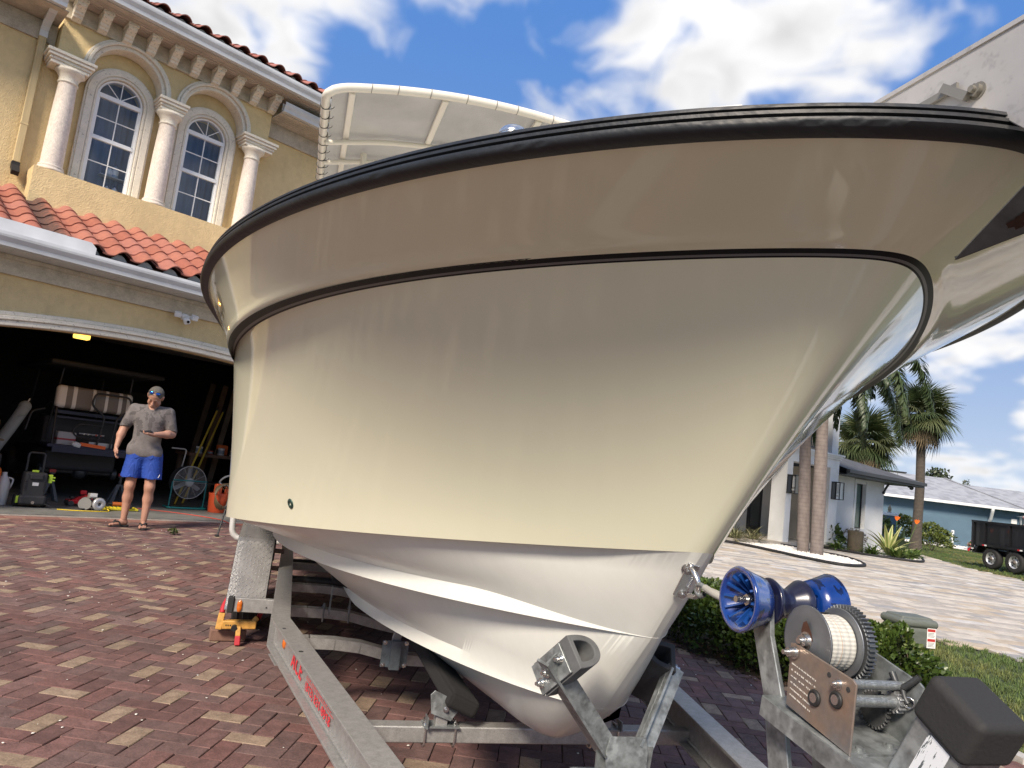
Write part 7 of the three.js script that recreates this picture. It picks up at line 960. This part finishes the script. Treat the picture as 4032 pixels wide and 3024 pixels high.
// ---------- blue house ----------
{
  const bh = thing('blue_house', 'blue single storey house with grey shingle roof and white gutter', 'house', [0, 0, 0]);
  const bl = M(0.115, 0.195, 0.27, 0.8, { map: clone(cloudy, 0.2), bumpMap: clone(stuccoB, 0.6), bumpScale: 0.006 }), wt = M(0.74, 0.76, 0.77, 0.5), rf = shingle([0.33, 0.345, 0.37], 0.22);
  mesh('front_wall', boxUV(bb(16, 33.5, 0, 2.75, -46.3, -46)), bl, bh); mesh('side_wall', boxUV(bb(33.2, 33.5, 0, 2.75, -60, -46.31)), bl, bh); mesh('left_wall', boxUV(bb(16, 16.3, 0, 2.75, -60, -46.31)), bl, bh);
  const eh = 2.80, e = [[15.2, eh, -45.3], [33.6, eh, -45.3], [33.6, eh, -55], [15.2, eh, -55]], r0 = [20, 4.55, -50.2], r1 = [31.2, 4.5, -50.2];
  mesh('roof', [poly3([e[0], e[1], r1, r0]), poly3([e[1], e[2], r1]), poly3([e[2], e[3], r0, r1]), poly3([e[3], e[0], r0])], rf, bh); mesh('ridge_vent', bar(V(20, 4.57, -50.2), V(28.4, 4.56, -50.2), 0.3, 0.08), M(0.03, 0.03, 0.035, 0.7), bh);
  mesh('hip_cap', bar(V(33.6, eh + 0.02, -45.3), V(31.2, 4.52, -50.2), 0.3, 0.04), rf, bh);
  mesh('gutter', [boxUV(bb(15.2, 33.6, eh - 0.17, eh - 0.002, -45.42, -45.28))], wt, bh); mesh('soffit', bb(15.2, 33.6, eh - 0.13, eh - 0.1, -46, -45.3), M(0.35, 0.38, 0.4, 0.8), bh);
  mesh('downspout', tube([V(31.35, 2.66, -45.35), V(31.35, 2.5, -45.38), V(31.5, 2.0, -45.75), V(31.55, 1.7, -45.94), V(31.55, 0.4, -45.94)], 0.1, 30, 8), wt, bh);
  // recessed right-hand part with window, own roof
  mesh('wing_wall', boxUV(bb(33.51, 46, 0, 2.75, -46.9, -46.6)), bl, bh); mesh('wing_roof', [poly3([[33.0, eh, -45.9], [46, eh, -45.9], [46, 4.2, -50], [32.4, 4.2, -50]]), poly3([[33.0, eh, -45.9], [32.4, 4.2, -50], [31, eh, -50]])], rf, bh); mesh('wing_gutter', boxUV(bb(33.55, 46, eh - 0.17, eh - 0.004, -46.02, -45.88)), wt, bh);
  const w = mesh('window', [bb(33.9, 36.6, 0.9, 1.0, -46.6, -46.5), bb(33.9, 36.6, 2.3, 2.42, -46.6, -46.5), bb(33.9, 34.05, 1.0, 2.3, -46.6, -46.5), bb(36.45, 36.6, 1.0, 2.3, -46.6, -46.5), bb(35.2, 35.32, 1.0, 2.3, -46.6, -46.5)], wt, bh); mesh('pane', bb(34.05, 35.2, 1.0, 2.3, -46.58, -46.56), M(0.03, 0.05, 0.055, 0.05, { clearcoat: 1 }), w); mesh('pane', bb(35.32, 36.45, 1.0, 2.3, -46.58, -46.56), M(0.03, 0.05, 0.055, 0.05, { clearcoat: 1 }), w);
  mesh('wall_vent', rbox(0.36, 0.32, 0.08, 0.02, 33.15, 2.0, -45.97), wt, bh); mesh('meter', [rbox(0.16, 0.26, 0.12, 0.03, 29.2, 0.85, -45.93), rbox(0.12, 0.6, 0.1, 0.03, 29.2, 0.4, -45.93)], wt, bh);
  const fl = thing('flag', 'striped flag with starred blue corner hanging from the blue house', 'flag', [33.3, 1.6, -45.3]); const cv = document.createElement('canvas'); cv.width = 256; cv.height = 160; const c = cv.getContext('2d'); for (let i = 0; i < 13; i++) { c.fillStyle = i % 2 ? '#d9d5d2' : '#8f2f3a'; c.fillRect(0, i * 12.31, 256, 12.4); } c.fillStyle = '#2e3457'; c.fillRect(0, 0, 116, 86); c.fillStyle = '#d5d5da'; for (let r = 0; r < 9; r++) for (let k = 0; k < (r % 2 ? 5 : 6); k++) { c.beginPath(); c.arc(10 + k * 19 + (r % 2 ? 9.5 : 0), 8 + r * 9, 3, 0, 6.3); c.fill(); } const ft = new THREE.CanvasTexture(cv); ft.colorSpace = THREE.SRGBColorSpace;
  mesh('cloth', grid(24, 12, (a, b) => V(-0.1 + 0.62 * b + 0.25 * a + 0.06 * Math.sin(a * 9), 0.75 + 0.1 * b - 1.15 * a + 0.35 * b * a, 0.1 * Math.sin(a * 7 + b * 4))), M(1, 1, 1, 0.85, { map: ft }), fl); mesh('pole', rod(V(-0.1, 0.72, -0.5), V(0.62, 0.92, 0.15), 0.02), wt, fl);
  const pi = thing('gate_pillar', 'blue square pillar with white cap and metal lantern before the blue house', 'pillar', [20.75, 0, -38]); mesh('shaft', boxUV(rbox(0.5, 1.4, 0.5, 0.01, 0, 0.7, 0)), bl, pi); mesh('cap', rbox(0.62, 0.16, 0.62, 0.02, 0, 1.48, 0), wt, pi); mesh('lantern', lathe([[0, 0], [0.1, 0], [0.11, 0.04], [0.05, 0.07], [0.09, 0.12], [0.09, 0.26], [0.05, 0.32], [0.02, 0.38], [0.03, 0.41], [0, 0.44]], 12).translate(0, 1.56, 0), M(0.28, 0.23, 0.15, 0.5, { metalness: 0.4 }), pi); mesh('side_wall', boxUV(rbox(0.4, 1.3, 0.3, 0.01, -0.75, 0.65, 0)), wt, pi);
}
// ---------- palms ----------
const frondCol = () => { const k = rr(0.65, 1.35); return [0.052 * k, 0.085 * k, 0.024 * k]; };
function fanGeo(sd, dead) { // costapalmate leaf: stalk along +z, then a drooping fan of pleated blades
  seed = sd; const p = [], ix = []; const N = 34, R = 0.85;
  for (let i = 0; i < N; i++) { const f = (i / (N - 1) - 0.5) * 2, a = f * 2.1, len = R * (1 - 0.22 * Math.abs(f)) * rr(0.9, 1.08), c = Math.cos(a), s = Math.sin(a), base = 0.62 + 0.12 * (1 - Math.abs(f)), dr = rr(0.28, 0.5) + (dead ? 0.35 : 0), b = p.length / 3, wd = 0.026; const P = (t, o) => { const dd = -dr * t * t * len * 1.1 - 0.12 * Math.abs(f) * t; p.push(s * len * t + c * o, dd + Math.abs(o) * 0.6, base + c * len * t - s * o); }; P(0, 0); P(0.3, -wd); P(0.3, wd); P(0.68, -wd * 0.75); P(0.68, wd * 0.75); P(1, 0); ix.push(b, b + 1, b + 2, b + 1, b + 3, b + 2, b + 2, b + 3, b + 4, b + 3, b + 5, b + 4); }
  const g = new THREE.BufferGeometry(); g.setAttribute('position', new THREE.Float32BufferAttribute(p, 3)); g.setIndex(ix); g.computeVertexNormals();
  const st = tube([V(0, 0, 0), V(0, 0.06, 0.35), V(0, 0.02, 0.75)], 0.014, 8, 5); return merge([g, st]);
}
const fans = [1, 2, 3].map((k) => fanGeo(k * 77, false)), fansD = [4, 5].map((k) => fanGeo(k * 77, true)); seed = 4242;
const fanM = [[0.085, 0.115, 0.04], [0.065, 0.098, 0.034], [0.11, 0.13, 0.05]].map((c) => M(...c, 0.5, { transmission: 0.25, thickness: 0 })), fanD = [[0.16, 0.12, 0.07], [0.12, 0.105, 0.045]].map((c) => M(...c, 0.8));
const barkM = M(0.15, 0.125, 0.105, 0.95, { map: clone(speck, 2), bumpMap: clone(tex(256, (u, v) => 0.5 + 0.5 * Math.sin(v * 6.283 * 14 + 3 * pf(u, v, 6, 3, 341)) * 0.7 + 0.4 * (pf(u, v, 20, 3, 344) - 0.5)), 1.5), bumpScale: 0.03 });
function sabal(label, x, z, h, r, n, yaw = 0) {
  const t = thing('cabbage_palm', label, 'palm tree', [x, 0, z], yaw);
  mesh('trunk', (() => { const g = lathe([[0.30, 0], [0.25, 0.25], [0.21, 0.8], [0.19, h * 0.5], [0.185, h * 0.9], [0.16, h + 0.4]], 18), p = g.attributes.position; for (let i = 0; i < p.count; i++) { const y = p.getY(i), k = 1 + 0.06 * imp.noise(p.getX(i) * 8, y * 6, p.getZ(i) * 8); p.setX(i, p.getX(i) * k + 0.09 * Math.sin(y * 0.55)); p.setZ(i, p.getZ(i) * k); } g.computeVertexNormals(); return boxUV(g); })(), barkM, t);
  const cr = new THREE.Group(); cr.name = 'crown'; t.add(cr); cr.position.set(0.09 * Math.sin(h * 0.55), h + 0.45, 0);
  for (let i = 0; i < n; i++) { const f = i / n, el = 1.35 - 2.35 * Math.pow(f, 0.9) + rr(-0.12, 0.12), az = i * 2.39996 + rr(-0.2, 0.2), dead = f > 0.84, o = mesh('frond', dead ? fansD[i % 2] : fans[i % 3], dead ? fanD[i % 2] : fanM[Math.floor(rnd() * 3)], cr); o.rotation.order = 'YXZ'; o.rotation.set(-el, az, rr(-0.3, 0.3)); o.scale.setScalar(r * rr(0.88, 1.12)); }
  return t;
}
sabal('cabbage palm with a round fan leaf crown and rough brown trunk before the blue house', 19.05, -32.6, 5.75, 1.1, 70);
sabal('cabbage palm with hanging fan leaves rising behind the black edged roof of the white house', 15.9, -31.5, 4.0, 1.15, 60, 1.0);
{ // feathery palms with ringed smooth trunks
  const leaflet = (len, w) => { const g = new THREE.BufferGeometry(); g.setAttribute('position', new THREE.Float32BufferAttribute([0, 0, 0, -w, 0.01, len * 0.4, w, 0.01, len * 0.4, -w * 0.7, -0.03, len * 0.75, w * 0.7, -0.03, len * 0.75, 0, -0.1, len], 3)); g.setIndex([0, 1, 2, 1, 3, 2, 2, 3, 4, 3, 5, 4]); g.computeVertexNormals(); g.setAttribute('uv', new THREE.Float32BufferAttribute(new Float32Array(12), 2)); return g; };
  function plume(sd, L, droop) { seed = sd; const P = []; for (let i = 0; i <= 12; i++) { const s = i / 12; P.push(V(0, L * (0.55 * s * (1 - 0.2 * s) - droop * s * s), L * (0.95 * s - 0.22 * s * s * (0.6 + droop)))); } const c = new THREE.CatmullRomCurve3(P), gs = [new THREE.TubeGeometry(c, 14, 0.016, 5)]; for (let i = 0; i < 560; i++) { const s = 0.14 + 0.86 * i / 560, p = c.getPoint(s), tg = c.getTangent(s), len = 0.52 * Math.sin(Math.PI * Math.min(1, (s * 0.82 + 0.16))) + 0.1, a = rnd() * 6.283, u = V(1, 0, 0), v = tg.clone().cross(u).normalize(), d = u.multiplyScalar(Math.cos(a)).addScaledVector(v, Math.sin(a)).addScaledVector(tg, 0.75).add(V(0, -0.35, 0)).normalize(); gs.push(leaflet(len, 0.026).applyQuaternion(new THREE.Quaternion().setFromUnitVectors(V(0, 0, 1), d)).translate(p.x, p.y, p.z)); } return merge(gs); }
  const pl = [plume(11, 4.3, 1.0), plume(12, 3.9, 1.15), plume(13, 3.5, 1.0), plume(14, 3.4, 1.25)]; seed = 777; const pm = [[0.055, 0.085, 0.03], [0.075, 0.10, 0.035], [0.045, 0.07, 0.028]].map((c) => M(...c, 0.5, { transmission: 0.2, thickness: 0 }));
  const tr = M(0.24, 0.205, 0.19, 0.85, { map: clone(tex(512, (u, v) => { const ring = Math.pow(Math.abs(Math.sin(v * 3.1416 * 9 + 0.5 * pf(u, v, 4, 2, 351))), 0.25), a = pf(u, v, 8, 5, 355); const q = (0.55 + 0.35 * ring) * (0.8 + 0.5 * (a - 0.4)); return [q, q * 0.98, q * 0.97]; }), 1) });
  [['feathery palm with ringed grey trunk, the front trunk of the pair in the gravel', 9.19, -20.52, 5.7, 0.165, -0.02, [1.25, 1.62, 2.1, 0.7, 3.0, 3.9, 4.8, 5.6, 0.1, 2.5]], ['feathery palm with ringed grey trunk, the rear trunk of the pair in the gravel', 8.98, -20.95, 5.0, 0.155, -0.045, [1.4, 1.9, 0.9, 2.6, 3.4, 4.3, 5.2, 6.0, 0.3]]].forEach(([lab, x, z, h, r, lean, ph]) => {
    const t = thing('foxtail_palm', lab, 'palm tree', [x, 0, z]);
    mesh('trunk', (() => { const g = new THREE.CylinderGeometry(r * 0.78, r * 1.08, h, 24, 40, true).translate(0, h / 2, 0), p = g.attributes.position, uv = g.attributes.uv; for (let i = 0; i < p.count; i++) { const y = p.getY(i), f = y / h, k = (1 + 0.12 * Math.sin(Math.PI * Math.min(1, f * 1.1))) * (1 + 0.02 * Math.sin(y * 42)); p.setX(i, p.getX(i) * k + lean * y); p.setZ(i, p.getZ(i) * k); uv.setXY(i, uv.getX(i) * 2, y * 1.0); } g.computeVertexNormals(); return g; })(), tr, t);
    mesh('crownshaft', lathe([[r * 0.85, 0], [r * 1.05, 0.2], [r * 0.8, 0.7], [0.05, 1.1]], 18).translate(lean * h, h, 0), M(0.10, 0.16, 0.05, 0.5), t);
    const cr = new THREE.Group(); cr.name = 'crown'; cr.position.set(lean * h, h + 0.9, 0); t.add(cr);
    ph.forEach((az, i) => { const o = mesh('frond', pl[i % 4], pm[i % 3], cr); o.rotation.order = 'YXZ'; o.rotation.set(-0.1 + rr(-0.1, 0.1), az, rr(-0.1, 0.1)); o.scale.setScalar(rr(0.97, 1.05)); });
  });
}
// ---------- garden plants ----------
const bladeLeaf = (L, w, bend, n = 8) => grid(2, n, (a, b) => { const k = Math.sin(Math.PI * Math.min(1, 0.12 + b * 0.88)), x = (a - 0.5) * 2 * w * k; return V(x, L * (b * (1 - 0.35 * bend * b)) + Math.abs(x) * 0.35, L * bend * b * b * 0.8); });
{
  const ag = thing('striped_agave', 'large spiky plant with yellow and green striped leaves in the pebble bed', 'agave', [13.35, 0.02, -24.4]); const tx = (() => { const cv = document.createElement('canvas'); cv.width = 64; cv.height = 8; const c = cv.getContext('2d'); c.fillStyle = '#c9c88a'; c.fillRect(0, 0, 64, 8); c.fillStyle = '#7d8f4a'; c.fillRect(20, 0, 24, 8); c.fillStyle = '#98a45c'; c.fillRect(28, 0, 4, 8); const t = new THREE.CanvasTexture(cv); t.colorSpace = THREE.SRGBColorSpace; return t; })(); const am = M(1, 1, 1, 0.55, { map: tx });
  for (let i = 0; i < 20; i++) { const o = mesh('leaf', bladeLeaf(rr(0.95, 1.35), 0.075, rr(0.15, 0.5)), am, ag); o.rotation.order = 'YXZ'; o.rotation.set(0.15 + 0.95 * (i / 20) + rr(-0.1, 0.1), i * 2.4 + rr(-0.2, 0.2), 0); }
  const gm = [M(0.10, 0.16, 0.03, 0.6), M(0.075, 0.13, 0.025, 0.6), M(0.14, 0.19, 0.045, 0.6)];
  const clump = (name, lab, cat, x, z, n, L, w, mats, spread = 1, grp) => { const t = thing(name, lab, cat, [x, 0.02, z], 0, grp), gs = [0, 1, 2].map(() => bladeLeaf(L * rr(0.85, 1.1), w, rr(0.3, 0.7), 5)); const m3 = [[], [], []]; for (let i = 0; i < n; i++) { const k = i % 3, q = new THREE.Quaternion().setFromEuler(new THREE.Euler(0.12 + spread * Math.sqrt(rnd()), rnd() * 6.3, 0, 'YXZ')), s = rr(0.7, 1.1); m3[k].push(mtx(V(rr(-0.12, 0.12), 0, rr(-0.12, 0.12)), q, V(s, s, s))); } m3.forEach((L2, k) => { instanced('leaves', gs[k], mats[k], L2, null, t).userData.kind = 'stuff'; }); return t; };
  [['bushy bright green clump under the striped plant, nearest the bed edge', 13.2, -23.6], ['bushy bright green clump at the right end of the pebble bed', 14.3, -24.6], ['bushy bright green clump between the two others below the striped plant', 13.75, -24.05], ['bright green clump beside the planter in the pebble bed', 11.55, -24.3], ['bright green clump in the middle of the pebble bed, alone', 12.45, -23.75]].forEach(([lab, x, z]) => clump('fern_clump', lab, 'fern', x, z, 130, 0.52, 0.028, gm, 1.0));
  const pg = [M(0.17, 0.17, 0.085, 0.7), M(0.12, 0.135, 0.06, 0.7), M(0.22, 0.20, 0.11, 0.7)];
  [['arching pale grass tuft left of the porch pillar of the white house', 8.1, -22.6, 0.75], ['arching pale grass tuft nearest the hull before the white house', 7.3, -22.0, 0.7], ['arching pale grass tuft behind the other two before the white house', 7.8, -23.4, 0.8]].forEach(([lab, x, z, L]) => clump('grass_tuft', lab, 'grass', x, z, 150, L, 0.014, pg, 1.15));
  const shrub = (lab, x, z, r, h, n, col, cat = 'shrub', sz = 0.1) => { const t = thing(cat === 'flower' ? 'flowering_shrub' : 'garden_shrub', lab, cat, [x, 0, z]); leafCloud(t, 'foliage', n, () => { const a = rnd() * 6.3, e = Math.acos(rr(-0.2, 1)), k = 0.6 + 0.4 * Math.sqrt(rnd()), lum = 1 + 0.25 * imp.noise(x + Math.cos(a) * 1.5, e * 2, z + Math.sin(a) * 1.5); return { p: V(Math.cos(a) * Math.sin(e) * r * k * lum, Math.max(0.02, h * 0.4 + Math.cos(e) * h * 0.6 * k * lum), Math.sin(a) * Math.sin(e) * r * k * lum), n: V(Math.cos(a) * Math.sin(e), Math.cos(e), Math.sin(a) * Math.sin(e)) }; }, sz, col); mesh('stems', [0, 1, 2, 3].map((i) => rod(V(0, 0, 0), V(r * 0.5 * Math.cos(i * 1.6), h * 0.6, r * 0.5 * Math.sin(i * 1.6)), 0.015, 5)), M(0.1, 0.08, 0.05, 0.9), t); return t; };
  const g1 = () => { const k = rr(0.6, 1.4); return lin(0.10 * k, 0.125 * k, 0.025 * k); }, g2 = () => { const k = rr(0.5, 1.4); return lin(0.05 * k, 0.085 * k, 0.022 * k); }, g3 = () => { const k = rr(0.6, 1.3); return lin(0.19 * k, 0.16 * k, 0.11 * k); };
  shrub('rounded yellow green shrub right of the palm trunk before the blue house', 24.2, -40.2, 1.0, 1.25, 900, g1, 'shrub', 0.16); shrub('green shrub at the foot of the rough palm trunk', 20.3, -33.4, 0.75, 0.85, 700, g1, 'shrub', 0.13); shrub('yellow green shrub between the blue pillar and the palm trunk', 22.0, -39.0, 0.8, 1.5, 700, g1, 'shrub', 0.16); shrub('dark green shrub left of the blue pillar', 19.9, -37.5, 0.7, 1.35, 600, g2, 'shrub', 0.15);
  shrub('sparse grey green bush against the blue house wall', 27.6, -44.6, 0.95, 0.95, 240, g2, 'shrub', 0.14); shrub('small pinkish flowering bush behind the black trailer', 27.4, -40.6, 0.55, 0.7, 420, () => rnd() < 0.3 ? lin(0.42, 0.16, 0.15) : g1(), 'flower', 0.11);
  shrub('wispy grey twiggy bush under the narrow window of the white house', 11.95, -25.75, 0.55, 0.75, 420, g3, 'shrub', 0.07); shrub('wispy grey twiggy bush under the black framed window of the white house', 13.0, -26.4, 0.55, 0.75, 420, g3, 'shrub', 0.07); shrub('leafy dark green plant behind the stone planter', 11.6, -25.0, 0.42, 0.9, 200, g2, 'shrub', 0.15);
  const bp = thing('bird_of_paradise', 'dark leafed plant with orange flowers behind the striped agave', 'flower', [14.35, 0, -25.6]); for (let i = 0; i < 16; i++) { const o = mesh('leaf', bladeLeaf(rr(0.8, 1.15), 0.09, rr(0.1, 0.35)), gm[i % 3 === 0 ? 1 : 1].clone(), bp); o.material.color.setRGB(0.03, 0.055, 0.025); o.rotation.order = 'YXZ'; o.rotation.set(rr(0.05, 0.5), i * 2.4, 0); } [[-0.15, 1.22, 0.1], [0.62, 1.18, 0.0]].forEach(([x, y, z]) => { mesh('stem', rod(V(x * 0.3, 0, 0), V(x, y, z), 0.012, 6), gm[1], bp); mesh('flower_head', [-0.5, -0.15, 0.25, 0.6].map((a) => rot(bladeLeaf(0.2, 0.03, 0.2, 4), 0, 0, -a).translate(x, y, z)), M(0.75, 0.15, 0.015, 0.5), bp); });
}
// ---------- utility pedestal on the grass strip ----------
{
  const u = thing('utility_pedestal', 'grey green rounded utility box with red and white warning label behind the hedge', 'utility box', [4.5, -0.02, -7.75], 0.12);
  const um = M(0.15, 0.165, 0.14, 0.55, { map: clone(cloudy, 2) });
  mesh('base', rbox(0.42, 0.24, 0.34, 0.06, 0, 0.12, 0, 5), um, u); mesh('lid', [rbox(0.445, 0.09, 0.365, 0.044, 0, 0.262, 0, 5), rbox(0.36, 0.05, 0.28, 0.024, 0, 0.30, 0, 4)], um, u);
  const cv = document.createElement('canvas'); cv.width = 64; cv.height = 128; const c = cv.getContext('2d'); c.fillStyle = '#e6e4e0'; c.fillRect(0, 0, 64, 128); c.fillStyle = '#b3302c'; c.fillRect(4, 5, 56, 18); c.fillRect(4, 68, 56, 18); c.fillStyle = '#555'; for (const y of [30, 38, 46, 54, 92, 100, 108, 116]) c.fillRect(7, y, 40 + (y * 7) % 12, 3); const t = new THREE.CanvasTexture(cv); t.colorSpace = THREE.SRGBColorSpace; mesh('warning_label', T(new THREE.PlaneGeometry(0.10, 0.2), 0.135, 0.13, 0.1715), M(1, 1, 1, 0.6, { map: t }), u);
  const st = thing('valve_box', 'small grey block set in the grass at the end of the hedge', 'block', [3.75, -0.03, -6.3], 0.3); mesh('block', boxUV(rbox(0.12, 0.15, 0.12, 0.012, 0, 0.075, 0)), M(0.25, 0.25, 0.24, 0.8), st);
}
// ---------- black dump trailer at the right ----------
{
  const d = thing('dump_trailer', 'black tandem axle dump trailer parked on the lawn by the blue house', 'trailer', [16.62, 0, -24.0], 8 * D2R), bk = M(0.012, 0.012, 0.014, 0.32, { clearcoat: 0.4, map: clone(cloudy, 1) }), Z1 = 4.2;
  mesh('box_side', [boxUV(bb(0.10, 0.14, 0.72, 1.50, -0.92, Z1))], bk, d); mesh('box_rear', boxUV(bb(0.141, 2.0, 0.72, 1.50, -0.95, -0.91)), bk, d); mesh('box_front', boxUV(bb(0.141, 2.0, 0.72, 1.50, Z1 - 0.04, Z1)), bk, d); mesh('box_far_side', boxUV(bb(2.0, 2.04, 0.72, 1.50, -0.92, Z1)), bk, d); mesh('box_floor', boxUV(bb(0.141, 2.0, 0.66, 0.719, -0.9, Z1)), bk, d);
  mesh('top_rail', [bb(0.04, 0.2, 1.501, 1.57, -0.98, Z1), bb(0.201, 2.1, 1.501, 1.57, -0.98, -0.85)], bk, d); for (const z of [-0.93, -0.45, 0.55, 1.4, 2.3, 3.2]) mesh('post', bb(0.05, 0.0995, 0.66, 1.5, z - 0.045, z + 0.045), bk, d); mesh('frame_rail', [bb(0.12, 0.22, 0.46, 0.655, -1.0, Z1), bb(-0.02, 0.1, 0.50, 0.60, -1.05, -0.9)], bk, d);
  mesh('fender', [bb(-0.12, 0.18, 0.79, 0.81, -0.42, 1.42), bar(V(0.03, 0.80, -0.42), V(0.03, 0.50, -0.62), 0.3, 0.02), bar(V(0.03, 0.80, 1.42), V(0.03, 0.50, 1.62), 0.3, 0.02), bb(-0.13, -0.12, 0.73, 0.81, -0.42, 1.42)], bk, d);
  const rf = M(0.5, 0.02, 0.03, 0.3), wf = M(0.75, 0.75, 0.75, 0.3); for (const [y, z] of [[0.76, -0.2], [0.76, 1.2], [0.60, -0.75]]) { mesh('reflector', bb(-0.138, -0.131, y - 0.022, y + 0.022, z - 0.09, z), rf, d); mesh('reflector', bb(-0.138, -0.131, y - 0.022, y + 0.022, z + 0.002, z + 0.09), wf, d); } mesh('tail_lamp', rbox(0.05, 0.09, 0.06, 0.015, -0.03, 0.52, -0.98), rf, d);
  for (const z of [0, 0.92]) { const w = new THREE.Group(); w.name = 'wheel'; d.add(w); mesh('tyre', rot(lathe([[0.20, -0.09], [0.27, -0.105], [0.33, -0.095], [0.35, -0.06], [0.352, 0], [0.35, 0.06], [0.33, 0.095], [0.27, 0.105], [0.20, 0.09]], 40), 0, 0, Math.PI / 2).translate(0.02, 0.35, z), rubber, w); mesh('rim', [rot(lathe([[0.07, 0.075], [0.075, 0.03], [0.12, 0.035], [0.165, 0.02], [0.19, 0.07], [0.205, 0.095], [0.205, -0.09]], 32), 0, 0, Math.PI / 2).translate(0.02, 0.35, z)], M(0.52, 0.53, 0.55, 0.3, { metalness: 0.5 }), w); mesh('hub', rot(lathe([[0, 0.11], [0.05, 0.1], [0.06, 0.06], [0.06, 0.02]], 16), 0, 0, Math.PI / 2).translate(0.02, 0.35, z), M(0.12, 0.1, 0.09, 0.5), w); for (let i = 0; i < 8; i++) { const a = i * 0.785; mesh('vent_hole', rot(cyl(0.022, 0.022, 0.006, 12), 0, 0, Math.PI / 2).translate(-0.012, 0.35 + 0.135 * Math.sin(a), z + 0.135 * Math.cos(a)), bk, w); } }
}
// ---------- far trees ----------
{
  const far = (lab, x, z, r, h, h0, n) => { const t = thing('far_tree', lab, 'tree', [x, 0, z]); mesh('trunk', rod(V(0, 0, 0), V(0, h0 + h * 0.5, 0), 0.25, 8, 0.15), M(0.12, 0.1, 0.08, 0.9), t); leafCloud(t, 'crown', n, () => { const a = rnd() * 6.3, e = Math.acos(rr(-1, 1)), k = Math.cbrt(rnd()), l = 1 + 0.35 * imp.noise(a * 2, e * 2, x); return { p: V(Math.cos(a) * Math.sin(e) * r * k * l, h0 + h / 2 + Math.cos(e) * h / 2 * k * l, Math.sin(a) * Math.sin(e) * r * k * l), n: V(rr(-1, 1), rr(-0.2, 1), rr(-1, 1)).normalize() }; }, r > 1 ? 0.34 : 0.2, () => { const k = rr(0.5, 1.4); return lin(0.07 * k, 0.09 * k, 0.045 * k); }); };
  far('broad dark tree rising behind the ridge of the blue house roof', 46.4, -76, 1.35, 3.0, 4.1, 900); far('small slim tree right of the broad tree behind the blue roof, nearer it', 47.95, -77, 0.42, 2.4, 4.4, 220); far('small slim tree right of the broad tree behind the blue roof, second one', 48.55, -78, 0.36, 2.2, 4.4, 200); far('lone small round tree above the hip of the blue roof', 50.2, -77, 0.42, 2.0, 4.4, 200);
  const tp = sabal('small far palm cut by the frame edge beyond the blue house', 52, -64, 3.3, 1.7, 40);
}

renderer.render(scene, camera);
